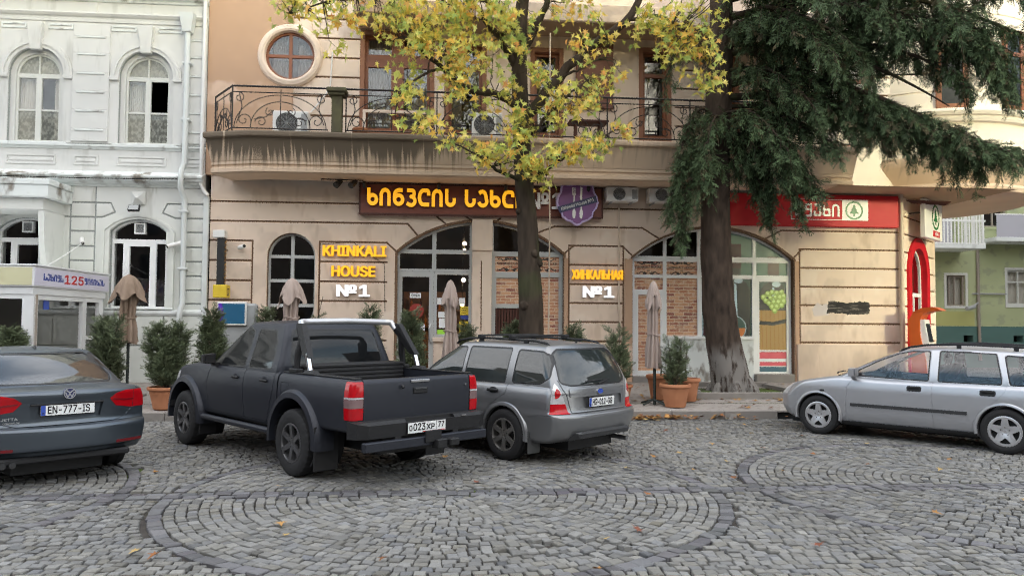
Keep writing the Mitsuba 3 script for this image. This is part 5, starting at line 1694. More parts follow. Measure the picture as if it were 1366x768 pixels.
def wheel(car, x, side, y_out, R, width, rim_r, style, rim_m, hub_m=None, tread=False, label=None):
    """side +1 = left. y_out: the outer face."""
    prof = [(rim_r - 0.012, -width * 0.40), (rim_r + 0.012, -width * 0.46), (rim_r + (R - rim_r) * 0.45, -width * 0.5), (R - 0.035, -width * 0.47), (R - 0.008, -width * 0.40), (R, -width * 0.30), (R, -width * 0.06), (R - 0.009, -width * 0.05),
            (R - 0.009, width * 0.05), (R, width * 0.06), (R, width * 0.30), (R - 0.008, width * 0.40), (R - 0.035, width * 0.47), (rim_r + (R - rim_r) * 0.45, width * 0.5), (rim_r + 0.012, width * 0.46), (rim_r - 0.012, width * 0.40)]
    ns = 96
    v, f = lathe(prof, ns)
    if tread:
        ang = np.round(np.arctan2(v[:, 1], v[:, 0]) / (2 * np.pi / ns)).astype(int)
        rr = np.hypot(v[:, 0], v[:, 1])
        m = (rr > R - 0.036) & (np.abs(v[:, 2]) > width * 0.25) & (ang % 3 == 0)
        v[m, :2] *= ((rr[m] - 0.011) / rr[m])[:, None]
    cy = side * (y_out - width / 2)

    def place(v):
        o = np.stack([v[:, 0], side * v[:, 2], v[:, 1]], 1)
        return o + [x, cy, R]

    def fm(v, f):
        return place(np.asarray(v)), (np.asarray(f)[:, ::-1] if side > 0 else np.asarray(f))
    wk = car.add('wheel', fm(v, f), 'tyre_rubber', smooth=30, label=label)
    dish = width * 0.5 - 0.012
    barrel = lathe([(rim_r - 0.002, -width * 0.4), (rim_r - 0.002, dish - 0.005), (rim_r + 0.004, dish), (rim_r - 0.010, dish + 0.004), (rim_r - 0.022, dish - 0.02), (rim_r - 0.03, -width * 0.4), (rim_r - 0.002, -width * 0.4)], 48)
    car.add('rim', fm(*barrel), rim_m, wk, smooth=35)
    car.add('brake', fm(*lathe([(0.01, 0.0), (rim_r - 0.03, 0.0), (rim_r - 0.03, -0.02), (0.01, -0.02)], 32)), 'brake_dark', wk)
    shapes, face = style(rim_r)
    vv, ff = [], []
    for g in pol(shapes):
        mm = trimesh.creation.extrude_polygon(g, 0.028, engine='earcut')
        mv, mf = trimesh.remesh.subdivide_to_size(np.array(mm.vertices), np.array(mm.faces), 0.05)
        rr = np.hypot(mv[:, 0], mv[:, 1]) / rim_r
        top_ = mv[:, 2] > 0.02
        mv[:, 2] += dish - 0.034 + face(rr)
        vv.append((mv, mf))
    for m in vv:
        car.add('spokes', fm(*m), hub_m or rim_m, wk, smooth=35)
    car.add('hub_cap', fm(*lathe([(0.005, dish + face(0.0) + 0.006), (0.030, dish + face(0.0) + 0.004), (0.036, dish + face(0.1) - 0.01), (0.036, dish - 0.05)], 24)), hub_m or rim_m, wk, smooth=30)
    for i in range(5):
        t = i * 2 * math.pi / 5 + 0.3
        car.add('bolt', fm(*move(lathe([(0.002, 0.004), (0.008, 0.003), (0.009, 0.0), (0.009, -0.01)], 8), 0.056 * math.cos(t), 0.056 * math.sin(t), dish - 0.006 + face(0.25))), 'brake_dark', wk)
    return wk


def spokes_n(n, wi, wo, hub=0.30, rim_w=0.07, pair=0.0):
    def st(rr):
        sh = [Point(0, 0).buffer(rr * hub, 16), Point(0, 0).buffer(rr - 0.012, 32).difference(Point(0, 0).buffer(rr * (1 - rim_w) - 0.012, 32))]
        for i in range(n):
            for s in ((-1, 1) if pair else (0,)):
                p = Polygon([(rr * 0.1, -wi * rr), (rr * 0.97 - 0.012, -wo * rr), (rr * 0.97 - 0.012, wo * rr), (rr * 0.1, wi * rr)])
                sh.append(affinity.rotate(affinity.translate(p, 0, s * pair * rr), i * 360 / n + 90, origin=(0, 0)))
        return unary_union(sh).buffer(0.008, quad_segs=3).buffer(-0.016, quad_segs=3).buffer(0.008, quad_segs=3), lambda q: 0.012 - 0.030 * (1 - np.clip(q, 0, 1)) ** 2 * 1.2
    return st


def holes_n(n, rc, hw, hl, start=90):
    """A hub cap: a disc with n rounded holes."""
    def st(rr):
        d = Point(0, 0).buffer(rr - 0.012, 40)
        for i in range(n):
            h = Polygon([(rr * (rc - hl), -hw * rr * 0.45), (rr * (rc + hl), -hw * rr), (rr * (rc + hl), hw * rr), (rr * (rc - hl), hw * rr * 0.45)]).buffer(0.012, quad_segs=4)
            d = d.difference(affinity.rotate(h, start + i * 360 / n, origin=(0, 0)))
        return d, lambda q: 0.006 + 0.016 * (1 - np.clip(q, 0, 1))
    return st


mat('tint_glass', (0.010, 0.012, 0.014), 0.03, spec=1.0, clearcoat=1.0)
mat('dark_pane', (0.010, 0.011, 0.012), 0.03, spec=0.35)
mat('grey_pane', (0.022, 0.027, 0.027), 0.03, spec=0.75)
mat('tyre_rubber', (0.020, 0.020, 0.021), 0.75, spec=0.3)
mat('brake_dark', (0.02, 0.02, 0.02), 0.6)
mat('alloy_dark', (0.14, 0.14, 0.145), 0.35, metal=0.7)
mat('alloy_grey', (0.30, 0.29, 0.275), 0.35, metal=0.8)
mat('alloy_silver', (0.52, 0.52, 0.53), 0.32, metal=0.6)
mat('lamp_red', (0.40, 0.003, 0.008), 0.10, spec=0.4, clearcoat=0.35)
mat('lamp_dark_red', (0.16, 0.004, 0.008), 0.1, clearcoat=1.0)
mat('lamp_smoke', (0.22, 0.14, 0.14), 0.12, metal=0.3, clearcoat=1.0)
mat('lamp_clear', (0.55, 0.55, 0.56), 0.12, metal=0.4, clearcoat=1.0)
mat('cabin_dark', (0.02, 0.02, 0.021), 0.9, spec=0.1)
mat('seat_cloth', (0.035, 0.035, 0.038), 0.95, spec=0.1)
mat('plate_white', (0.70, 0.71, 0.70), 0.4)
mat('plate_ink', (0.012, 0.012, 0.014), 0.5)
mat('plate_blue', (0.02, 0.06, 0.35), 0.4)
mat('plate_red', (0.45, 0.02, 0.02), 0.4)
mat('matte_black', (0.012, 0.012, 0.013), 0.55, spec=0.4)
mat('satin_trim', (0.035, 0.036, 0.038), 0.5)
PAINT = {'pickup': (0.023, 0.0255, 0.034), 'estate': (0.43, 0.435, 0.455), 'suv': (0.22, 0.225, 0.232), 'saloon': (0.072, 0.089, 0.108)}
mat('pickup_paint', PAINT['pickup'], 0.42, metal=0.35, spec=0.5)
mat('suv_paint', PAINT['suv'], 0.30, metal=0.65, clearcoat=0.9)
mat('estate_paint', PAINT['estate'], 0.32, metal=0.6, clearcoat=0.9)
mat('saloon_paint', PAINT['saloon'], 0.28, metal=0.65, clearcoat=1.0)
mat('suv_cladding', (0.085, 0.088, 0.088), 0.4, metal=0.4, clearcoat=0.4)


def plate(car, x, yc, z, text, w=0.52, h=0.112, strip=True, parent=None, tilt=0.0, red=False, country='GE', two=None):
    """A number plate facing backwards."""
    pr = parent or car.key
    R = lambda m: rot(m, (0, 1, 0), tilt, (x, 0, z))
    k = car.add('number_plate', R(bx(x - 0.012, x, yc - w / 2 - 0.008, yc + w / 2 + 0.008, z - h / 2 - 0.010, z + h / 2 + 0.008, 0.004)), 'matte_black', pr, label='white number plate reading ' + text.replace('|', ' '))
    car.add('face', R(bx(x - 0.0145, x - 0.0122, yc - w / 2, yc + w / 2, z - h / 2, z + h / 2)), 'plate_white', k)
    if strip:
        car.add('strip', R(bx(x - 0.0165, x - 0.0147, yc + w / 2 - 0.045, yc + w / 2 - 0.001, z - h / 2 + 0.001, z + h / 2 - 0.001)), 'plate_blue', k)
    if red:
        car.add('strip', R(bx(x - 0.0165, x - 0.0147, yc - w / 2 + 0.004, yc + w * 0.12, z - h / 2 + 0.003, z - h / 2 + 0.012)), 'plate_red', k)
        car.add('divider', R(bx(x - 0.0165, x - 0.0147, yc - w / 2 + 0.125, yc - w / 2 + 0.130, z - h / 2, z + h / 2)), 'plate_ink', k)

    def letters(t, y0, y1, hh, zb):
        v, f = text_poly_mesh(t, hh, 0.003, True, True)
        v[:, 0] *= (y0 - y1) / np.ptp(v[:, 0])
        car.add('lettering', R((np.stack([x - 0.0150 - v[:, 2], (y0 + y1) / 2 - v[:, 0], zb + v[:, 1]], 1), f)), 'plate_ink', k)
    if red:
        a, b = text.split('|')
        letters(a[0], yc + w / 2 - 0.015, yc + w / 2 - 0.055, 0.058, z - 0.030)
        letters(a[1:4], yc + w / 2 - 0.070, yc + w / 2 - 0.235, 0.076, z - 0.030)
        letters(a[4:], yc + w / 2 - 0.250, yc + w / 2 - 0.365, 0.058, z - 0.030)
        letters(b, yc - w / 2 + 0.105, yc - w / 2 + 0.020, 0.062, z - 0.018)
    else:
        letters(text, yc + w / 2 - 0.065, yc - w / 2 + 0.045, 0.076, z - 0.038)
        letters(country, yc + w / 2 - 0.012, yc + w / 2 - 0.036, 0.018, z - 0.042)
    return k


def arch_liner(car, x, R, y0, y1, side, gap=0.012):
    """The dark lining of a wheel house."""
    o = Point(x, R * 0.98).buffer(R - gap, 20)
    i = Point(x, R * 0.98).buffer(R - gap - 0.02, 20)
    ring_ = o.difference(i).intersection(sbox(x - 2, 0.16, x + 2, 3))
    y0, y1 = (y0, y1) if side > 0 else (-y1, -y0)
    car.add('wheel_house', cat(ext(ring_, y0, y1), ext(o.intersection(sbox(x - 2, 0.16, x + 2, 3)), (y0 if side > 0 else y1 - 0.01), (y0 + 0.01 if side > 0 else y1))), 'matte_black', smooth=False)


def seat(car, x, y, z, m='seat_cloth', head=True, h=0.42):
    k = car.add('seat', Manifold.hull_points(np.array([(x + dx - 0.16 * t, y + s * (0.24 - 0.03 * t), z + h * t) for dx in (-0.05, 0.06) for s in (-1, 1) for t in (0, 0.5, 1)], np.float32)), m, smooth=False)
    if head:
        e = trimesh.creation.icosphere(2, 1.0)
        car.add('headrest', (np.array(e.vertices) * [0.055, 0.125, 0.095] + [x - 0.20, y, z + h + 0.10], np.array(e.faces)), m, k, smooth=True)
        car.add('headrest_post', cat(tube([(x - 0.19, y - 0.05, z + h - 0.02), (x - 0.2, y - 0.05, z + h + 0.05)], 0.007, 5), tube([(x - 0.19, y + 0.05, z + h - 0.02), (x - 0.2, y + 0.05, z + h + 0.05)], 0.007, 5)), 'steel', k)


def mirror(car, x, y, z, side, m, sx=1.0):
    y = y - side * 0.03
    e = Manifold.hull_points(np.array([(x + dx * (0.055 - 0.02 * abs(dy)), y + side * (0.05 + 0.085 * (dy + 1)), z + dz * (0.070 - 0.015 * max(dy, 0))) for dx in (-1, -0.5, 0.7, 1.2) for dy in (-1, -0.6, 0.6, 1) for dz in (-1, -0.7, 0.7, 1)], np.float32))
    k = car.add('mirror', e, m, smooth=50)
    car.add('glass', bx(x - 0.062, x - 0.057, min(y + side * 0.07, y + side * 0.20), max(y + side * 0.07, y + side * 0.20), z - 0.05, z + 0.05), 'chrome', k)
    car.add('arm', Manifold.hull_points(np.array([(x + a, y + side * b, z - 0.08 + c) for a in (-0.02, 0.05) for b in (-0.06, 0.08) for c in (-0.02, 0.03)], np.float32)), m, k)


def poly(*p):
    return Polygon(p)


def rnd(p, r):
    return p.buffer(-r, join_style=1).buffer(r, quad_segs=5)

# ---- matt dark grey double cab pickup
low = form(xr=[(0.45, -1.14), (0.62, -1.20), (1.0, -1.215), (1.2, -1.20)], xf=[(0.45, 3.70), (0.60, 3.86), (0.85, 3.90), (1.0, 3.80), (1.2, 3.6)],
           w=[(0.40, 0.80), (0.55, 0.855), (0.72, 0.875), (0.92, 0.885), (1.06, 0.872), (1.20, 0.83)], W=[(-1.25, 1.0), (2.6, 1.0), (3.3, 0.965), (3.9, 0.88)],
           ztop=[(-1.25, 1.165), (0.45, 1.165), (1.5, 1.17), (2.45, 1.205), (3.1, 1.15), (3.6, 1.07), (3.9, 0.98)], zbot=[(-1.25, 0.60), (0.3, 0.56), (0.5, 0.50), (2.6, 0.50), (3.3, 0.50), (3.9, 0.52)],
           crown=0.0, bow_f=0.28, bow_r=0.012, n=(110, 34, 34), r=(0.016, 0.055, 0.16))
grn = form(xr=[(1.0, 0.44), (1.2, 0.45), (1.55, 0.53), (1.80, 0.66)], xf=[(1.0, 2.62), (1.2, 2.46), (1.5, 2.05), (1.80, 1.60)],
           w=[(1.0, 0.845), (1.16, 0.835), (1.4, 0.765), (1.66, 0.685), (1.80, 0.635)], ztop=[(0.4, 1.76), (0.8, 1.785), (1.4, 1.785), (1.9, 1.745), (2.6, 1.70)], zbot=[(0, 1.02), (3, 1.02)],
           crown=0.030, bow_r=0.03, bow_f=0.16, n=(70, 44, 40), r=(0.05, 0.10, 0.075))
PK = Car('pickup_truck', 'matt dark grey double cab pickup with chrome roll bar parked in front of the restaurant', *PICK_POS, 'pickup_paint', low, grn)
c = PK
c.full = c.B
RW_, RA_, FXW = 0.385, 0.475, 3.085
for wx in (0.0, FXW):
    for s in (-1, 1):
        ring_ = []
        for q, yy in ((RA_ + 0.11, 0.855), (RA_ + 0.095, 0.905), (RA_ + 0.07, 0.930), (RA_ + 0.005, 0.938)):
            ring_.append((q, yy))
        P = [(wx + q * math.cos(t), s * yy, 0.42 + q * math.sin(t)) for t in np.linspace(-0.12, math.pi + 0.12, 36) for q, yy in ring_ + [(RA_ + 0.0, 0.70), (RA_ + 0.10, 0.70)]]
        v = np.array(P)
        k = len(ring_) + 2
        f = []
        for i in range(35):
            for j in range(k):
                a, b2, cc, d = i * k + j, (i + 1) * k + j, (i + 1) * k + (j + 1) % k, i * k + (j + 1) % k
                f += [(a, b2, cc), (a, cc, d)]
        for e_ in range(1, k - 1):
            f += [(0, e_, e_ + 1), (35 * k, 35 * k + e_ + 1, 35 * k + e_)]
        f = np.array(f)
        if s > 0:
            f = f[:, ::-1]
        c.add('wheel_flare', (v, f), 'pickup_paint', smooth=30)
        c.cut(cyl_y(wx, 0.42, RA_, 0.52 if s > 0 else -1.2, 1.2 if s > 0 else -0.52))
        arch_liner(c, wx, RA_, 0.50, 0.86, s, -0.002)
        wheel(c, wx, s, 0.925, RW_, 0.265, 0.222, spokes_n(6, 0.15, 0.105, 0.33), 'alloy_dark', tread=True)
# bed
c.cut(mbox(-1.150, 0.36, -0.735, 0.735, 0.70, 1.6))
c.add('bed_floor', bx(-1.148, 0.358, -0.733, 0.733, 0.690, 0.712), 'matte_black', smooth=False)
for s in (-1, 1):
    c.add('bed_rail', bx(-1.16, 0.38, s * 0.73, s * 0.815, 1.164, 1.182, 0.006), 'matte_black', smooth=False)
c.cut(mbox(0.388, 0.412, -1.0, -0.60, 0.3, 1.02) + mbox(0.388, 0.412, 0.60, 1.0, 0.3, 1.02) + mbox(0.388, 0.425, -1, 1, 1.02, 1.3))
roll = c.add('tonneau_roller', cat(*[bx(0.05, 0.36, -0.72, 0.72, 1.06 + 0.052 * i, 1.105 + 0.052 * i, 0.012) for i in range(4)], bx(0.06, 0.355, -0.71, 0.71, 1.05, 1.26)), 'matte_black', smooth=False, label='black ribbed tonneau roller box behind the cab')
# panel gaps, both sides
G = 0.0045
for pts in ([(1.30, 0.55), (1.30, 1.20)], [(2.36, 0.60), (2.40, 0.9), (2.33, 1.14)], [(0.50, 1.18), (0.52, 0.95), (0.62, 0.72), (0.70, 0.55)], [(0.52, 0.56), (2.36, 0.56)]):
    pr = LineString(pts).buffer(G, cap_style=2)
    c.line(prism_xz(pr, 0.5, 1.2) + prism_xz(pr, -1.2, -0.5))
c.line(prism_xz(rnd(sbox(0.14, 0.90, 0.32, 1.06), 0.02).boundary.buffer(0.003), 0.5, 1.2))
# tailgate gaps
tg = LineString([(-0.742, 1.3), (-0.742, 0.70), (0.742, 0.70), (0.742, 1.3)]).buffer(0.005, cap_style=2)
c.line(prism_yz(tg, -1.5, -1.0), 0.02)
# lamps
for s in (-1, 1):
    y0, y1 = (0.748, 1.0) if s > 0 else (-1.0, -0.748)
    vol = lambda z0, z1: (mbox(-1.4, -1.06, y0, y1, z0, z1))
    k = c.inlay(vol(0.985, 1.145), 'tail_lamp', 'lamp_red', 0.008, 0.05, label='red and clear vertical tail lamp')
    c.inlay(vol(0.965, 0.984), 'band', 'lamp_clear', 0.009, 0.05, k)
    c.inlay(vol(0.870, 0.964), 'lens', 'lamp_smoke', 0.007, 0.05, k)
    c.inlay(vol(0.745, 0.869), 'lens', 'lamp_red', 0.008, 0.05, k)
# windows
fwin = rnd(poly((2.27, 1.20), (1.37, 1.195), (1.37, 1.635), (1.50, 1.685), (1.63, 1.68)), 0.02)
rwin = rnd(poly((1.24, 1.195), (0.66, 1.20), (0.70, 1.50), (0.80, 1.645), (1.24, 1.665)), 0.03)
for w_ in (fwin, rwin):
    o = w_.buffer(0.022, join_style=1)
    for a, b2 in ((0.4, 1.2), (-1.2, -0.4)):
        c.window(prism_xz(w_, a, b2), 'dark_pane', 'side_window', prism_xz(o, a, b2))
rg = rnd(poly((-0.66, 1.23), (0.66, 1.23), (0.585, 1.665), (-0.585, 1.665)), 0.06)
c.window(prism_yz(rg, 0.2, 1.1), 'dark_pane', 'rear_window', prism_yz(rg.buffer(0.02), 0.2, 1.1))
fgp = rnd(poly((-0.72, 1.21), (0.72, 1.21), (0.60, 1.73), (-0.60, 1.73)), 0.05)
c.window(prism_yz(fgp, 1.3, 3.0), 'dark_pane', 'windscreen', prism_yz(fgp.buffer(0.015), 1.3, 3.0))
c.cut(c.gshell(-0.035) ^ mbox(-5, 5, -2, 2, 1.06, 3))
c.add('cabin', c.gshell(-0.037) ^ mbox(-5, 5, -2, 2, 1.045, 1.075), 'cabin_dark', smooth=False)
for s in (-1, 1):
    seat(c, 1.55, s * 0.38, 1.07, h=0.33)
    seat(c, 0.78, s * 0.36, 1.07, h=0.30)
# door handles
for s in (-1, 1):
    for hx in (1.44, 0.66):
        k = c.add('door_handle', bx(hx, hx + 0.17, s * 0.875, s * 0.905, 1.035, 1.065, 0.010), 'matte_black', smooth=40)
        c.add('cup', Manifold.hull_points(np.array([(hx + 0.085 + 0.07 * math.cos(t), s * (0.868 + 0.008 * q), 1.05 + 0.045 * math.sin(t)) for t in np.linspace(0, 2 * np.pi, 16) for q in (0, 1)], np.float32)), 'pickup_paint', k)
    c.add('step_bar', tube([(0.52, s * 0.78, 0.47), (0.58, s * 0.88, 0.46), (2.50, s * 0.88, 0.46), (2.56, s * 0.78, 0.47)], 0.040, 12), 'pickup_paint', smooth=50)
    c.add('mudflap', bx(-0.54, -0.52, s * 0.62, s * 0.925, 0.13, 0.62, 0.005), 'matte_black', smooth=False)
    c.add('mudflap', bx(2.56, 2.575, s * 0.66, s * 0.90, 0.20, 0.55, 0.005), 'matte_black', smooth=False)
    mirror(c, 2.16, s * 0.86, 1.26, s, 'matte_black')
# roof bar over the cab back, sports bar with legs
pts = [(0.30, y, 1.782 - 0.30 * max(0, abs(y) - 0.52) ** 2 - 0.02 * abs(y)) for y in np.linspace(-0.60, 0.60, 25)]
end = lambda s: [(0.27, s * 0.655, 1.765), (0.20, s * 0.685, 1.68)]
rb = c.add('roll_bar', tube(end(-1)[::-1] + pts + end(1), 0.040, 14), 'alloy_silver', smooth=60, label='polished roll bar behind the cab')
for s in (-1, 1):
    leg = Manifold.hull_points(np.array([(0.17 + dx, s * (0.70 + dy), 1.72 + dz) for dx in (-0.05, 0.07) for dy in (-0.035, 0.035) for dz in (-0.05, 0.03)] + [(-0.10 + dx, s * (0.765 + dy), 1.36) for dx in (-0.06, 0.06) for dy in (-0.035, 0.035)], np.float32))
    c.add('leg', leg, 'matte_black', rb, smooth=False)
    c.add('foot', tube([(-0.09, s * 0.768, 1.40), (-0.17, s * 0.772, 1.21)], 0.034, 12), 'chrome', rb, smooth=50)
    c.add('base', Manifold.hull_points(np.array([(-0.30 + dx, s * (0.772 + dy), z) for z, e_ in ((1.178, 0.0), (1.215, 0.02)) for dx in (e_, 0.22 - e_) for dy in (-0.05 + e_, 0.05 - e_)], np.float32)), 'matte_black', rb, smooth=False)
    c.add('leg', tube([(0.12, s * 0.71, 1.62), (0.16, s * 0.76, 1.36), (0.14, s * 0.772, 1.20)], [0.036, 0.042, 0.03], 10), 'matte_black', rb, smooth=50)
    c.add('base', bx(0.06, 0.26, s * 0.73, s * 0.82, 1.178, 1.222, 0.01), 'matte_black', rb, smooth=False)
# tailgate furniture
hd = c.add('tailgate_handle', bx(-1.232, -1.208, -0.10, 0.10, 0.985, 1.055, 0.008), 'matte_black', smooth=False)
c.add('grip', bx(-1.240, -1.230, -0.08, 0.08, 1.028, 1.050, 0.004), 'satin_trim', hd, smooth=False)
bg = c.add('badge', bx(-1.226, -1.210, -0.13, 0.13, 1.108, 1.140, 0.005), 'steel', smooth=False)
c.add('reverse_camera', tube([(-1.235, 0.26, 1.085), (-1.255, 0.26, 1.06)], 0.018, 8), 'matte_black')
c.add('lock', tube([(-1.205, -0.67, 1.05), (-1.222, -0.67, 1.05)], 0.012, 8), 'steel')
# bumpers
bb = c.add('rear_bumper', Manifold.hull_points(np.array([(x, s * y, z) for s in (-1, 1) for x, y, z in [(-1.36, 0.78, 0.56), (-1.37, 0.78, 0.70), (-1.34, 0.80, 0.735), (-1.14, 0.90, 0.735), (-1.14, 0.90, 0.55), (-1.30, 0.885, 0.56), (-1.31, 0.885, 0.72)]], np.float32)) - mbox(-1.40, -1.30, -0.38, 0.30, 0.70, 0.8), 'matte_black', smooth=False, label='black rear step bumper')
c.add('plate_lamp', bx(-1.375, -1.36, -0.55, -0.48, 0.71, 0.725), 'steel', bb, smooth=False)
tb = c.add('tow_bar', bx(-1.43, -1.35, -0.82, 0.86, 0.435, 0.535, 0.010), 'pickup_paint', smooth=False, label='grey steel bar under the rear bumper')
c.add('hitch', cat(bx(-1.52, -1.40, -0.16, -0.02, 0.40, 0.50, 0.01), bx(-1.46, -1.435, -0.12, 0.10, 0.47, 0.60, 0.006)), 'matte_black', tb, smooth=False)
c.add('hitch_step', bx(-1.56, -1.44, -0.30, -0.17, 0.42, 0.50, 0.012), 'matte_black', tb, smooth=False)
for s in (-1, 1):
    c.add('bar_arm', bx(-1.36, -1.0, s * 0.40 - 0.04, s * 0.40 + 0.04, 0.46, 0.56), 'matte_black', tb, smooth=False)
plate(c, -1.372, 0.03, 0.635, 'О023ХР|77', red=True, strip=False, parent=bb)
fb = c.add('front_bumper', Manifold.hull_points(np.array([(x, s * y, z) for s in (-1, 1) for x, y, z in [(4.00, 0.55, 0.50), (4.02, 0.55, 0.78), (3.95, 0.60, 0.82), (3.55, 0.93, 0.80), (3.52, 0.93, 0.52), (3.72, 0.88, 0.50)]], np.float32)), 'matte_black', smooth=False, label='black steel front bumper')
for s in (-1, 1):
    y0, y1 = (0.55, 1.0) if s > 0 else (-1.0, -0.55)
    c.inlay(prism_xz(poly((3.45, 0.86), (4.1, 0.84), (4.1, 1.00), (3.75, 1.03), (3.40, 1.04)), y0, y1), 'headlight', 'lamp_clear', 0.004, 0.03)
    pr = LineString([(2.5, s * 0.70), (3.75, s * 0.62)]).buffer(0.004)
    c.line(prism_xy(pr, 0.9, 1.5))
c.add('grille', bx(3.86, 3.915, -0.5, 0.5, 0.83, 0.98, 0.01), 'satin_trim')
c.add('antenna', tube([(0.92, 0.05, 1.82), (0.80, 0.05, 2.10)], 0.004, 5), 'matte_black')
# dark undercarriage
c.add('chassis', cat(bx(-1.1, 3.5, -0.45, 0.45, 0.34, 0.56), bx(-0.06, 0.06, -0.70, 0.70, 0.33, 0.44), tube([(-1.0, 0.5, 0.42), (-1.25, 0.52, 0.40)], 0.035, 8), bx(FXW - 0.06, FXW + 0.06, -0.70, 0.70, 0.33, 0.44)), 'matte_black', smooth=False)
c.add('spare_wheel', move(lathe([(0.05, -0.09), (0.34, -0.10), (0.37, 0), (0.34, 0.10), (0.05, 0.09)], 32), -0.72, 0, 0.47), 'tyre_rubber')
c.body()

# ---- silver grey sport utility estate
low = form(xr=[(0.26, -0.80), (0.36, -0.93), (0.50, -0.985), (0.60, -1.0), (0.640, -0.985), (0.665, -0.925), (0.72, -0.915), (0.95, -0.895), (1.05, -0.86)], xf=[(0.26, 3.2), (0.40, 3.42), (0.62, 3.46), (0.75, 3.42), (1.05, 3.25)],
           w=[(0.24, 0.76), (0.32, 0.82), (0.50, 0.852), (0.62, 0.868), (0.70, 0.860), (0.78, 0.858), (0.88, 0.842), (0.96, 0.812), (1.06, 0.77)], W=[(-1.0, 0.95), (-0.6, 0.985), (0.2, 1.0), (2.4, 1.0), (3.0, 0.96), (3.5, 0.84)],
           ztop=[(-1.0, 0.985), (0.5, 0.985), (1.5, 0.97), (1.95, 0.985), (2.6, 0.93), (3.2, 0.84), (3.5, 0.75)], zbot=[(-1.0, 0.34), (-0.6, 0.27), (0.4, 0.25), (2.8, 0.25), (3.5, 0.30)],
           bow_f=0.30, bow_r=0.14, bow_p=3.0, n=(110, 40, 44), r=(0.03, 0.06, 0.12))
grn = form(xr=[(0.86, -0.90), (0.98, -0.875), (1.2, -0.79), (1.40, -0.675), (1.56, -0.56)], xf=[(0.86, 2.25), (1.0, 2.02), (1.3, 1.52), (1.56, 1.08)],
           w=[(0.86, 0.80), (0.98, 0.785), (1.2, 0.725), (1.42, 0.640), (1.56, 0.565)], ztop=[(-0.9, 1.475), (-0.3, 1.525), (0.6, 1.545), (1.2, 1.525), (2.3, 1.45)], zbot=[(-1, 0.87), (3, 0.87)],
           crown=0.035, bow_r=0.10, bow_f=0.16, bow_p=2.4, n=(90, 44, 40), r=(0.035, 0.09, 0.085))
c = Car('estate_car', 'grey silver rugged estate car with black roof rails beside the pickup', *SUV_POS, 'suv_paint', low, grn)
for wx in (0.0, 2.525):
    for s in (-1, 1):
        P, k = [], 5
        for t in np.linspace(-0.15, math.pi + 0.15, 36):
            for q, yy in ((0.425, 0.845), (0.405, 0.872), (0.375, 0.880), (0.362, 0.876), (0.362, 0.72)):
                P.append((wx + q * math.cos(t), s * yy, 0.34 + q * math.sin(t)))
        f = []
        for i in range(35):
            for j in range(k):
                a, b2, cc, d = i * k + j, (i + 1) * k + j, (i + 1) * k + (j + 1) % k, i * k + (j + 1) % k
                f += [(a, b2, cc), (a, cc, d)]
        f = np.array(f)
        c.add('wheel_flare', (np.array(P), f[:, ::-1] if s > 0 else f), 'suv_paint', smooth=30)
        c.cut(cyl_y(wx, 0.34, 0.362, 0.50 if s > 0 else -1.2, 1.2 if s > 0 else -0.50))
        arch_liner(c, wx, 0.362, 0.48, 0.82, s, -0.002)
        wheel(c, wx, s, 0.872, 0.332, 0.215, 0.207, spokes_n(6, 0.17, 0.12, 0.36), 'alloy_grey')
fw = rnd(poly((1.72, 1.005), (0.93, 1.0), (0.93, 1.425), (1.10, 1.43), (1.22, 1.40)), 0.02)
rw = rnd(poly((0.84, 1.0), (0.06, 1.005), (0.06, 1.43), (0.84, 1.435)), 0.02)
qw = rnd(poly((-0.085, 1.01), (-0.56, 1.02), (-0.70, 1.10), (-0.665, 1.26), (-0.60, 1.36), (-0.50, 1.40), (-0.085, 1.415)), 0.03)
for w_ in (fw, rw, qw):
    o = w_.buffer(0.018, join_style=1)
    for a, b2 in ((0.4, 1.2), (-1.2, -0.4)):
        c.window(prism_xz(w_, a, b2), 'grey_pane', 'side_window', prism_xz(o, a, b2))
rg = rnd(poly((-0.66, 1.035), (-0.50, 1.00), (0.50, 1.00), (0.66, 1.035), (0.60, 1.37), (0.50, 1.425), (-0.50, 1.425), (-0.60, 1.37)), 0.05)
c.window(prism_yz(rg, -1.3, -0.3), 'grey_pane', 'rear_window', prism_yz(rg.buffer(0.022), -1.3, -0.3))
fg = rnd(poly((-0.70, 1.0), (0.70, 1.0), (0.56, 1.47), (-0.56, 1.47)), 0.04)
c.window(prism_yz(fg, 1.0, 2.6), 'car_glass', 'windscreen', prism_yz(fg.buffer(0.015), 1.0, 2.6))
c.cut(c.gshell(-0.04) ^ mbox(-5, 5, -2, 2, 0.91, 3))
c.add('cabin', c.gshell(-0.042) ^ mbox(-5, 5, -2, 2, 0.885, 0.925), 'cabin_dark', smooth=False)
for s in (-1, 1):
    seat(c, 1.05, s * 0.34, 0.90, h=0.32)
    seat(c, 0.15, s * 0.34, 0.90, h=0.26)
G = 0.004
for pts in ([(0.88, 0.30), (0.885, 0.99)], [(-0.02, 1.0), (-0.01, 0.86), (0.10, 0.80), (0.28, 0.68), (0.40, 0.50), (0.42, 0.30)], [(1.93, 0.30), (1.95, 0.6), (1.85, 0.99)]):
    pr = LineString(pts).buffer(G, cap_style=2)
    c.line(prism_xz(pr, 0.5, 1.2) + prism_xz(pr, -1.2, -0.5))
# a crease that runs into the rear lamp; bumper joint
cr = LineString([(0.32, 0.72), (-0.4, 0.745), (-0.78, 0.70)]).buffer(0.0028)
c.line(prism_xz(cr, 0.5, 1.2) + prism_xz(cr, -1.2, -0.5), 0.005)
bj = LineString([(-0.40, 0.60), (-0.62, 0.632), (-0.82, 0.634)]).buffer(0.003)
c.line(prism_xz(bj, 0.5, 1.2) + prism_xz(bj, -1.2, -0.5), 0.008)
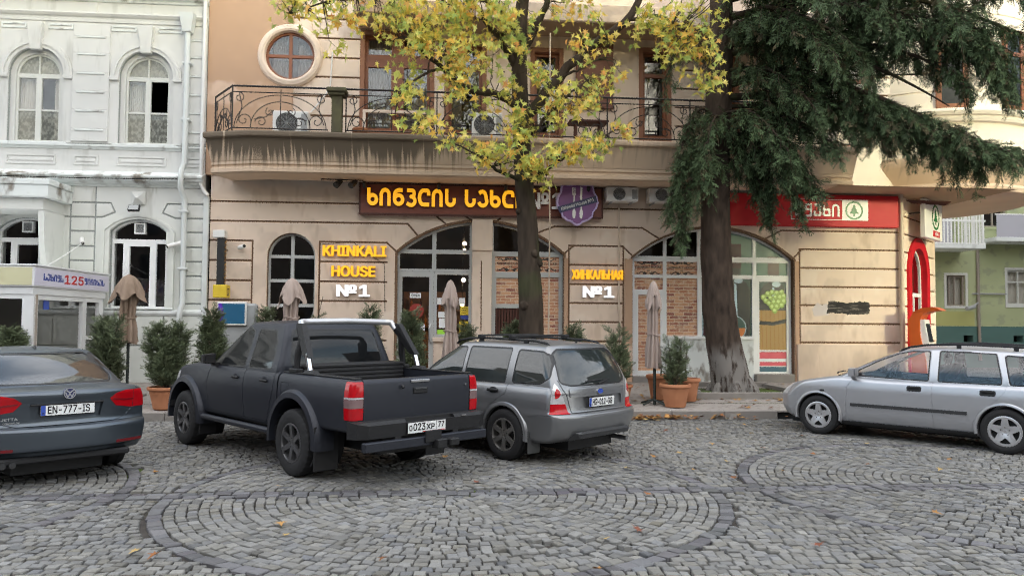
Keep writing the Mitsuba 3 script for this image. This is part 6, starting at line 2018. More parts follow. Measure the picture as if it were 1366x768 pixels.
# hatch outline
hl_ = LineString([(-0.685, 1.06), (-0.655, 0.97), (-0.60, 0.88), (-0.545, 0.655), (0.545, 0.655), (0.60, 0.88), (0.655, 0.97), (0.685, 1.06)])
c.line(prism_yz(hl_.buffer(0.005, cap_style=2), -1.3, -0.6), 0.012)
for s in (-1, 1):
    outl = poly((s * 0.60, 0.655), (s * 0.98, 0.655), (s * 0.98, 0.74), (s * 0.80, 1.02), (s * 0.745, 1.03), (s * 0.715, 0.985), (s * 0.66, 0.86))
    k = c.inlay(prism_yz(outl.intersection(sbox(-2, 0.775, 2, 1.1)), -1.3, -0.77), 'tail_lamp', 'lamp_clear', 0.006, 0.03, label='clear topped tail lamp with a red band below')
    c.inlay(prism_yz(outl.intersection(sbox(-2, 0.5, 2, 0.7745)), -1.3, -0.77), 'red_band', 'lamp_red', 0.007, 0.03, k)
    c.add('red_lens', (c.shell(0.009) - c.shell(0.004)) ^ prism_yz(affinity.scale(Point(s * 0.755, 0.905).buffer(0.062), 1, 1.0), -1.2, -0.80), 'lamp_red', k, skin=True)
# tailgate recess with the plate, badge, garnish
rc = rnd(sbox(-0.50, 0.70, 0.50, 0.845), 0.03)
c.cut(prism_yz(rc, -1.3, -0.5) - c.shell(-0.028))
gn = rnd(sbox(-0.56, 0.852, 0.56, 0.955), 0.02)
c.inlay(prism_yz(gn, -1.3, -0.6), 'tailgate_garnish', 'suv_paint', 0.014, 0.02)
plate(c, -0.925, 0.0, 0.775, 'HG-012-GG', tilt=-3)
e_ = Point(0, 0).buffer(0.05, 16)
bg = c.add('badge', extx(affinity.translate(affinity.scale(e_, 1.25, 0.72), 0.02, 0.905), -0.93, -0.916), 'chrome', label='small oval chrome and blue badge')
c.add('badge_face', extx(affinity.translate(affinity.scale(e_, 1.12, 0.60), 0.02, 0.905), -0.9325, -0.9302), 'plate_blue', bg)
for (dy, dz, r) in ((0.022, 0.006, 0.009), (-0.012, 0.012, 0.006), (-0.03, 0.002, 0.006), (-0.018, -0.012, 0.006), (0.004, -0.014, 0.006), (0.0, 0.0, 0.005)):
    st = Polygon([(0.02 + dy + (r if i % 2 == 0 else r * 0.4) * math.cos(i * math.pi / 4), 0.905 + dz + (r if i % 2 == 0 else r * 0.4) * math.sin(i * math.pi / 4)) for i in range(8)])
    c.add('star', extx(st, -0.9342, -0.9327), 'chrome', bg, smooth=False)
c.add('wiper', cat(tube([(-0.895, 0.02, 1.00), (-0.905, -0.10, 1.03), (-0.89, -0.16, 1.035)], 0.012, 6), tube([(-0.892, 0.28, 1.035), (-0.900, 0.0, 1.05), (-0.885, -0.22, 1.045)], 0.009, 6)), 'matte_black')
# lower cladding and diffuser
c.add('rear_valance', Manifold.hull_points(np.array([(x, s * y, z) for s in (-1, 1) for x, y, z in [(-1.005, 0.50, 0.40), (-0.99, 0.50, 0.345), (-0.96, 0.56, 0.42), (-0.80, 0.60, 0.30), (-0.995, 0.48, 0.43)]], np.float32)), 'satin_trim', smooth=False)
c.add('exhaust', tube([(-0.75, -0.45, 0.27), (-1.0, -0.46, 0.26)], 0.03, 10), 'steel')
for s in (-1, 1):
    c.inlay(prism_xz(poly((0.40, 0.22), (2.14, 0.22), (2.14, 0.37), (0.40, 0.37)), 0.5 if s > 0 else -1.2, 1.2 if s > 0 else -0.5), 'sill_cladding', 'suv_cladding', 0.010, 0.02)
    c.add('mudflap', bx(-0.435, -0.425, s * 0.63, s * 0.86, 0.13, 0.42, 0.004), 'suv_cladding', smooth=False)
    for hx in (1.02, 0.10):
        k = c.add('door_handle', bx(hx, hx + 0.20, s * 0.855, s * 0.885, 0.875, 0.912, 0.010), 'matte_black', smooth=40)
        c.add('cup', Manifold.hull_points(np.array([(hx + 0.10 + 0.075 * math.cos(t), s * (0.846 + 0.008 * q), 0.893 + 0.042 * math.sin(t)) for t in np.linspace(0, 2 * np.pi, 16) for q in (0, 1)], np.float32)), 'satin_trim', k)
    mirror(c, 1.66, s * 0.82, 1.06, s, 'suv_paint')
    rl = c.add('roof_rail', tube([(-0.50, s * 0.52, 1.475), (-0.45, s * 0.525, 1.510), (-0.25, s * 0.53, 1.538), (0.6, s * 0.54, 1.562), (1.0, s * 0.53, 1.550), (1.22, s * 0.52, 1.515), (1.28, s * 0.515, 1.47)], 0.016, 8), 'matte_black', smooth=50)
    for xx in (-0.1, 0.75):
        c.add('rail_foot', bx(xx - 0.04, xx + 0.04, s * 0.54 - 0.016, s * 0.54 + 0.016, 1.47, 1.555, 0.006), 'matte_black', rl, smooth=False)
    c.inlay(prism_xz(poly((3.0, 0.70), (3.6, 0.66), (3.6, 0.78), (3.0, 0.84)), 0.5 if s > 0 else -1.2, 1.2 if s > 0 else -0.5), 'headlight', 'lamp_clear', 0.003, 0.02)
for xx in (0.15, 0.75):
    cbk = c.add('cross_bar', tube([(xx, -0.58, 1.595), (xx, 0.58, 1.595)], 0.014, 8), 'matte_black', smooth=50)
    for s in (-1, 1):
        c.add('clamp', bx(xx - 0.05, xx + 0.05, s * 0.55 - 0.045, s * 0.54 + 0.04, 1.545, 1.605, 0.012), 'matte_black', cbk, smooth=False)
c.add('antenna_base', tube([(-0.50, 0.0, 1.50), (-0.51, 0, 1.53)], 0.014, 8), 'matte_black')
c.add('chassis', cat(bx(-0.75, 2.9, -0.45, 0.45, 0.17, 0.30), bx(-0.05, 0.05, -0.7, 0.7, 0.28, 0.36)), 'matte_black', smooth=False)
c.body()

# ---- light silver estate, seen from its left side
low = form(xr=[(0.22, -0.70), (0.35, -0.80), (0.55, -0.845), (0.66, -0.83), (0.95, -0.80)], xf=[(0.20, 3.22), (0.30, 3.40), (0.45, 3.455), (0.58, 3.455), (0.62, 3.43), (0.72, 3.33), (0.95, 3.0)],
           w=[(0.20, 0.74), (0.27, 0.80), (0.42, 0.838), (0.60, 0.852), (0.74, 0.848), (0.86, 0.828), (0.95, 0.80)], W=[(-0.9, 0.94), (-0.4, 0.985), (0.5, 1.0), (2.3, 1.0), (3.0, 0.95), (3.46, 0.84)],
           ztop=[(-0.9, 0.945), (0.5, 0.94), (1.6, 0.93), (2.25, 0.955), (2.7, 0.895), (3.05, 0.825), (3.3, 0.745), (3.46, 0.66)], zbot=[(-0.9, 0.30), (-0.5, 0.23), (0.4, 0.19), (2.9, 0.19), (3.46, 0.21)],
           crown=0.0, bow_f=0.30, bow_r=0.14, bow_p=2.6, n=(120, 36, 40), r=(0.03, 0.07, 0.15))
grn = form(xr=[(0.84, -0.82), (0.95, -0.79), (1.2, -0.70), (1.38, -0.60), (1.50, -0.52)], xf=[(0.84, 2.66), (0.94, 2.48), (1.15, 2.08), (1.35, 1.62), (1.50, 1.18)],
           w=[(0.84, 0.795), (0.95, 0.782), (1.2, 0.705), (1.38, 0.630), (1.50, 0.56)], ztop=[(-0.9, 1.38), (-0.2, 1.445), (0.6, 1.468), (1.2, 1.452), (1.7, 1.39), (2.6, 1.25)], zbot=[(-1, 0.86), (3, 0.86)],
           crown=0.04, bow_r=0.10, bow_f=0.20, bow_p=2.3, n=(100, 40, 40), r=(0.035, 0.10, 0.085))
c = Car('estate_car', 'light silver estate car on the right with five spoke wheel covers', *ESTATE_POS, 'estate_paint', low, grn)
for wx in (0.0, 2.606):
    for s in (-1, 1):
        P, k = [], 5
        for t in np.linspace(-0.22, math.pi + 0.22, 36):
            for q, yy in ((0.385, 0.838 if wx == 0 else 0.828), (0.368, 0.858), (0.350, 0.862), (0.340, 0.858), (0.340, 0.70)):
                P.append((wx + q * math.cos(t), s * yy, 0.325 + q * math.sin(t)))
        f = []
        for i in range(35):
            for j in range(k):
                a, b2, cc, d = i * k + j, (i + 1) * k + j, (i + 1) * k + (j + 1) % k, i * k + (j + 1) % k
                f += [(a, b2, cc), (a, cc, d)]
        f = np.array(f)
        c.add('wheel_flare', (np.array(P), f[:, ::-1] if s > 0 else f), 'estate_paint', smooth=30)
        c.cut(cyl_y(wx, 0.325, 0.340, 0.48 if s > 0 else -1.2, 1.2 if s > 0 else -0.48))
        arch_liner(c, wx, 0.340, 0.46, 0.80, s, -0.002)
        wheel(c, wx, s, 0.842, 0.312, 0.195, 0.208, spokes_n(5, 0.30, 0.15, 0.42, 0.10), 'alloy_silver')
fw = rnd(poly((2.10, 0.985), (0.985, 0.955), (0.985, 1.375), (1.22, 1.372), (1.42, 1.325), (1.70, 1.205)), 0.018)
rw = rnd(poly((0.835, 0.955), (0.05, 0.955), (0.05, 1.02), (0.13, 1.365), (0.835, 1.385)), 0.018)
qw = rnd(poly((-0.075, 0.955), (-0.68, 0.965), (-0.60, 1.16), (-0.50, 1.31), (0.005, 1.345)), 0.025)
for w_ in (fw, rw, qw):
    o = w_.buffer(0.016, join_style=1)
    for a, b2 in ((0.4, 1.2), (-1.2, -0.4)):
        c.window(prism_xz(w_, a, b2), 'car_glass', 'side_window', prism_xz(o, a, b2))
rg = rnd(poly((-0.64, 0.98), (0.64, 0.98), (0.54, 1.36), (-0.54, 1.36)), 0.05)
c.window(prism_yz(rg, -1.3, -0.3), 'car_glass', 'rear_window', prism_yz(rg.buffer(0.018), -1.3, -0.3))
fg = rnd(poly((-0.73, 0.95), (0.73, 0.95), (0.58, 1.37), (-0.58, 1.37)), 0.04)
c.window(prism_yz(fg, 1.25, 3.0), 'car_glass', 'windscreen', prism_yz(fg.buffer(0.015), 1.25, 3.0))
c.cut(c.gshell(-0.035) ^ mbox(-5, 5, -2, 2, 0.89, 3))
c.add('cabin', c.gshell(-0.037) ^ mbox(-5, 5, -2, 2, 0.865, 0.905), 'cabin_dark', smooth=False)
c.add('dashboard', Manifold.hull_points(np.array([(x, y, z) for y in (-0.66, 0.66) for x, z in ((1.75, 0.90), (1.80, 0.99), (2.2, 0.98), (2.3, 0.90))], np.float32)), 'cabin_dark')
c.add('steering_wheel', [trimesh.creation.torus(0.18, 0.014, major_sections=24, minor_sections=8)][0].apply_transform(trimesh.transformations.rotation_matrix(math.radians(62), (0, 1, 0))).apply_translation((1.62, 0.34, 1.0)), 'matte_black')
for s in (-1, 1):
    seat(c, 1.02, s * 0.33, 0.88, h=0.30)
    seat(c, 0.05, s * 0.33, 0.88, h=0.22)
    for z0, xx in ((0.52, 0),):
        c.inlay(prism_xz(sbox(0.46, 0.497, 2.085, 0.545), 0.5 if s > 0 else -1.2, 1.2 if s > 0 else -0.5), 'rub_strip', 'satin_trim', 0.014, 0.010, label='black rubbing strip along the doors')
    c.inlay(prism_xz(sbox(0.36, 0.15, 2.25, 0.255), 0.5 if s > 0 else -1.2, 1.2 if s > 0 else -0.5), 'sill', 'satin_trim', 0.012, 0.015)
    for hx in (1.06, 0.10):
        cup = rnd(sbox(hx, 0.785, hx + 0.20, 0.865), 0.025)
        k = c.inlay(prism_xz(cup, 0.5 if s > 0 else -1.2, 1.2 if s > 0 else -0.5), 'door_handle', 'matte_black', 0.004, 0.03)
        c.add('grip', bx(hx + 0.02, hx + 0.18, s * 0.846, s * 0.866, 0.832, 0.856, 0.006), 'matte_black', k)
    mirror(c, 2.02, s * 0.80, 1.03, s, 'estate_paint')
    c.inlay(prism_xz(poly((3.15, 0.62), (3.6, 0.60), (3.6, 0.70), (3.30, 0.775), (3.12, 0.79), (3.11, 0.70)), 0.42 if s > 0 else -1.2, 1.2 if s > 0 else -0.42), 'headlight', 'lamp_clear', 0.003, 0.03, label='clear wraparound headlight')
    c.inlay(prism_xz(rnd(sbox(2.50, 0.70, 2.57, 0.73), 0.01), 0.5 if s > 0 else -1.2, 1.2 if s > 0 else -0.5), 'side_repeater', 'matte_black', 0.006, 0.01)
    c.inlay(prism_xz(sbox(-1.0, 0.62, -0.60, 0.92), 0.5 if s > 0 else -1.2, 1.2 if s > 0 else -0.5), 'tail_lamp', 'lamp_red', 0.004, 0.02)
    rl = c.add('roof_rail', tube([(-0.55, s * 0.53, 1.37), (-0.45, s * 0.535, 1.445), (-0.1, s * 0.54, 1.478), (0.6, s * 0.545, 1.498), (1.05, s * 0.53, 1.478), (1.30, s * 0.52, 1.435), (1.42, s * 0.515, 1.385)], 0.016, 8), 'matte_black', smooth=50)
    for xx in (-0.1, 0.62):
        c.add('rail_foot', bx(xx - 0.03, xx + 0.03, s * 0.54 - 0.014, s * 0.54 + 0.014, 1.39, 1.49, 0.005), 'matte_black', rl, smooth=False)
G = 0.0038
for pts in ([(0.90, 0.20), (0.915, 0.95)], [(-0.03, 0.96), (-0.01, 0.86), (0.10, 0.72), (0.30, 0.56), (0.39, 0.40), (0.40, 0.20)], [(2.12, 0.20), (2.16, 0.45), (2.14, 0.80), (2.02, 0.97)], [(0.40, 0.262), (2.12, 0.262)]):
    pr = LineString(pts).buffer(G, cap_style=2)
    c.line(prism_xz(pr, 0.5, 1.2) + prism_xz(pr, -1.2, -0.5))
# bumper joints and bonnet gaps
for pts in ([(2.96, 0.60), (3.12, 0.625), (3.6, 0.60)], [(2.95, 0.405), (3.6, 0.41)]):
    pr = LineString(pts).buffer(0.003)
    c.line(prism_xz(pr, 0.3, 1.2) + prism_xz(pr, -1.2, -0.3), 0.006)
for s in (-1, 1):
    c.line(prism_xy(LineString([(2.42, s * 0.735), (3.30, s * 0.60)]).buffer(0.004), 0.6, 1.4), 0.006)
c.inlay(mbox(3.30, 3.6, -0.42, 0.42, 0.62, 0.70), 'grille', 'matte_black', 0.004, 0.03)
c.add('wiper', tube([(2.36, 0.62, 0.985), (2.48, 0.30, 0.985), (2.50, -0.1, 0.99)], 0.010, 6), 'matte_black')
c.add('wiper', tube([(2.40, 0.10, 0.99), (2.52, -0.25, 0.985), (2.44, -0.55, 0.985)], 0.010, 6), 'matte_black')
c.add('chassis', cat(bx(-0.6, 3.2, -0.45, 0.45, 0.13, 0.25), bx(-0.05, 0.05, -0.7, 0.7, 0.26, 0.34)), 'matte_black', smooth=False)
c.body()

# ---- blue grey saloon, cut by the left edge of the picture
low = form(xr=[(0.30, -0.90), (0.34, -0.96), (0.375, -0.985), (0.40, -1.030), (0.50, -1.040), (0.60, -1.045), (0.632, -1.030), (0.655, -0.985), (0.70, -0.965), (0.80, -0.975), (0.90, -0.995), (0.975, -1.015), (1.03, -0.985)], xf=[(0.20, 3.3), (0.40, 3.56), (0.60, 3.58), (0.75, 3.52), (1.05, 3.3)],
           w=[(0.20, 0.76), (0.30, 0.835), (0.45, 0.872), (0.62, 0.888), (0.78, 0.886), (0.90, 0.872), (0.97, 0.845), (1.06, 0.80)], W=[(-1.05, 0.955), (-0.6, 0.985), (0.1, 1.0), (2.5, 1.0), (3.1, 0.96), (3.6, 0.84)],
           ztop=[(-1.05, 1.025), (-0.85, 1.035), (-0.45, 1.040), (0.5, 1.0), (1.8, 0.98), (2.2, 0.985), (2.8, 0.92), (3.3, 0.82), (3.6, 0.72)], zbot=[(-1.05, 0.33), (-0.7, 0.31), (-0.45, 0.24), (0.3, 0.17), (2.9, 0.17), (3.6, 0.20)],
           crown=0.02, bow_f=0.35, bow_r=0.20, bow_p=2.6, n=(120, 44, 50), r=(0.030, 0.08, 0.075))
grn = form(xr=[(0.90, -0.68), (1.02, -0.50), (1.15, -0.28), (1.30, 0.0), (1.45, 0.36)], xf=[(0.90, 2.35), (1.0, 2.10), (1.2, 1.70), (1.45, 1.05)],
           w=[(0.90, 0.815), (1.0, 0.79), (1.2, 0.71), (1.36, 0.63), (1.45, 0.56)], ztop=[(-0.7, 1.22), (-0.1, 1.375), (0.5, 1.438), (1.1, 1.438), (1.6, 1.38), (2.3, 1.3)], zbot=[(-1, 0.92), (3, 0.92)],
           crown=0.035, bow_r=0.20, bow_f=0.18, bow_p=2.2, n=(90, 50, 46), r=(0.04, 0.085, 0.085))
c = Car('saloon_car', 'steel blue saloon at the left edge with red tail lamps, seen from behind', *SALOON_POS, 'saloon_paint', low, grn)
for wx in (0.0, 2.651):
    for s in (-1, 1):
        c.cut(cyl_y(wx, 0.325, 0.360, 0.50 if s > 0 else -1.2, 1.2 if s > 0 else -0.50))
        arch_liner(c, wx, 0.360, 0.48, 0.86, s, -0.002)
        wheel(c, wx, s, 0.872, 0.318, 0.215, 0.205, spokes_n(5, 0.17, 0.10, 0.3, pair=0.12), 'alloy_silver')
for w_ in (rnd(poly((1.80, 1.01), (0.95, 1.005), (0.95, 1.36), (1.15, 1.36)), 0.02), rnd(poly((0.86, 1.005), (-0.02, 1.02), (-0.12, 1.10), (0.08, 1.27), (0.30, 1.345), (0.86, 1.36)), 0.02)):
    o = w_.buffer(0.018, join_style=1)
    for a, b2 in ((0.4, 1.2), (-1.2, -0.4)):
        c.window(prism_xz(w_, a, b2), 'dark_pane', 'side_window', prism_xz(o, a, b2))
rg = rnd(poly((-0.675, 1.065), (0.675, 1.065), (0.575, 1.30), (0.50, 1.365), (-0.50, 1.365), (-0.575, 1.30)), 0.05)
c.window(prism_yz(rg, -1.0, 0.6), 'tint_glass', 'rear_window', prism_yz(rg.buffer(0.018), -1.0, 0.6), label='sloping rear window')
fg = rnd(poly((-0.72, 1.02), (0.72, 1.02), (0.56, 1.37), (-0.56, 1.37)), 0.04)
c.window(prism_yz(fg, 1.0, 3.0), 'dark_pane', 'windscreen', prism_yz(fg.buffer(0.015), 1.0, 3.0))
c.cut(c.gshell(-0.035) ^ mbox(-5, 5, -2, 2, 0.99, 3))
c.add('cabin', c.gshell(-0.037) ^ mbox(-5, 5, -2, 2, 0.965, 1.005), 'cabin_dark', smooth=False)
for s in (-1, 1):
    seat(c, 0.9, s * 0.34, 0.98, h=0.25)
    seat(c, 0.05, s * 0.34, 0.98, head=False, h=0.08)
    lamp = rnd(poly((s * 0.425, 0.905), (s * 0.50, 0.818), (s * 0.68, 0.785), (s * 1.0, 0.785), (s * 1.0, 0.985), (s * 0.60, 0.985), (s * 0.50, 0.960)), 0.012)
    k = c.inlay(prism_yz(lamp.intersection(sbox(*((0.0, 0.5, 0.703, 1.1) if s > 0 else (-0.703, 0.5, 0.0, 1.1)))), -1.3, -0.60), 'tail_lamp', 'lamp_red', 0.004, 0.03, label='red wedge shaped tail lamp')
    c.inlay(prism_yz(lamp.intersection(sbox(*((0.709, 0.5, 1.0, 1.1) if s > 0 else (-1.0, 0.5, -0.709, 1.1)))), -1.3, -0.60), 'side_lens', 'lamp_red', 0.004, 0.03, k)
    ln = LineString([(s * 0.47, 0.892), (s * 0.62, 0.875), (s * 0.70, 0.877)]).buffer(0.008)
    c.add('chrome_line', (c.shell(0.007) - c.shell(0.003)) ^ prism_yz(ln, -1.3, -0.6), 'lamp_dark_red', k, skin=True)
    c.inlay(prism_yz(rnd(sbox(*sorted((s * 0.50, s * 0.82))[0:1], 0.405, sorted((s * 0.50, s * 0.82))[1], 0.438), 0.008), -1.3, -0.6), 'reflector', 'lamp_dark_red', 0.003, 0.02)
    mirror(c, 1.72, s * 0.84, 1.05, s, 'saloon_paint')
# lid gap, bumper gap
lid = LineString([(-0.78, 1.10), (-0.74, 0.98), (-0.70, 0.975), (-0.70, 0.80), (-0.60, 0.69), (-0.48, 0.655), (0.48, 0.655), (0.60, 0.69), (0.70, 0.80), (0.70, 0.975), (0.74, 0.98), (0.78, 1.10)])
c.line(prism_yz(lid.buffer(0.0045), -1.3, -0.70), 0.012)
bl = LineString([(-0.95, 0.66), (-0.62, 0.655), (0.62, 0.655), (0.95, 0.66)]).buffer(0.003)
c.line(prism_yz(bl, -1.3, -0.7), 0.006)
c.line(prism_yz(sbox(-0.80, 0.392, 0.80, 0.398), -1.3, -0.7), 0.006)
rc = rnd(poly((-0.36, 0.885), (0.36, 0.885), (0.33, 0.715), (-0.33, 0.715)), 0.02)
c.cut(prism_yz(rc, -1.3, -0.6) - c.shell(-0.030))
lip = c.add('lid_handle', bx(-0.995, -0.965, -0.355, 0.355, 0.868, 0.888, 0.005), 'matte_black')
plate(c, -0.978, 0.0, 0.82, 'EN-777-IS', tilt=2)
# badge: ring with two stacked letters
bz, bxx = 0.99, -1.014
ringp = Point(0, bz).buffer(0.060, 24).difference(Point(0, bz).buffer(0.051, 24))
vee = LineString([(0.036, bz + 0.034), (0, bz + 0.004), (-0.036, bz + 0.034)]).buffer(0.0065, cap_style=2)
dub = LineString([(0.045, bz + 0.014), (0.020, bz - 0.040), (0, bz - 0.004), (-0.020, bz - 0.040), (-0.045, bz + 0.014)]).buffer(0.006, cap_style=2)
bg = c.add('badge', extx(Point(0, bz).buffer(0.058, 24), bxx - 0.016, bxx + 0.02), 'shield_band', label='round chrome badge on the boot lid')
c.add('emblem', extx(unary_union([ringp, vee, dub.intersection(Point(0, bz).buffer(0.056))]), bxx - 0.022, bxx - 0.0165), 'chrome', bg)
def lid_text(t, y0, z, h, w):
    v, f = text_poly_mesh(t, h, 0.003, True, False)
    v[:, 0] *= w / np.ptp(v[:, 0])
    xx = -0.985
    c.add('lettering', (np.stack([xx - v[:, 2], y0 - v[:, 0], z + v[:, 1]], 1), f), 'chrome')


lid_text('JETTA', 0.62, 0.735, 0.026, 0.15)
lid_text('COMFORTLINE', 0.60, 0.70, 0.016, 0.15)
c.add('aerial', Manifold.hull_points(np.array([(0.42, 0.02, 1.432), (0.42, -0.02, 1.432), (0.30, 0.012, 1.41), (0.30, -0.012, 1.41), (0.33, 0, 1.475), (0.37, 0, 1.47)], np.float32)), 'matte_black')
c.add('exhaust', cat(tube([(-0.7, 0.50, 0.235), (-0.99, 0.50, 0.275)], 0.032, 10)), 'matte_black')
c.add('exhaust', cat(tube([(-0.7, 0.59, 0.235), (-0.99, 0.59, 0.275)], 0.032, 10)), 'matte_black')
c.add('valance', bx(-0.945, -0.70, -0.66, 0.66, 0.26, 0.335, 0.02), 'matte_black')
c.add('chassis', cat(bx(-0.7, 3.2, -0.45, 0.45, 0.12, 0.24), bx(-0.05, 0.05, -0.7, 0.7, 0.26, 0.34)), 'matte_black', smooth=False)
G = 0.004
for pts in ([(0.90, 0.20), (0.905, 1.0)], [(-0.05, 1.02), (0.05, 0.80), (0.30, 0.56), (0.40, 0.20)], [(2.1, 0.2), (2.1, 0.7), (1.95, 0.99)]):
    pr = LineString(pts).buffer(G, cap_style=2)
    c.line(prism_xz(pr, 0.5, 1.2) + prism_xz(pr, -1.2, -0.5))
c.body()

# ------------------------------------------------------------------ trees
def limb_path(p0, p1, sag=0.0, wob=0.1, n=10, rng=RNG):
    p0, p1 = np.array(p0, float), np.array(p1, float)
    t = np.linspace(0, 1, n)[:, None]
    p = p0 + (p1 - p0) * t
    p[:, 2] -= sag * 4 * (t * (1 - t))[:, 0]
    w = np.cumsum(rng.normal(0, wob / n, (n, 3)), 0)
    return p + w * np.sin(np.pi * t)


def knotty(path, r, sides=20, amp=0.10, seed=0, fr=3.0):
    v, f = tube(path, r, sides)
    n = len(path) * sides
    c = np.repeat(np.asarray(path, float), sides, 0)
    d = v[:n] - c
    k = 1 + amp * (meshkit.fbm(np.c_[v[:n, :2] * fr, v[:n, 2] * fr * 0.45], 3, seed) - 0.5) * 2
    v[:n] = c + d * k[:, None]
    return v, f


def resample(pts, m):
    p = np.asarray(pts, float)
    s = np.r_[0, np.cumsum(np.linalg.norm(np.diff(p, axis=0), axis=1))]
    q = np.linspace(0, s[-1], m)
    return np.stack([PchipInterpolator(s, p[:, i])(q) for i in range(p.shape[1])], 1)


rt_ = np.random.default_rng(21)
MX, MY = 1.74, 15.4
mt = thing('maple_tree', 'maple with yellow and green autumn leaves in front of the restaurant', 'tree')
tp = resample([(MX + 0.06, MY, pave_z(MY) - 0.05, 0.36), (MX + 0.05, MY, 0.45, 0.315), (MX + 0.0, MY, 1.3, 0.300), (MX - 0.05, MY, 2.4, 0.275), (MX - 0.10, MY, 3.5, 0.235), (MX - 0.20, MY, 4.8, 0.215), (MX - 0.27, MY + 0.05, 6.2, 0.19), (MX - 0.30, MY + 0.05, 7.4, 0.17), (MX - 0.22, MY, 8.6, 0.14), (MX - 0.1, MY, 10.4, 0.09)], 60)
tp[:, 3] *= 0.88
part(mt, 'trunk', knotty(tp[:, :3], tp[:, 3], 28, 0.09, 2), 'bark', smooth=True)
for (z, s, a) in ((3.15, 0.075, -60), (2.15, 0.09, -130), (2.95, 0.085, -20), (3.9, 0.06, -150)):
    i = np.argmin(np.abs(tp[:, 2] - z))
    c0, r0 = tp[i, :3], tp[i, 3]
    d = np.array([math.cos(math.radians(a)), math.sin(math.radians(a)), 0.15])
    part(mt, 'knot', tube([c0 + d * r0 * 0.85, c0 + d * (r0 + 0.03), c0 + d * (r0 + 0.045)], [s * 1.25, s, s * 0.45], 12), 'bark', smooth=True)


def on_trunk(z):
    return tp[np.argmin(np.abs(tp[:, 2] - z)), :3]


limbs = []     # (points, r0, r1)
def limb(pts, r0, r1, m=16):
    limbs.append((resample(pts, m) + np.r_[np.zeros((1, 3)), rt_.normal(0, 0.02, (m - 1, 3))], np.linspace(r0, r1, m)))


limb([on_trunk(5.95), (2.25, 15.3, 6.75), (2.9, 15.2, 7.4), (3.55, 15.15, 7.9), (3.85, 15.1, 8.4), (3.95, 15.1, 9.2)], 0.115, 0.06)           # the big right limb
limb([on_trunk(6.0), (1.0, 15.2, 6.35), (0.45, 15.1, 6.4), (-0.1, 15.0, 6.75), (-0.8, 14.9, 7.3)], 0.09, 0.03)
limb([on_trunk(7.0), (0.95, 15.2, 7.6), (0.3, 15.0, 8.3), (-0.5, 14.9, 8.9)], 0.08, 0.03)
limb([on_trunk(7.3), (1.9, 15.0, 8.1), (2.1, 14.8, 9.0)], 0.09, 0.04)
limb([(3.55, 15.15, 7.9), (4.2, 15.0, 8.0), (4.8, 14.9, 7.7), (5.2, 14.8, 7.2)], 0.04, 0.012)
limb([(2.25, 15.3, 6.75), (2.7, 15.1, 6.9), (3.2, 15.0, 7.3)], 0.03, 0.01)
limb([on_trunk(4.6), (1.0, 15.0, 4.75), (0.6, 14.8, 5.0), (0.1, 14.7, 5.2)], 0.045, 0.012)
limb([on_trunk(4.5), (2.1, 15.0, 4.9), (2.7, 14.8, 5.25), (3.4, 14.7, 5.6)], 0.045, 0.012)
limb([on_trunk(5.4), (1.9, 14.9, 5.8), (2.3, 14.7, 6.2), (2.7, 14.6, 6.5)], 0.04, 0.012)
limb([(-0.1, 15.0, 6.75), (-0.6, 14.8, 6.5), (-1.0, 14.7, 5.9), (-0.95, 14.7, 5.4)], 0.03, 0.008)
limb([on_trunk(7.6), (0.6, 15.0, 8.2), (-1.0, 14.7, 8.1), (-2.3, 14.5, 7.8), (-3.0, 14.5, 7.6)], 0.06, 0.01)
limb([(3.85, 15.1, 8.4), (3.4, 14.9, 8.9), (2.8, 14.7, 9.3)], 0.04, 0.015)
for p, r in limbs:
    part(mt, 'limb', knotty(p, r, 10, 0.12, 5, 6.0), 'bark', smooth=True)

# one maple leaf: five pointed lobes, a little folded; 10 triangles
_lp = np.array([(0, -0.46), (0.07, -0.16), (0.36, -0.30), (0.22, -0.05), (0.56, 0.16), (0.20, 0.12), (0.15, 0.24), (0.0, 0.66), (-0.15, 0.24), (-0.20, 0.12), (-0.56, 0.16), (-0.22, -0.05), (-0.36, -0.30), (-0.07, -0.16)])
LEAF_V = np.c_[_lp[:, 0], _lp[:, 1], 0.16 * np.abs(_lp[:, 0]) - 0.10 * _lp[:, 1] ** 2]
LEAF_V = np.vstack([LEAF_V, [[0, 0, -0.02]]])
LEAF_F = np.array([(14, i, (i + 1) % 14) for i in range(14)])
PAL = 0.80 * np.array([(0.80, 0.55, 0.07), (0.74, 0.46, 0.05), (0.84, 0.64, 0.16), (0.62, 0.56, 0.08), (0.42, 0.50, 0.07), (0.22, 0.36, 0.06), (0.68, 0.30, 0.06), (0.80, 0.44, 0.10), (0.52, 0.56, 0.12)]) + 0.20 * np.array([0.66, 0.52, 0.36])


def leaves_at(P, size, rng, green=0.35, droop=0.6):
    n = len(P)
    u = rng.normal(0, 1, (n, 3)) * [0.9, 0.9, 0.5] + [0, -0.35, 0.75 - droop * 0.6]
    u /= np.linalg.norm(u, axis=1, keepdims=True)
    d = rng.normal(0, 1, (n, 3)) * [1, 1, 0.6] + [0, -0.2, -droop]
    d -= (d * u).sum(1, keepdims=True) * u
    d /= np.linalg.norm(d, axis=1, keepdims=True)
    w = np.cross(d, u)
    s = size * rng.uniform(0.65, 1.25, n)
    V = P[:, None] + s[:, None, None] * (LEAF_V[None, :, :1] * w[:, None] + LEAF_V[None, :, 1:2] * d[:, None] + LEAF_V[None, :, 2:] * u[:, None])
    return V


def leaf_mesh(V, col):
    n = len(V)
    f = (LEAF_F[None] + 15 * np.arange(n)[:, None, None]).reshape(-1, 3)
    return (V.reshape(-1, 3), f), np.repeat(col, 15, 0)


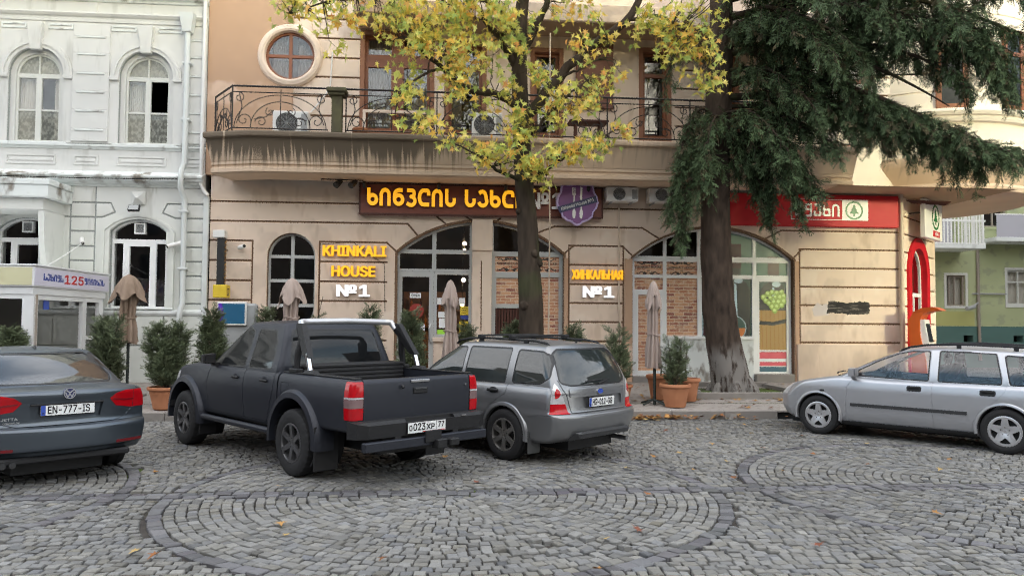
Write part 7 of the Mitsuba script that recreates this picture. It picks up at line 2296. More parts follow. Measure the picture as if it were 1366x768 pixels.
# clusters of leaves: (x, y, z, spread x, spread y, spread z, number)
CL = [(-2.35, 14.6, 7.75, .8, .3, .28, 120), (-1.5, 14.7, 7.75, .8, .4, .35, 190), (-0.8, 14.7, 7.8, .8, .5, .5, 250), (0.1, 14.7, 7.95, .75, .5, .6, 220), (0.8, 14.8, 7.95, .6, .5, .65, 200), (-0.25, 14.7, 7.6, .6, .5, .6, 210), (0.5, 14.7, 7.4, .6, .5, .6, 170),
      (-0.55, 14.6, 7.0, .4, .4, .4, 160), (0.3, 14.6, 6.75, .45, .4, .35, 200), (1.05, 14.7, 7.0, .35, .3, .3, 70), (-0.8, 14.6, 6.2, .22, .3, .35, 80), (-0.6, 14.6, 5.55, .30, .3, .30, 80), (0.15, 14.6, 6.05, .25, .3, .3, 60),
      (2.3, 14.7, 8.05, .5, .4, .35, 120), (1.7, 14.6, 9.2, .8, .5, .4, 260), (3.1, 14.7, 9.2, .7, .4, .35, 180),
      (4.2, 14.8, 7.75, .45, .4, .28, 150), (4.75, 14.8, 7.5, .45, .4, .35, 220), (5.2, 14.7, 7.1, .30, .3, .35, 120), (5.0, 14.7, 6.6, .22, .3, .22, 70), (4.4, 14.8, 9.0, .6, .4, .3, 130), (5.5, 14.8, 8.9, .5, .4, .35, 120),
      (2.55, 14.7, 6.25, .40, .35, .30, 170), (3.1, 14.7, 6.55, .30, .3, .25, 90), (2.1, 14.6, 5.9, .35, .3, .25, 110), (2.75, 14.7, 7.15, .35, .3, .18, 60), (3.15, 14.8, 7.45, .22, .3, .15, 35), (1.9, 14.6, 6.5, .3, .3, .2, 60),
      (1.2, 14.7, 5.55, .22, .3, .4, 70), (0.35, 14.6, 5.1, .36, .3, .22, 90), (0.95, 14.6, 4.92, .40, .3, .20, 130), (1.6, 14.6, 4.84, .40, .3, .17, 150), (2.25, 14.6, 5.05, .40, .3, .16, 150), (2.9, 14.6, 5.3, .35, .3, .13, 110), (3.4, 14.6, 5.5, .22, .3, .10, 50), (-0.1, 14.6, 5.35, .25, .3, .2, 35), (1.4, 14.7, 5.9, .18, .2, .5, 60),
      (-3.05, 14.5, 7.55, .25, .2, .12, 14), (-2.7, 14.5, 7.85, .6, .3, .2, 110), (-0.9, 14.6, 7.7, .4, .3, .4, 60), (4.9, 14.8, 7.9, .6, .4, .3, 120), (3.7, 14.8, 7.85, .3, .3, .2, 40), (0.9, 14.7, 6.3, .25, .3, .3, 60), (1.25, 14.8, 7.7, .35, .2, .4, 110), (1.35, 14.8, 6.6, .25, .2, .4, 60), (1.5, 14.9, 5.5, .25, .2, .3, 60), (-0.3, 14.6, 7.3, .7, .4, .4, 120), (2.6, 14.7, 8.2, .4, .3, .3, 60), (4.4, 14.7, 7.1, .3, .3, .25, 45), (-1.6, 14.6, 7.4, .5, .3, .25, 60), (1.5, 14.8, 9.9, 2.6, 1.2, .6, 900), (3.5, 15.6, 9.8, 1.6, 1.0, .6, 300)]
LP, LC = [], []
twigs = []
for (x, y, z, sx, sy, sz, n) in CL:
    c0 = np.array([x, y, z])
    m = max(3, int(n * 0.84) // 9)
    tips = c0 + rt_.normal(0, 0.62, (m, 3)) * [sx, sy, sz]
    base_pts = np.vstack([l[0] for l in limbs])
    for t in tips:
        k = max(4, int(rt_.normal(9, 2)))
        LP.append(t + rt_.normal(0, 0.10, (k, 3)))
        g = rt_.uniform(0, 1)
        pick = rt_.choice(len(PAL), k, p=np.array([.14, .09, .14, .16, .15, .10, .03, .05, .14]))
        if g < 0.27:
            pick = rt_.choice([4, 5, 8, 3], k)
        LC.append(np.minimum(PAL[pick] * 1.28, 0.92) * rt_.uniform(0.75, 1.1, (k, 1)))
        b = base_pts[np.argmin(np.linalg.norm(base_pts - t, axis=1))]
        if np.linalg.norm(b - t) < 1.3:
            twigs.append(limb_path(b, t, -0.05, 0.3, 6, rt_))
LP, LC = np.vstack(LP), np.vstack(LC)
LVS = leaves_at(LP, 0.165, rt_)
part(mt, 'twigs', cat(*[tube(p, np.linspace(0.012, 0.004, len(p)), 4, False) for p in twigs]), 'bark', kind='stuff')
q = LP - EYE
dd = q @ _fw
uu, vv_ = 683 + 1020 * (q @ _rt) / dd, 384 - 1020 * (q @ _up) / dd
vis = (uu > 0) & (uu < 1366) & (vv_ > 0)
near = np.argsort(np.where(vis, dd, 99))[:300]
for i in near:
    m, c_ = leaf_mesh(LVS[i:i + 1], LC[i:i + 1])
    part(mt, 'leaf', m, 'maple_leaf', color=c_)
rest = np.setdiff1d(np.arange(len(LP)), near)
m, c_ = leaf_mesh(LVS[rest], LC[rest])
part(mt, 'crown', m, 'maple_leaf', color=c_, kind='stuff')

# the conifer: dark trunk with a whitewashed foot, long drooping sprays
CX, CY = 6.12, 16.2
ct = thing('conifer_tree', 'dark drooping conifer with a whitewashed trunk foot in a stone tree pit', 'tree')
cpth = resample([(CX + 0.10, CY, 0.16, 0.50), (CX + 0.08, CY, 0.32, 0.44), (CX + 0.0, CY, 0.8, 0.40), (CX - 0.11, CY, 1.4, 0.37), (CX - 0.22, CY, 2.2, 0.345), (CX - 0.27, CY, 3.4, 0.325), (CX - 0.28, CY, 5.0, 0.305), (CX - 0.20, CY, 6.5, 0.285), (CX - 0.14, CY, 8.0, 0.26), (CX - 0.1, CY, 10.5, 0.21), (CX, CY, 13.5, 0.14)], 70)
part(ct, 'trunk', knotty(cpth[:, :3], cpth[:, 3], 30, 0.10, 4, 3.5), 'painted_bark', smooth=True, label='dark trunk with worn whitewash near the ground')
for a in np.linspace(0, 360, 7, endpoint=False):
    d = np.array([math.cos(math.radians(a)), math.sin(math.radians(a)), 0])
    b = np.array([CX + 0.10, CY, 0.30])
    part(ct, 'root', knotty(np.array([b + d * 0.30 + [0, 0, 0.25], b + d * 0.48 + [0, 0, 0.02], b + d * 0.60 + [0, 0, -0.12]]), [0.12, 0.10, 0.05], 10, 0.1, int(a)), 'painted_bark', smooth=True)
rc_ = np.random.default_rng(33)
SP, SD, SG = [], [], []          # spray roots, directions, lengths
cl_limbs, cl_twigs = [], []


def cbranch(pts, r0, r1, dens=26, hang=0.8, side=0.55, m=22):
    """A bough, its side branchlets that arch over and hang, and the needle sprays along them."""
    p = resample(pts, m)
    cl_limbs.append((p, np.linspace(r0, r1, m)))
    s = np.r_[0, np.cumsum(np.linalg.norm(np.diff(p, axis=0), axis=1))]
    L = s[-1]
    for q in np.arange(0.12 * L, L, 2.6 / dens):
        b = np.array([np.interp(q, s, p[:, i]) for i in range(3)])
        i = min(np.searchsorted(s, q), m - 1)
        t = p[i] - p[max(i - 1, 0)]
        t /= np.linalg.norm(t) + 1e-9
        lat = np.cross(t, [0, 0, 1.0]) * rc_.choice([-1, 1])
        ln = side * rc_.uniform(0.55, 1.55) * (1.15 - 0.45 * q / L)
        k = 9
        u = np.linspace(0, 1, k)[:, None]
        out = lat * rc_.uniform(0.25, 1.0) + t * rc_.uniform(0.15, 0.8)
        c = b + out * ln * u ** 0.85 + np.array([0, 0, 1.0]) * (0.10 * ln * u - hang * ln * rc_.uniform(0.5, 1.2) * u ** 2.1) + np.cumsum(rc_.normal(0, 0.018, (k, 3)), 0)
        cl_twigs.append((c, np.linspace(0.012, 0.003, k)))
        cum = np.r_[0, np.cumsum(np.linalg.norm(np.diff(c, axis=0), axis=1))]
        for w in np.arange(0.04, cum[-1], 0.048):
            root = np.array([np.interp(w, cum, c[:, a]) for a in range(3)])
            j = min(np.searchsorted(cum, w), k - 1)
            d = c[j] - c[j - 1]
            d /= np.linalg.norm(d) + 1e-9
            sd = np.cross(d, rc_.normal(0, 1, 3))
            sd /= np.linalg.norm(sd) + 1e-9
            SP.append(root)
            SD.append(d * rc_.uniform(0.3, 1.0) + sd * rc_.uniform(0.3, 1.0) + np.array([0, 0, -0.35 * rc_.uniform(0, 1)]))
            SG.append(rc_.uniform(0.13, 0.30))


onc = lambda z: cpth[np.argmin(np.abs(cpth[:, 2] - z)), :3]
# right-hand boughs, from low to high
cbranch([onc(6.9), (7.0, 15.6, 7.15), (8.2, 14.8, 6.6), (9.4, 14.0, 5.75), (10.4, 13.4, 5.05)], 0.10, 0.015, 60, 0.7, 0.65)
cbranch([onc(6.7), (7.3, 15.4, 6.6), (8.6, 14.6, 5.95), (9.9, 14.0, 5.35), (11.0, 13.7, 5.1)], 0.09, 0.012, 62, 0.75, 0.65)
cbranch([onc(6.2), (6.9, 15.6, 6.2), (7.5, 15.0, 5.75), (7.8, 14.6, 5.3)], 0.06, 0.010, 46, 0.9, 0.5)
cbranch([onc(7.6), (7.4, 15.3, 7.7), (8.8, 14.5, 7.35), (9.7, 14.0, 6.75), (10.1, 13.8, 6.35)], 0.08, 0.012, 40, 0.7, 0.5)
cbranch([onc(8.4), (7.5, 15.4, 8.6), (9.3, 14.6, 8.4), (10.8, 14.0, 7.7), (11.8, 13.6, 6.9)], 0.09, 0.012, 38, 0.7, 0.55)
cbranch([onc(9.3), (7.8, 15.2, 9.6), (9.6, 14.2, 9.3), (11.2, 13.6, 8.5), (12.0, 13.2, 7.6)], 0.09, 0.012, 50, 0.9, 0.65)
cbranch([onc(9.9), (7.0, 15.0, 9.8), (7.6, 14.0, 9.2), (8.0, 13.4, 8.3)], 0.07, 0.012, 46, 0.8, 0.6)
cbranch([onc(10.3), (8.4, 15.0, 10.3), (10.3, 14.2, 9.9), (11.6, 13.8, 9.0)], 0.08, 0.012, 46, 0.9, 0.6)
cbranch([onc(8.0), (6.4, 15.2, 8.2), (6.9, 14.4, 7.7), (7.3, 13.9, 7.0)], 0.06, 0.01, 50, 0.8, 0.55)
cbranch([onc(8.8), (6.3, 15.0, 9.1), (6.6, 14.0, 8.6), (6.9, 13.4, 7.9)], 0.06, 0.01, 46, 0.8, 0.55)
cbranch([onc(7.2), (6.5, 15.5, 7.2), (7.0, 14.8, 6.6), (7.3, 14.4, 5.9)], 0.05, 0.01, 46, 0.9, 0.5)
cbranch([onc(9.6), (8.0, 15.4, 9.9), (9.9, 15.0, 9.6), (11.6, 14.6, 8.8), (12.6, 14.2, 8.0)], 0.08, 0.012, 44, 0.8, 0.6)
cbranch([onc(8.9), (7.2, 15.8, 9.0), (8.2, 15.4, 8.8), (9.2, 15.0, 8.2)], 0.06, 0.012, 44, 0.8, 0.6)
cbranch([onc(7.9), (6.7, 15.6, 8.0), (7.5, 15.0, 7.5), (8.0, 14.6, 6.8)], 0.05, 0.01, 44, 0.9, 0.55)
cbranch([onc(6.5), (7.0, 15.8, 6.5), (8.3, 15.2, 6.2), (9.6, 14.7, 5.6), (10.6, 14.4, 5.0)], 0.06, 0.01, 50, 0.85, 0.6)
cbranch([onc(7.8), (7.4, 15.1, 7.9), (8.9, 14.4, 7.75), (10.0, 13.9, 7.2), (10.7, 13.6, 6.5)], 0.06, 0.01, 50, 0.9, 0.6)
cbranch([(7.2, 14.8, 8.3), (8.4, 14.2, 8.0), (9.6, 13.8, 7.6), (10.4, 13.4, 7.0)], 0.05, 0.01, 54, 1.0, 0.65)
cbranch([(9.0, 13.8, 8.2), (9.7, 13.6, 7.7), (10.2, 13.4, 7.0), (10.4, 13.3, 6.5)], 0.05, 0.01, 46, 1.0, 0.6)
cbranch([(6.4, 15.0, 8.3), (7.1, 14.5, 7.9), (7.8, 14.2, 7.3), (8.2, 14.0, 6.6)], 0.05, 0.01, 30, 0.9, 0.55)
# low hanging curtains around the trunk
cbranch([onc(6.3), (6.2, 15.3, 6.2), (6.6, 14.8, 5.6), (6.9, 14.6, 4.95)], 0.04, 0.008, 44, 1.1, 0.42)
cbranch([onc(6.0), (5.6, 15.4, 6.1), (5.3, 15.0, 5.7), (5.2, 14.9, 5.1)], 0.035, 0.008, 46, 1.1, 0.30)
cbranch([onc(5.6), (6.5, 15.5, 5.5), (7.1, 15.1, 5.0), (7.55, 14.9, 4.45)], 0.035, 0.008, 40, 0.9, 0.38)
cbranch([onc(5.2), (5.5, 15.5, 5.3), (5.25, 15.1, 5.0), (5.15, 15.0, 4.6)], 0.03, 0.008, 46, 1.0, 0.26)
cbranch([onc(5.7), (6.9, 15.6, 5.8), (7.2, 15.2, 5.3), (7.4, 14.9, 4.7)], 0.035, 0.008, 40, 0.9, 0.40)
cbranch([onc(7.7), (4.9, 15.6, 7.5), (4.55, 15.3, 7.0), (4.4, 15.2, 6.6)], 0.03, 0.006, 14, 1.2, 0.18)
for zz, a0 in ((6.4, -150), (6.0, -35), (5.7, -10), (5.5, -160), (5.3, -30), (5.0, -145)):
    o = onc(zz)
    dx, dy = math.cos(math.radians(a0)), math.sin(math.radians(a0))
    cbranch([o, (o[0] + 0.5 * dx, o[1] + 0.45 * dy, zz), (o[0] + 0.95 * dx, o[1] + 0.8 * dy, zz - 0.5), (o[0] + 1.15 * dx, o[1] + 0.95 * dy, zz - 1.25)], 0.03, 0.006, 40, 1.5, 0.34)
cbranch([onc(5.9), (6.7, 15.5, 5.6), (7.0, 15.2, 4.9), (7.3, 15.1, 4.1)], 0.03, 0.006, 36, 1.0, 0.40)
cbranch([(11.0, 13.2, 10.2), (11.0, 13.2, 9.2), (10.9, 13.1, 8.4), (10.8, 13.0, 7.8)], 0.03, 0.006, 50, 0.9, 0.65)
cbranch([(10.0, 13.6, 10.2), (9.8, 13.6, 9.4), (9.3, 13.6, 8.9), (8.6, 13.6, 8.6)], 0.03, 0.006, 50, 0.9, 0.6)
cbranch([onc(9.0), (7.6, 15.6, 9.2), (8.6, 15.2, 9.0), (9.4, 14.8, 8.5)], 0.05, 0.01, 44, 0.9, 0.6)
cbranch([(9.0, 14.4, 10.2), (10.2, 14.2, 9.6), (11.4, 14.0, 9.1), (12.2, 13.8, 8.4)], 0.04, 0.01, 50, 0.9, 0.7)
cbranch([(10.4, 13.6, 10.4), (11.6, 13.4, 9.9), (12.4, 13.2, 9.2), (12.9, 13.0, 8.5)], 0.04, 0.01, 50, 0.9, 0.7)
cbranch([onc(8.2), (7.0, 15.7, 8.3), (8.0, 15.3, 7.9), (8.8, 15.0, 7.3)], 0.05, 0.01, 40, 0.9, 0.55)
# thin bare boughs
for pts in ([onc(7.1), (7.3, 15.5, 7.0), (8.8, 15.0, 6.95), (10.4, 14.6, 6.9)], [onc(7.8), (6.9, 15.7, 7.75), (7.6, 15.4, 7.6)], [(8.3, 14.8, 7.2), (9.2, 14.4, 6.6), (9.9, 14.2, 6.1)]):
    p = resample(pts, 14)
    cl_limbs.append((p, np.linspace(0.045, 0.012, 14)))
for p, r in cl_limbs:
    part(ct, 'bough', knotty(p, r, 8, 0.12, 3, 6.0), 'bark', smooth=True)


def spray_proto(rng, n=14):
    """One spray along +x, length 1: a thin stem with flat needle tufts alternating on both sides, tips sagging."""
    V, Fc = [], []
    for i in range(n):
        t = (i + 0.5) / n
        sgn = 1 if i % 2 else -1
        L = (0.62 if n < 20 else 0.26) * (1 - 0.65 * t) * rng.uniform(0.6, 1.2)
        b = np.array([t, 0, -0.22 * t * t])
        d = np.array([0.75, sgn * rng.uniform(0.35, 0.9), rng.uniform(-0.55, 0.15)])
        d /= np.linalg.norm(d)
        w = np.cross(d, [0, 0, 1.0]) + rng.normal(0, 0.3, 3)
        w /= np.linalg.norm(w)
        k = len(V)
        hw = 0.034 if n < 20 else 0.020
        V += [b - w * hw * 0.6, b + w * hw * 0.6, b + d * L * 0.55 + w * hw, b + d * L, b + d * L * 0.55 - w * hw]
        Fc += [(k, k + 1, k + 2), (k, k + 2, k + 4), (k + 4, k + 2, k + 3)]
    return np.array(V), np.array(Fc)


protos = [spray_proto(rc_) for _ in range(5)]
SP, SD, SG = np.array(SP), np.array(SD), np.array(SG)
vs, fs, cs_, nn_ = [], [], [], 0
for p, d, l in zip(SP, SD, SG):
    pv_, pf = protos[rc_.integers(5)]
    d = d / np.linalg.norm(d)
    y_ = np.cross([0, 0, 1.0], d) + rc_.normal(0, 0.35, 3)
    y_ -= (y_ @ d) * d
    y_ /= np.linalg.norm(y_)
    z_ = np.cross(d, y_)
    vs.append(p + l * (pv_[:, :1] * d + pv_[:, 1:2] * y_ + pv_[:, 2:] * z_))
    fs.append(pf + nn_)
    nn_ += len(pv_)
    tone = rc_.uniform(0.65, 1.35)
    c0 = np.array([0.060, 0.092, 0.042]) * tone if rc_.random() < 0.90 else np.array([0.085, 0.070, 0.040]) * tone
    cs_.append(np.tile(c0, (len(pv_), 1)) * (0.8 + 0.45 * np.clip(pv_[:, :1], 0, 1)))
part(ct, 'branchlets', cat(*[tube(p, r, 4, False) for p, r in cl_twigs]), 'bark', kind='stuff')
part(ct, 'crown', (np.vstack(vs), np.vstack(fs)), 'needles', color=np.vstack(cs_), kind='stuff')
pit = thing('tree_pit', 'low square stone edging around the conifer trunk', 'edging')
for a in (bx(5.15, 7.45, 15.42, 15.56, 0.18, pave_z(15.4) + 0.13, 0.012), bx(5.15, 5.29, 15.57, 17.2, 0.2, pave_z(16.4) + 0.12, 0.012), bx(7.31, 7.45, 15.57, 17.2, 0.2, pave_z(16.4) + 0.12, 0.012), bx(5.15, 7.45, 17.21, 17.35, 0.2, pave_z(17.3) + 0.10, 0.012)):
    part(pit, 'kerb_stone', a, 'concrete')
part(pit, 'earth', bx(5.29, 7.31, 15.56, 17.21, 0.15, pave_z(16.4) + 0.03), 'soil')

# ------------------------------------------------------------------ potted shrubs, parasols, kiosk, booth, litter
rs_ = np.random.default_rng(55)


def flower_pot(parent, x, y, z, r, h):
    p = [(0.01, 0.02), (r * 0.70, 0.0), (r * 0.74, 0.02), (r * 0.90, h * 0.62), (r * 0.915, h * 0.63), (r * 0.915, h * 0.66), (r * 0.93, h * 0.67), (r * 0.97, h * 0.84), (r * 1.06, h * 0.85), (r * 1.10, h * 0.88), (r * 1.10, h * 0.96), (r * 1.06, h), (r * 0.98, h), (r * 0.95, h * 0.9), (0.01, h * 0.88)]
    part(parent, 'pot', lathe(p, 40), 'terracotta', smooth=35, to_world=xf(x, y, z))
    part(parent, 'earth', lathe([(r * 0.95, h * 0.905), (0.01, h * 0.93)], 20), 'soil', to_world=xf(x, y, z))


def shrub(label, x, y, z, h, w, pot=None, n=520, tone=1.0, tops=1, grp=None, low=0.10, gaps=0.18):
    k = thing('potted_shrub' if pot else 'shrub', label, 'shrub', grp)
    if pot:
        flower_pot(k, x, y, z, *pot)
        z = z + pot[1] * 0.9
    stems, vs, fs, cs_, q = [], [], [], [], 0
    tops_ = [(x, y)] if tops == 1 else [(x + rs_.uniform(-1, 1) * w * 0.55, y + rs_.uniform(-0.5, 0.5) * w * 0.5) for _ in range(tops)]
    pr = [spray_proto(rs_, 16) for _ in range(3)]
    for (tx, ty) in tops_:
        hh = h * rs_.uniform(0.85, 1.0) if tops > 1 else h
        part(k, 'stem', tube([(x, y, z - 0.05), ((x + tx) / 2, (y + ty) / 2, z + 0.3 * hh), (tx, ty, z + 0.92 * hh)], [0.022, 0.016, 0.005], 6), 'bark')
        lumps = rs_.normal(0, 1, (14, 3))
        for i in range(n // tops):
            t = rs_.beta(1.25, 1.7)
            zz = low + (1 - low) * t
            rad = w * (1.0 - t) ** 0.72 * (0.30 + 0.70 * min(1, (t + 0.12) * 4)) / (1.0 if tops == 1 else 1.35)
            a = rs_.uniform(0, 2 * math.pi)
            lob = 0.80 + 0.38 * math.sin(a * 3 + lumps[0, 0] * 3 + zz * 9) * math.sin(zz * 17 + lumps[1, 1] * 3)
            rr = rad * lob * rs_.uniform(0.35, 1.0) ** 0.5
            if gaps and math.sin(a * 2 + zz * 23 + lumps[2, 2] * 4) > 1 - gaps:
                continue
            b = np.array([tx + (x - tx) * (1 - zz) + rr * math.cos(a) * 0.55, ty + rr * math.sin(a) * 0.55, z + hh * zz * 0.97 - 0.04])
            d = np.array([math.cos(a), math.sin(a), rs_.uniform(0.6, 1.9)])
            d /= np.linalg.norm(d)
            y_ = np.cross([0, 0, 1.0], d) + rs_.normal(0, 0.4, 3)
            y_ -= (y_ @ d) * d
            y_ /= np.linalg.norm(y_)
            z_ = np.cross(d, y_)
            pv_, pf = pr[rs_.integers(3)]
            l = rs_.uniform(0.13, 0.24) * (0.8 + 0.25 * h)
            vs.append(b + l * (pv_[:, :1] * d + pv_[:, 1:2] * y_ + pv_[:, 2:] * z_))
            fs.append(pf + q)
            q += len(pv_)
            c0 = np.array([0.082, 0.104, 0.060]) * rs_.uniform(0.65, 1.4) * tone + rs_.uniform(0, 0.014) * np.array([1.2, 0.9, 0.2])
            cs_.append(np.tile(c0, (len(pv_), 1)) * (0.75 + 0.6 * np.clip(pv_[:, :1], 0, 1)))
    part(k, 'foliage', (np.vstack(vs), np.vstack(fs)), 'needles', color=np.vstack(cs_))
    return k


P_ = lambda x, y, lab, h, w, n=520, **kw: shrub(lab, x, y, pave_z(y), h * 0.95, w * 0.92, n=int(n * 0.72), **kw)
P_(-5.05, 14.45, 'bushy conifer in a wide terracotta pot between the saloon and the pickup', 1.42, 0.62, pot=(0.30, 0.40), n=1500, low=0.06, tops=2, gaps=0.25)
P_(-6.35, 14.9, 'dark conifer bush behind the saloon beside the folded tan parasol', 1.55, 0.62, pot=(0.28, 0.36), n=1100, tops=3, low=0.02)
P_(-7.55, 14.35, 'small clipped bush in front of the police booth window', 1.30, 0.42, pot=(0.25, 0.34), n=700, tops=2, low=0.35)
P_(-4.60, 15.6, 'tall slim conifer in front of the blue notice board, left of the pickup cab', 1.58, 0.48, pot=(0.26, 0.36), n=1000, low=0.02)
P_(-3.78, 16.5, 'little conifer top showing over the pickup bonnet below the oval window', 1.55, 0.40, pot=(0.24, 0.34), n=600, gaps=0.2)
P_(-2.72, 16.4, 'thin shrub tip right of the folded parasol by the oval window', 1.40, 0.26, pot=(0.24, 0.34), n=360)
P_(-1.62, 16.6, 'conifer top over the pickup roof below the yellow letters', 1.62, 0.36, pot=(0.24, 0.34), n=600)
P_(-0.70, 15.5, 'dense conifer in front of the restaurant door', 1.55, 0.44, pot=(0.26, 0.36), n=900, low=0.02)
P_(0.42, 15.9, 'small conifer top beside the folded parasol and above the estate roof', 1.28, 0.34, pot=(0.24, 0.34), n=500)
P_(1.36, 15.7, 'small conifer left of the maple trunk foot', 1.36, 0.34, pot=(0.24, 0.34), n=450)
P_(2.66, 15.8, 'small conifer right of the maple trunk foot', 1.32, 0.36, pot=(0.24, 0.34), n=500)
P_(3.42, 15.0, 'loose leggy green shrub right of the grey silver estate', 1.35, 0.50, pot=(0.26, 0.36), n=420, tops=3, gaps=0.35, tone=1.15)
shrub('sparse young conifer in the front terracotta pot by the kerb', 4.42, 14.52, pave_z(14.5), 1.10, 0.34, pot=(0.275, 0.44), n=260, tops=3, gaps=0.3, tone=1.1, low=0.02)
k = thing('potted_shrub', 'terracotta pot with a bare stem standing right behind the front pot', 'shrub')
flower_pot(k, 4.86, 15.20, pave_z(15.2), 0.26, 0.46)
part(k, 'stem', tube([(4.86, 15.2, 0.6), (4.84, 15.2, 0.95), (4.88, 15.18, 1.3)], [0.02, 0.014, 0.006], 6), 'bark')
k = thing('potted_shrub', 'terracotta pot tucked behind the front pot beside the parasol pole', 'shrub')
flower_pot(k, 4.40, 15.45, pave_z(15.4), 0.27, 0.50)
part(k, 'stem', tube([(4.40, 15.45, 0.6), (4.42, 15.45, 0.9)], [0.02, 0.01], 6), 'bark')


def parasol(label, x, y, ztop, zlow, w, m='umbrella_cloth', seed=1, base='cross', hw=0.86):
    r = np.random.default_rng(seed)
    k = thing('parasol', label, 'parasol', 'folded parasols on the pavement')
    z0 = pave_z(y)
    part(k, 'pole', tube([(x + 0.02, y, z0), (x + 0.02, y, ztop - 0.10)], 0.028, 10), 'matte_iron', smooth=40)
    # hanging cloth: star shaped folds, gathered by a tie, a hooded cap on top
    nz_, na = 34, 64
    zz = np.linspace(0, 1, nz_)
    V = []
    ph = r.uniform(0, 6, 4)
    for t in zz:
        z = ztop - (ztop - zlow) * t
        rad = w * np.interp(t, [0, 0.03, 0.10, 0.24, 0.30, 0.34, 0.5, 0.62, 0.66, 0.80, 1.0], [0.02, 0.30, 0.52, 0.98, 0.92, 0.62, 0.66, 0.60, 0.70, 0.92, 1.0])
        a = np.linspace(0, 2 * np.pi, na, endpoint=False)
        fold = 0.72 + 0.28 * np.cos(a * 8 + ph[0] + 0.8 * np.sin(t * 5 + ph[1])) * min(1, t * 6) + 0.10 * np.cos(a * 3 + ph[2] + t * 4)
        zo = (0.05 * np.cos(a * 4 + ph[3]) if t > 0.96 else 0.0)
        off = 0.05 * math.sin(t * 4 + ph[1]) * w
        V.append(np.stack([x + off + rad * fold * np.cos(a), y + rad * fold * np.sin(a), np.full(na, z) + zo * w * 2], 1))
    v = np.vstack(V)
    i, j = np.meshgrid(np.arange(nz_ - 1), np.arange(na), indexing='ij')
    f = np.stack([i * na + j, (i + 1) * na + j, (i + 1) * na + (j + 1) % na, i * na + (j + 1) % na], -1).reshape(-1, 4)
    part(k, 'cloth', cat((v, f)), m, smooth=True)
    # hood over the gathered top: a wider crumpled skirt
    V = []
    for t in np.linspace(0, 1, 12):
        a = np.linspace(0, 2 * np.pi, na, endpoint=False)
        rad = w * hw * np.interp(t, [0, 0.12, 0.45, 1], [0.02, 0.40, 0.72, 1.0]) * (1 + 0.20 * np.cos(a * 4 + ph[2] + t) * t + 0.13 * np.cos(a * 9 + ph[0]) * t)
        V.append(np.stack([x + rad * np.cos(a), y + rad * np.sin(a), ztop + 0.012 - (0.46 + 0.12 * np.cos(a * 4 + ph[2] + 1.0) * t + 0.06 * np.cos(a * 3 + ph[1])) * t], 1))
    v = np.vstack(V)
    i, j = np.meshgrid(np.arange(11), np.arange(na), indexing='ij')
    f = np.stack([i * na + j, (i + 1) * na + j, (i + 1) * na + (j + 1) % na, i * na + (j + 1) % na], -1).reshape(-1, 4)
    part(k, 'hood', cat((v, f)), m, smooth=True)
    part(k, 'tie', tube([(x + 0.68 * w * math.cos(t), y + 0.68 * w * math.sin(t), ztop - (ztop - zlow) * 0.62 + 0.02 * math.sin(2 * t)) for t in np.linspace(0, 2 * np.pi, 20)], 0.012, 5), m)
    if base == 'cross':
        for a in (35, 125, 215, 305):
            d = np.array([math.cos(math.radians(a)), math.sin(math.radians(a))])
            part(k, 'foot', tube([(x, y, z0 + 0.10), (x + d[0] * 0.30, y + d[1] * 0.30, z0 + 0.02)], 0.020, 8), 'matte_iron')
    else:
        part(k, 'base', cat(bx(x - 0.3, x + 0.3, y - 0.3, y + 0.3, z0, z0 + 0.06, 0.02)), 'concrete')
    return k


mat('matte_iron', (0.02, 0.026, 0.024), 0.5)
parasol('folded tan parasol behind the saloon, leftmost parasol', -6.30, 15.8, 2.66, 1.30, 0.23, 'umbrella_tan', 3, 'plate', 1.25)
parasol('folded beige parasol in front of the oval window', -3.10, 15.7, 2.62, 1.35, 0.23, 'umbrella_cloth', 4, 'plate', 1.05)
parasol('folded beige parasol in front of the restaurant glazing', 0.08, 15.7, 2.62, 0.95, 0.19, 'umbrella_cloth', 5, 'plate')
parasol('folded beige parasol on a cross foot left of the terracotta pots', 4.06, 14.75, 2.60, 0.90, 0.17, 'umbrella_cloth', 6, 'cross')

# orange payment terminal by the red doorway
kt = thing('payment_terminal', 'orange and white payment terminal with a curved visor by the red doorway', 'terminal')
KT = xf(11.45, 17.35, 0, -48)
prof_ = [(-0.28, 0.32), (-0.30, 0.9), (-0.34, 1.5), (-0.36, 1.85), (-0.26, 2.05), (-0.05, 2.16), (0.18, 2.14), (0.10, 2.08), (-0.04, 2.02), (-0.12, 1.85), (-0.10, 1.5), (0.02, 0.9), (0.05, 0.32)]
mat('terminal_orange', (0.56, 0.10, 0.012), 0.4)
part(kt, 'side_shell', ext(Polygon(prof_), -0.26, 0.26), 'terminal_orange', to_world=KT)
part(kt, 'visor', Manifold.hull_points(np.array([(x, y, z) for x, y, z in [(-0.28, -0.28, 2.06), (-0.28, 0.28, 2.06), (-0.05, -0.30, 2.17), (-0.05, 0.30, 2.17), (0.36, -0.24, 2.11), (0.36, 0.24, 2.11), (0.20, -0.3, 2.19), (0.20, 0.3, 2.19), (0.35, 0, 2.10)]], np.float32)), 'terminal_orange', to_world=KT, smooth=40)
part(kt, 'front', Manifold.hull_points(np.array([(x, y, z) for y in (-0.21, 0.21) for x, z in [(-0.11, 1.90), (-0.02, 1.90), (0.14, 0.9), (0.16, 0.34), (0.03, 0.34), (-0.1, 1.5)]], np.float32)), 'white_plastic', to_world=KT)
part(kt, 'screen', Manifold.hull_points(np.array([(x, y, z) for y in (-0.15, 0.15) for x, z in [(-0.015, 1.80), (0.005, 1.80), (0.085, 1.36), (0.06, 1.36)]], np.float32)), 'poster_dark', to_world=KT)

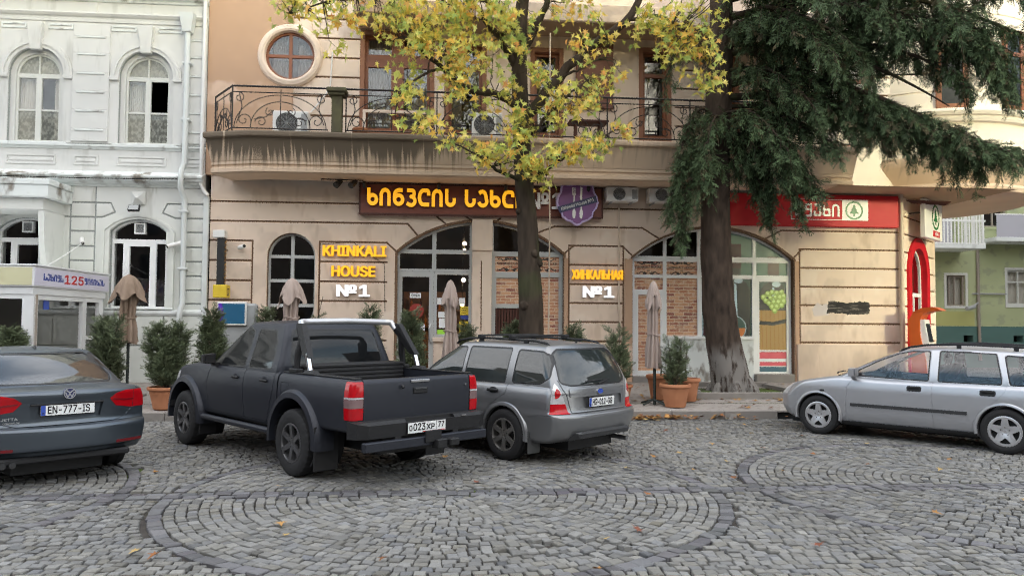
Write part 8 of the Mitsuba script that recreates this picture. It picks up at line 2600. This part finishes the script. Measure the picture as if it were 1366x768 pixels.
# police booth at the left edge
bo = thing('police_booth', 'small white framed police booth with a cream roof sign at the left edge', 'booth')
B0 = np.array([-7.50, 14.70])                       # near corner
ang = math.radians(90)
BT = T([[math.cos(ang), -math.sin(ang), 0, B0[0]], [math.sin(ang), math.cos(ang), 0, B0[1]], [0, 0, 1, 0], [0, 0, 0, 1]])     # x along the lettered side (receding), y to the left
mat('booth_cream', (0.55, 0.53, 0.34), 0.45)
mat('booth_white', (0.66, 0.67, 0.67), 0.4)
mat('booth_lilac', (0.58, 0.56, 0.66), 0.4)
mat('booth_inside', (0.16, 0.17, 0.15), 0.8)
mat('booth_stone', (0.33, 0.28, 0.23), 0.8)
bz0 = pave_z(15.5)
W1, W2 = 2.9, 3.2


def bp(name, m, mt_, **kw):
    return part(bo, name, m, mt_, to_world=BT, **kw)


bp('roof_sign', bx(-0.08, W1 + 0.12, 0.0, W2, 2.36, 2.74, 0.01), 'booth_white')
bp('side_face', bx(-0.06, W1 + 0.10, -0.012, -0.002, 2.39, 2.71), 'booth_lilac')
bp('front_face', bx(-0.092, -0.082, 0.03, W2, 2.39, 2.71), 'booth_cream')
bp('top_rim', cat(bx(-0.10, W1 + 0.14, -0.03, W2, 2.741, 2.775, 0.006)), 'booth_white')
for i, (ch, x) in enumerate([(c_, 0.24 + 0.125 * i) for i, c_ in enumerate(['s', 'a', 'r', 'i', 'p', 's'])] + [(c_, 1.86 + 0.135 * i) for i, c_ in enumerate(['p', 'i', 'l', 'i', 'r', 'a', 's'])]):
    g = unary_union([LineString(l).buffer(0.09, cap_style=2, join_style=1) for l in mtav(ch)])
    bp('letter', ext(affinity.translate(affinity.scale(g, 0.165, 0.13, origin=(0, 0)), x, 2.49), -0.018, -0.0125), 'sign_blue')
bp('number', text_front('125', 1.42, 2.465, -0.0125, 0.17, 0.005, True, 1.9), 'plate_red')
bp('fascia', bx(-0.04, W1 + 0.05, 0.03, W2, 2.22, 2.358, 0.006), 'booth_white')
wall_ = sbox(0, bz0, W1, 2.219)
op = [sbox(0.20, 1.10, 1.95, 2.13), sbox(2.12, 1.42, 2.70, 2.13), sbox(2.12, 0.55, 2.70, 1.34), sbox(0.20, 0.45, 1.95, 1.0)]
bp('side_frame', ext(wall_.difference(unary_union(op)), 0.05, 0.13), 'booth_white')
for o in op:
    bp('pane', sheet(o.buffer(0.004, join_style=2), 0.09), 'window_glass')
fr_ = extx(sbox(0.02, bz0, W2, 2.219).difference(unary_union([sbox(0.22, 1.0, 1.15, 2.14), sbox(1.24, 1.0, 3.0, 2.14)])), -0.02, 0.05)
bp('front_frame', fr_, 'booth_white')
bp('corner_post', bx(0.0, 0.13, 0.02, 0.049, bz0, 2.218), 'booth_stone')
for a, b_ in ((0.21, 1.16), (1.23, 3.01)):
    v, f = sheet(sbox(a, 0.99, b_, 2.15), 0)
    bp('pane', (np.stack([np.full(len(v), 0.015), v[:, 0], v[:, 2]], 1), f), 'window_glass')
bp('inside_wall', cat(bx(0.05, W1, W2 - 0.05, W2, bz0, 2.2), bx(W1 - 0.05, W1 - 0.01, 0.14, W2, bz0, 2.2)), 'booth_inside')
bp('desk', bx(0.3, 1.3, 0.6, 1.2, bz0, 1.05, 0.01), 'counter_wood')
bp('blue_notice', bx(0.45, 0.66, 0.082, 0.086, 1.95, 2.12), 'plate_blue')
bp('chair_back', bx(0.5, 0.9, 1.4, 1.5, 0.6, 1.45, 0.03), 'matte_black')

# ------------------------------------------------------------------ fallen leaves
DRY = np.array([(0.30, 0.15, 0.05), (0.24, 0.10, 0.04), (0.36, 0.20, 0.07), (0.17, 0.075, 0.035), (0.36, 0.25, 0.10), (0.18, 0.07, 0.045)])


def flat_leaf(x, y, z, s, rng):
    a = rng.uniform(0, 2 * np.pi)
    v = LEAF_V * [1, 1, rng.uniform(0.6, 2.2)] * s
    R = np.array([[math.cos(a), -math.sin(a), 0], [math.sin(a), math.cos(a), 0], [0, 0, 1]])
    tl_ = rng.normal(0, 0.18, 2)
    v = v @ R.T
    v[:, 2] += v[:, 0] * tl_[0] + v[:, 1] * tl_[1]
    v[:, 2] -= v[:, 2].min() - 0.002
    return v + [x, y, z]


rl_ = np.random.default_rng(91)
SPOTS = [(-3.35, 9.3), (0.35, 8.55), (2.10, 7.85), (-1.30, 6.55), (-1.42, 6.9), (-2.35, 6.15), (-2.15, 6.0), (-0.45, 5.85), (1.65, 6.5), (1.3, 6.2), (4.05, 8.95), (3.6, 9.6), (3.2, 10.3), (2.75, 10.0), (3.0, 9.1), (5.3, 9.3), (4.6, 6.9), (5.0, 10.1), (6.2, 10.9), (3.6, 12.3), (4.2, 12.5), (4.9, 12.0), (2.6, 11.6), (5.6, 11.7), (-1.75, 8.4), (0.0, 10.1), (3.0, 6.0), (6.6, 9.6), (7.2, 8.7), (-4.4, 6.6), (3.9, 11.0), (2.3, 12.6), (5.2, 13.0), (1.1, 5.5), (6.0, 8.9), (4.5, 10.6), (3.3, 8.6), (2.2, 9.2), (6.9, 8.0), (5.9, 7.4)]
def leaf_place(x, y):
    inside = [c for c in CIRC_X if (x - c) ** 2 + (y - ROW_Y) ** 2 < CIRC_R ** 2]
    a = 'inside the middle stone ring' if inside and abs(inside[0]) < 1 else 'inside the right stone ring' if inside and inside[0] > 0 else 'inside the left stone ring' if inside else 'between the stone rings'
    b = 'in front of the straight dark band' if y < ROW_Y else 'just behind the straight dark band' if y < 10.2 else 'near the kerb'
    return f'dry fallen maple leaf {a}, {b}'


for i, (x, y) in enumerate(SPOTS):
    solo('fallen_leaf', leaf_place(x, y), 'leaf', (flat_leaf(x, y, 0.014, rl_.uniform(0.08, 0.115), rl_), LEAF_F), 'dry_leaf', group='maple leaves fallen on the street', color=np.tile(DRY[rl_.integers(6)], (15, 1)))


def litter(label, boxes, n, name='leaf_litter'):
    V, Cc = [], []
    for _ in range(n):
        x, y, z = boxes(rl_)
        V.append(flat_leaf(x, y, z, rl_.uniform(0.08, 0.14), rl_))
        Cc.append(DRY[rl_.integers(5)] * rl_.uniform(0.8, 1.3))
    m, c_ = leaf_mesh(np.array(V), np.array(Cc))
    return solo(name, label, 'leaf litter', m, 'dry_leaf', kind='stuff', color=c_)


litter('heap of dry orange leaves against the kerb in front of the terracotta pots', lambda r: (3.35 + abs(r.normal(0, 1.0)), 13.97 - abs(r.normal(0, 0.12)), 0.006 + r.uniform(0, 0.06)), 120)
litter('dry leaves scattered over the pavement around the tree pit', lambda r: (lambda x, y: (x, y, pave_z(y) + 0.004))(r.uniform(2.4, 8.5), r.choice([r.uniform(14.2, 17.6), r.normal(15.3, 0.12)])), 150)
litter('yellow leaves along the kerb between the saloon and the pickup', lambda r: (r.uniform(-4.6, -3.6), 13.95 - abs(r.normal(0, 0.10)), 0.006 + r.uniform(0, 0.04)), 45)
st = solo('broken_stone', 'small loose grey stone lying against the kerb', 'stone', Manifold.hull_points(np.array([(5.32 + a, 13.9 + b, c_) for a, b, c_ in [(-.08, -.05, .0), (.08, -.06, .0), (.09, .05, .0), (-.07, .06, 0), (-.06, -.03, .10), (.06, -.04, .11), (.06, .04, .08), (-.05, .05, .09)]], np.float32)), 'concrete')

# ------------------------------------------------------------------ across the street, behind the viewer: what the panes and paint mirror
ob = thing('facing_house', 'tall grey brown house across the street behind the viewer', 'building')
mat('facing_plaster', (0.13, 0.105, 0.09), 0.9, spec=0.1)
part(ob, 'wall', bx(-62, 29.3, -38, -26, 0, 17.5), 'facing_plaster')
ob2 = thing('facing_house', 'lower two storey grey house across the street behind the viewer', 'building')
part(ob2, 'wall', bx(29.8, 75, -38, -26, 0, 8.8), 'facing_plaster')
for i in range(16):
    for zz in (1.2, 4.8, 8.4, 12.0, 15.0):
        part(ob, 'window', bx(-36 + 4 * i, -34.6 + 4 * i, -25.98, -25.9, zz, zz + 2.0), 'poster_dark')
for i in range(6):
    for zz in (1.4, 5.0):
        part(ob2, 'window', bx(31 + 4 * i, 32.4 + 4 * i, -25.98, -25.9, zz, zz + 2.0), 'poster_dark')
ob3 = thing('side_house', 'brown house closing the square on the left, outside the view', 'building')
part(ob3, 'wall', bx(-44, -32, -25.5, 15, 0, 14), 'facing_plaster')
for i in range(9):
    for zz in (1.2, 4.8, 8.4):
        part(ob3, 'window', bx(-32.02, -31.95, -23 + 4 * i, -21.6 + 4 * i, zz, zz + 2.0), 'poster_dark')
ob4 = thing('side_house', 'brown house across the side street on the right, outside the view', 'building')
part(ob4, 'wall', bx(28, 42, 2, 27, 0, 12), 'facing_plaster')
for i in range(5):
    for zz in (1.2, 4.8, 8.4):
        part(ob4, 'window', bx(27.95, 28.02, 4 + 4.4 * i, 5.4 + 4.4 * i, zz, zz + 2.0), 'poster_dark')
for i, (x, y, hh) in enumerate(((8.5, -9.5, 9),)):
    kk = thing('bare_tree', 'bare tree behind the viewer on the right', 'tree')
    part(kk, 'trunk', tube([(x, y, 0), (x + 0.1, y, hh * 0.35), (x, y, hh)], [0.28, 0.2, 0.05], 10), 'bark', smooth=True)
    br_ = []
    for b in range(26):
        z0 = rl_.uniform(0.28, 0.95) * hh
        a = rl_.uniform(0, 6.28)
        L = (hh - z0) * 0.6 + 0.8
        e = np.array([x + L * math.cos(a), y + L * math.sin(a), z0 + L * 0.8])
        br_.append(tube(limb_path((x, y, z0), e, 0.0, 0.6, 7, rl_), np.linspace(0.07, 0.015, 7), 5))
        for _ in range(5):
            t = rl_.uniform(0.3, 1)
            p = np.array([x, y, z0]) * (1 - t) + e * t
            br_.append(tube([p, p + rl_.normal(0, 0.6, 3) + [0, 0, 0.4]], [0.02, 0.006], 4))
    part(kk, 'branches', cat(*br_), 'bark', kind='stuff')
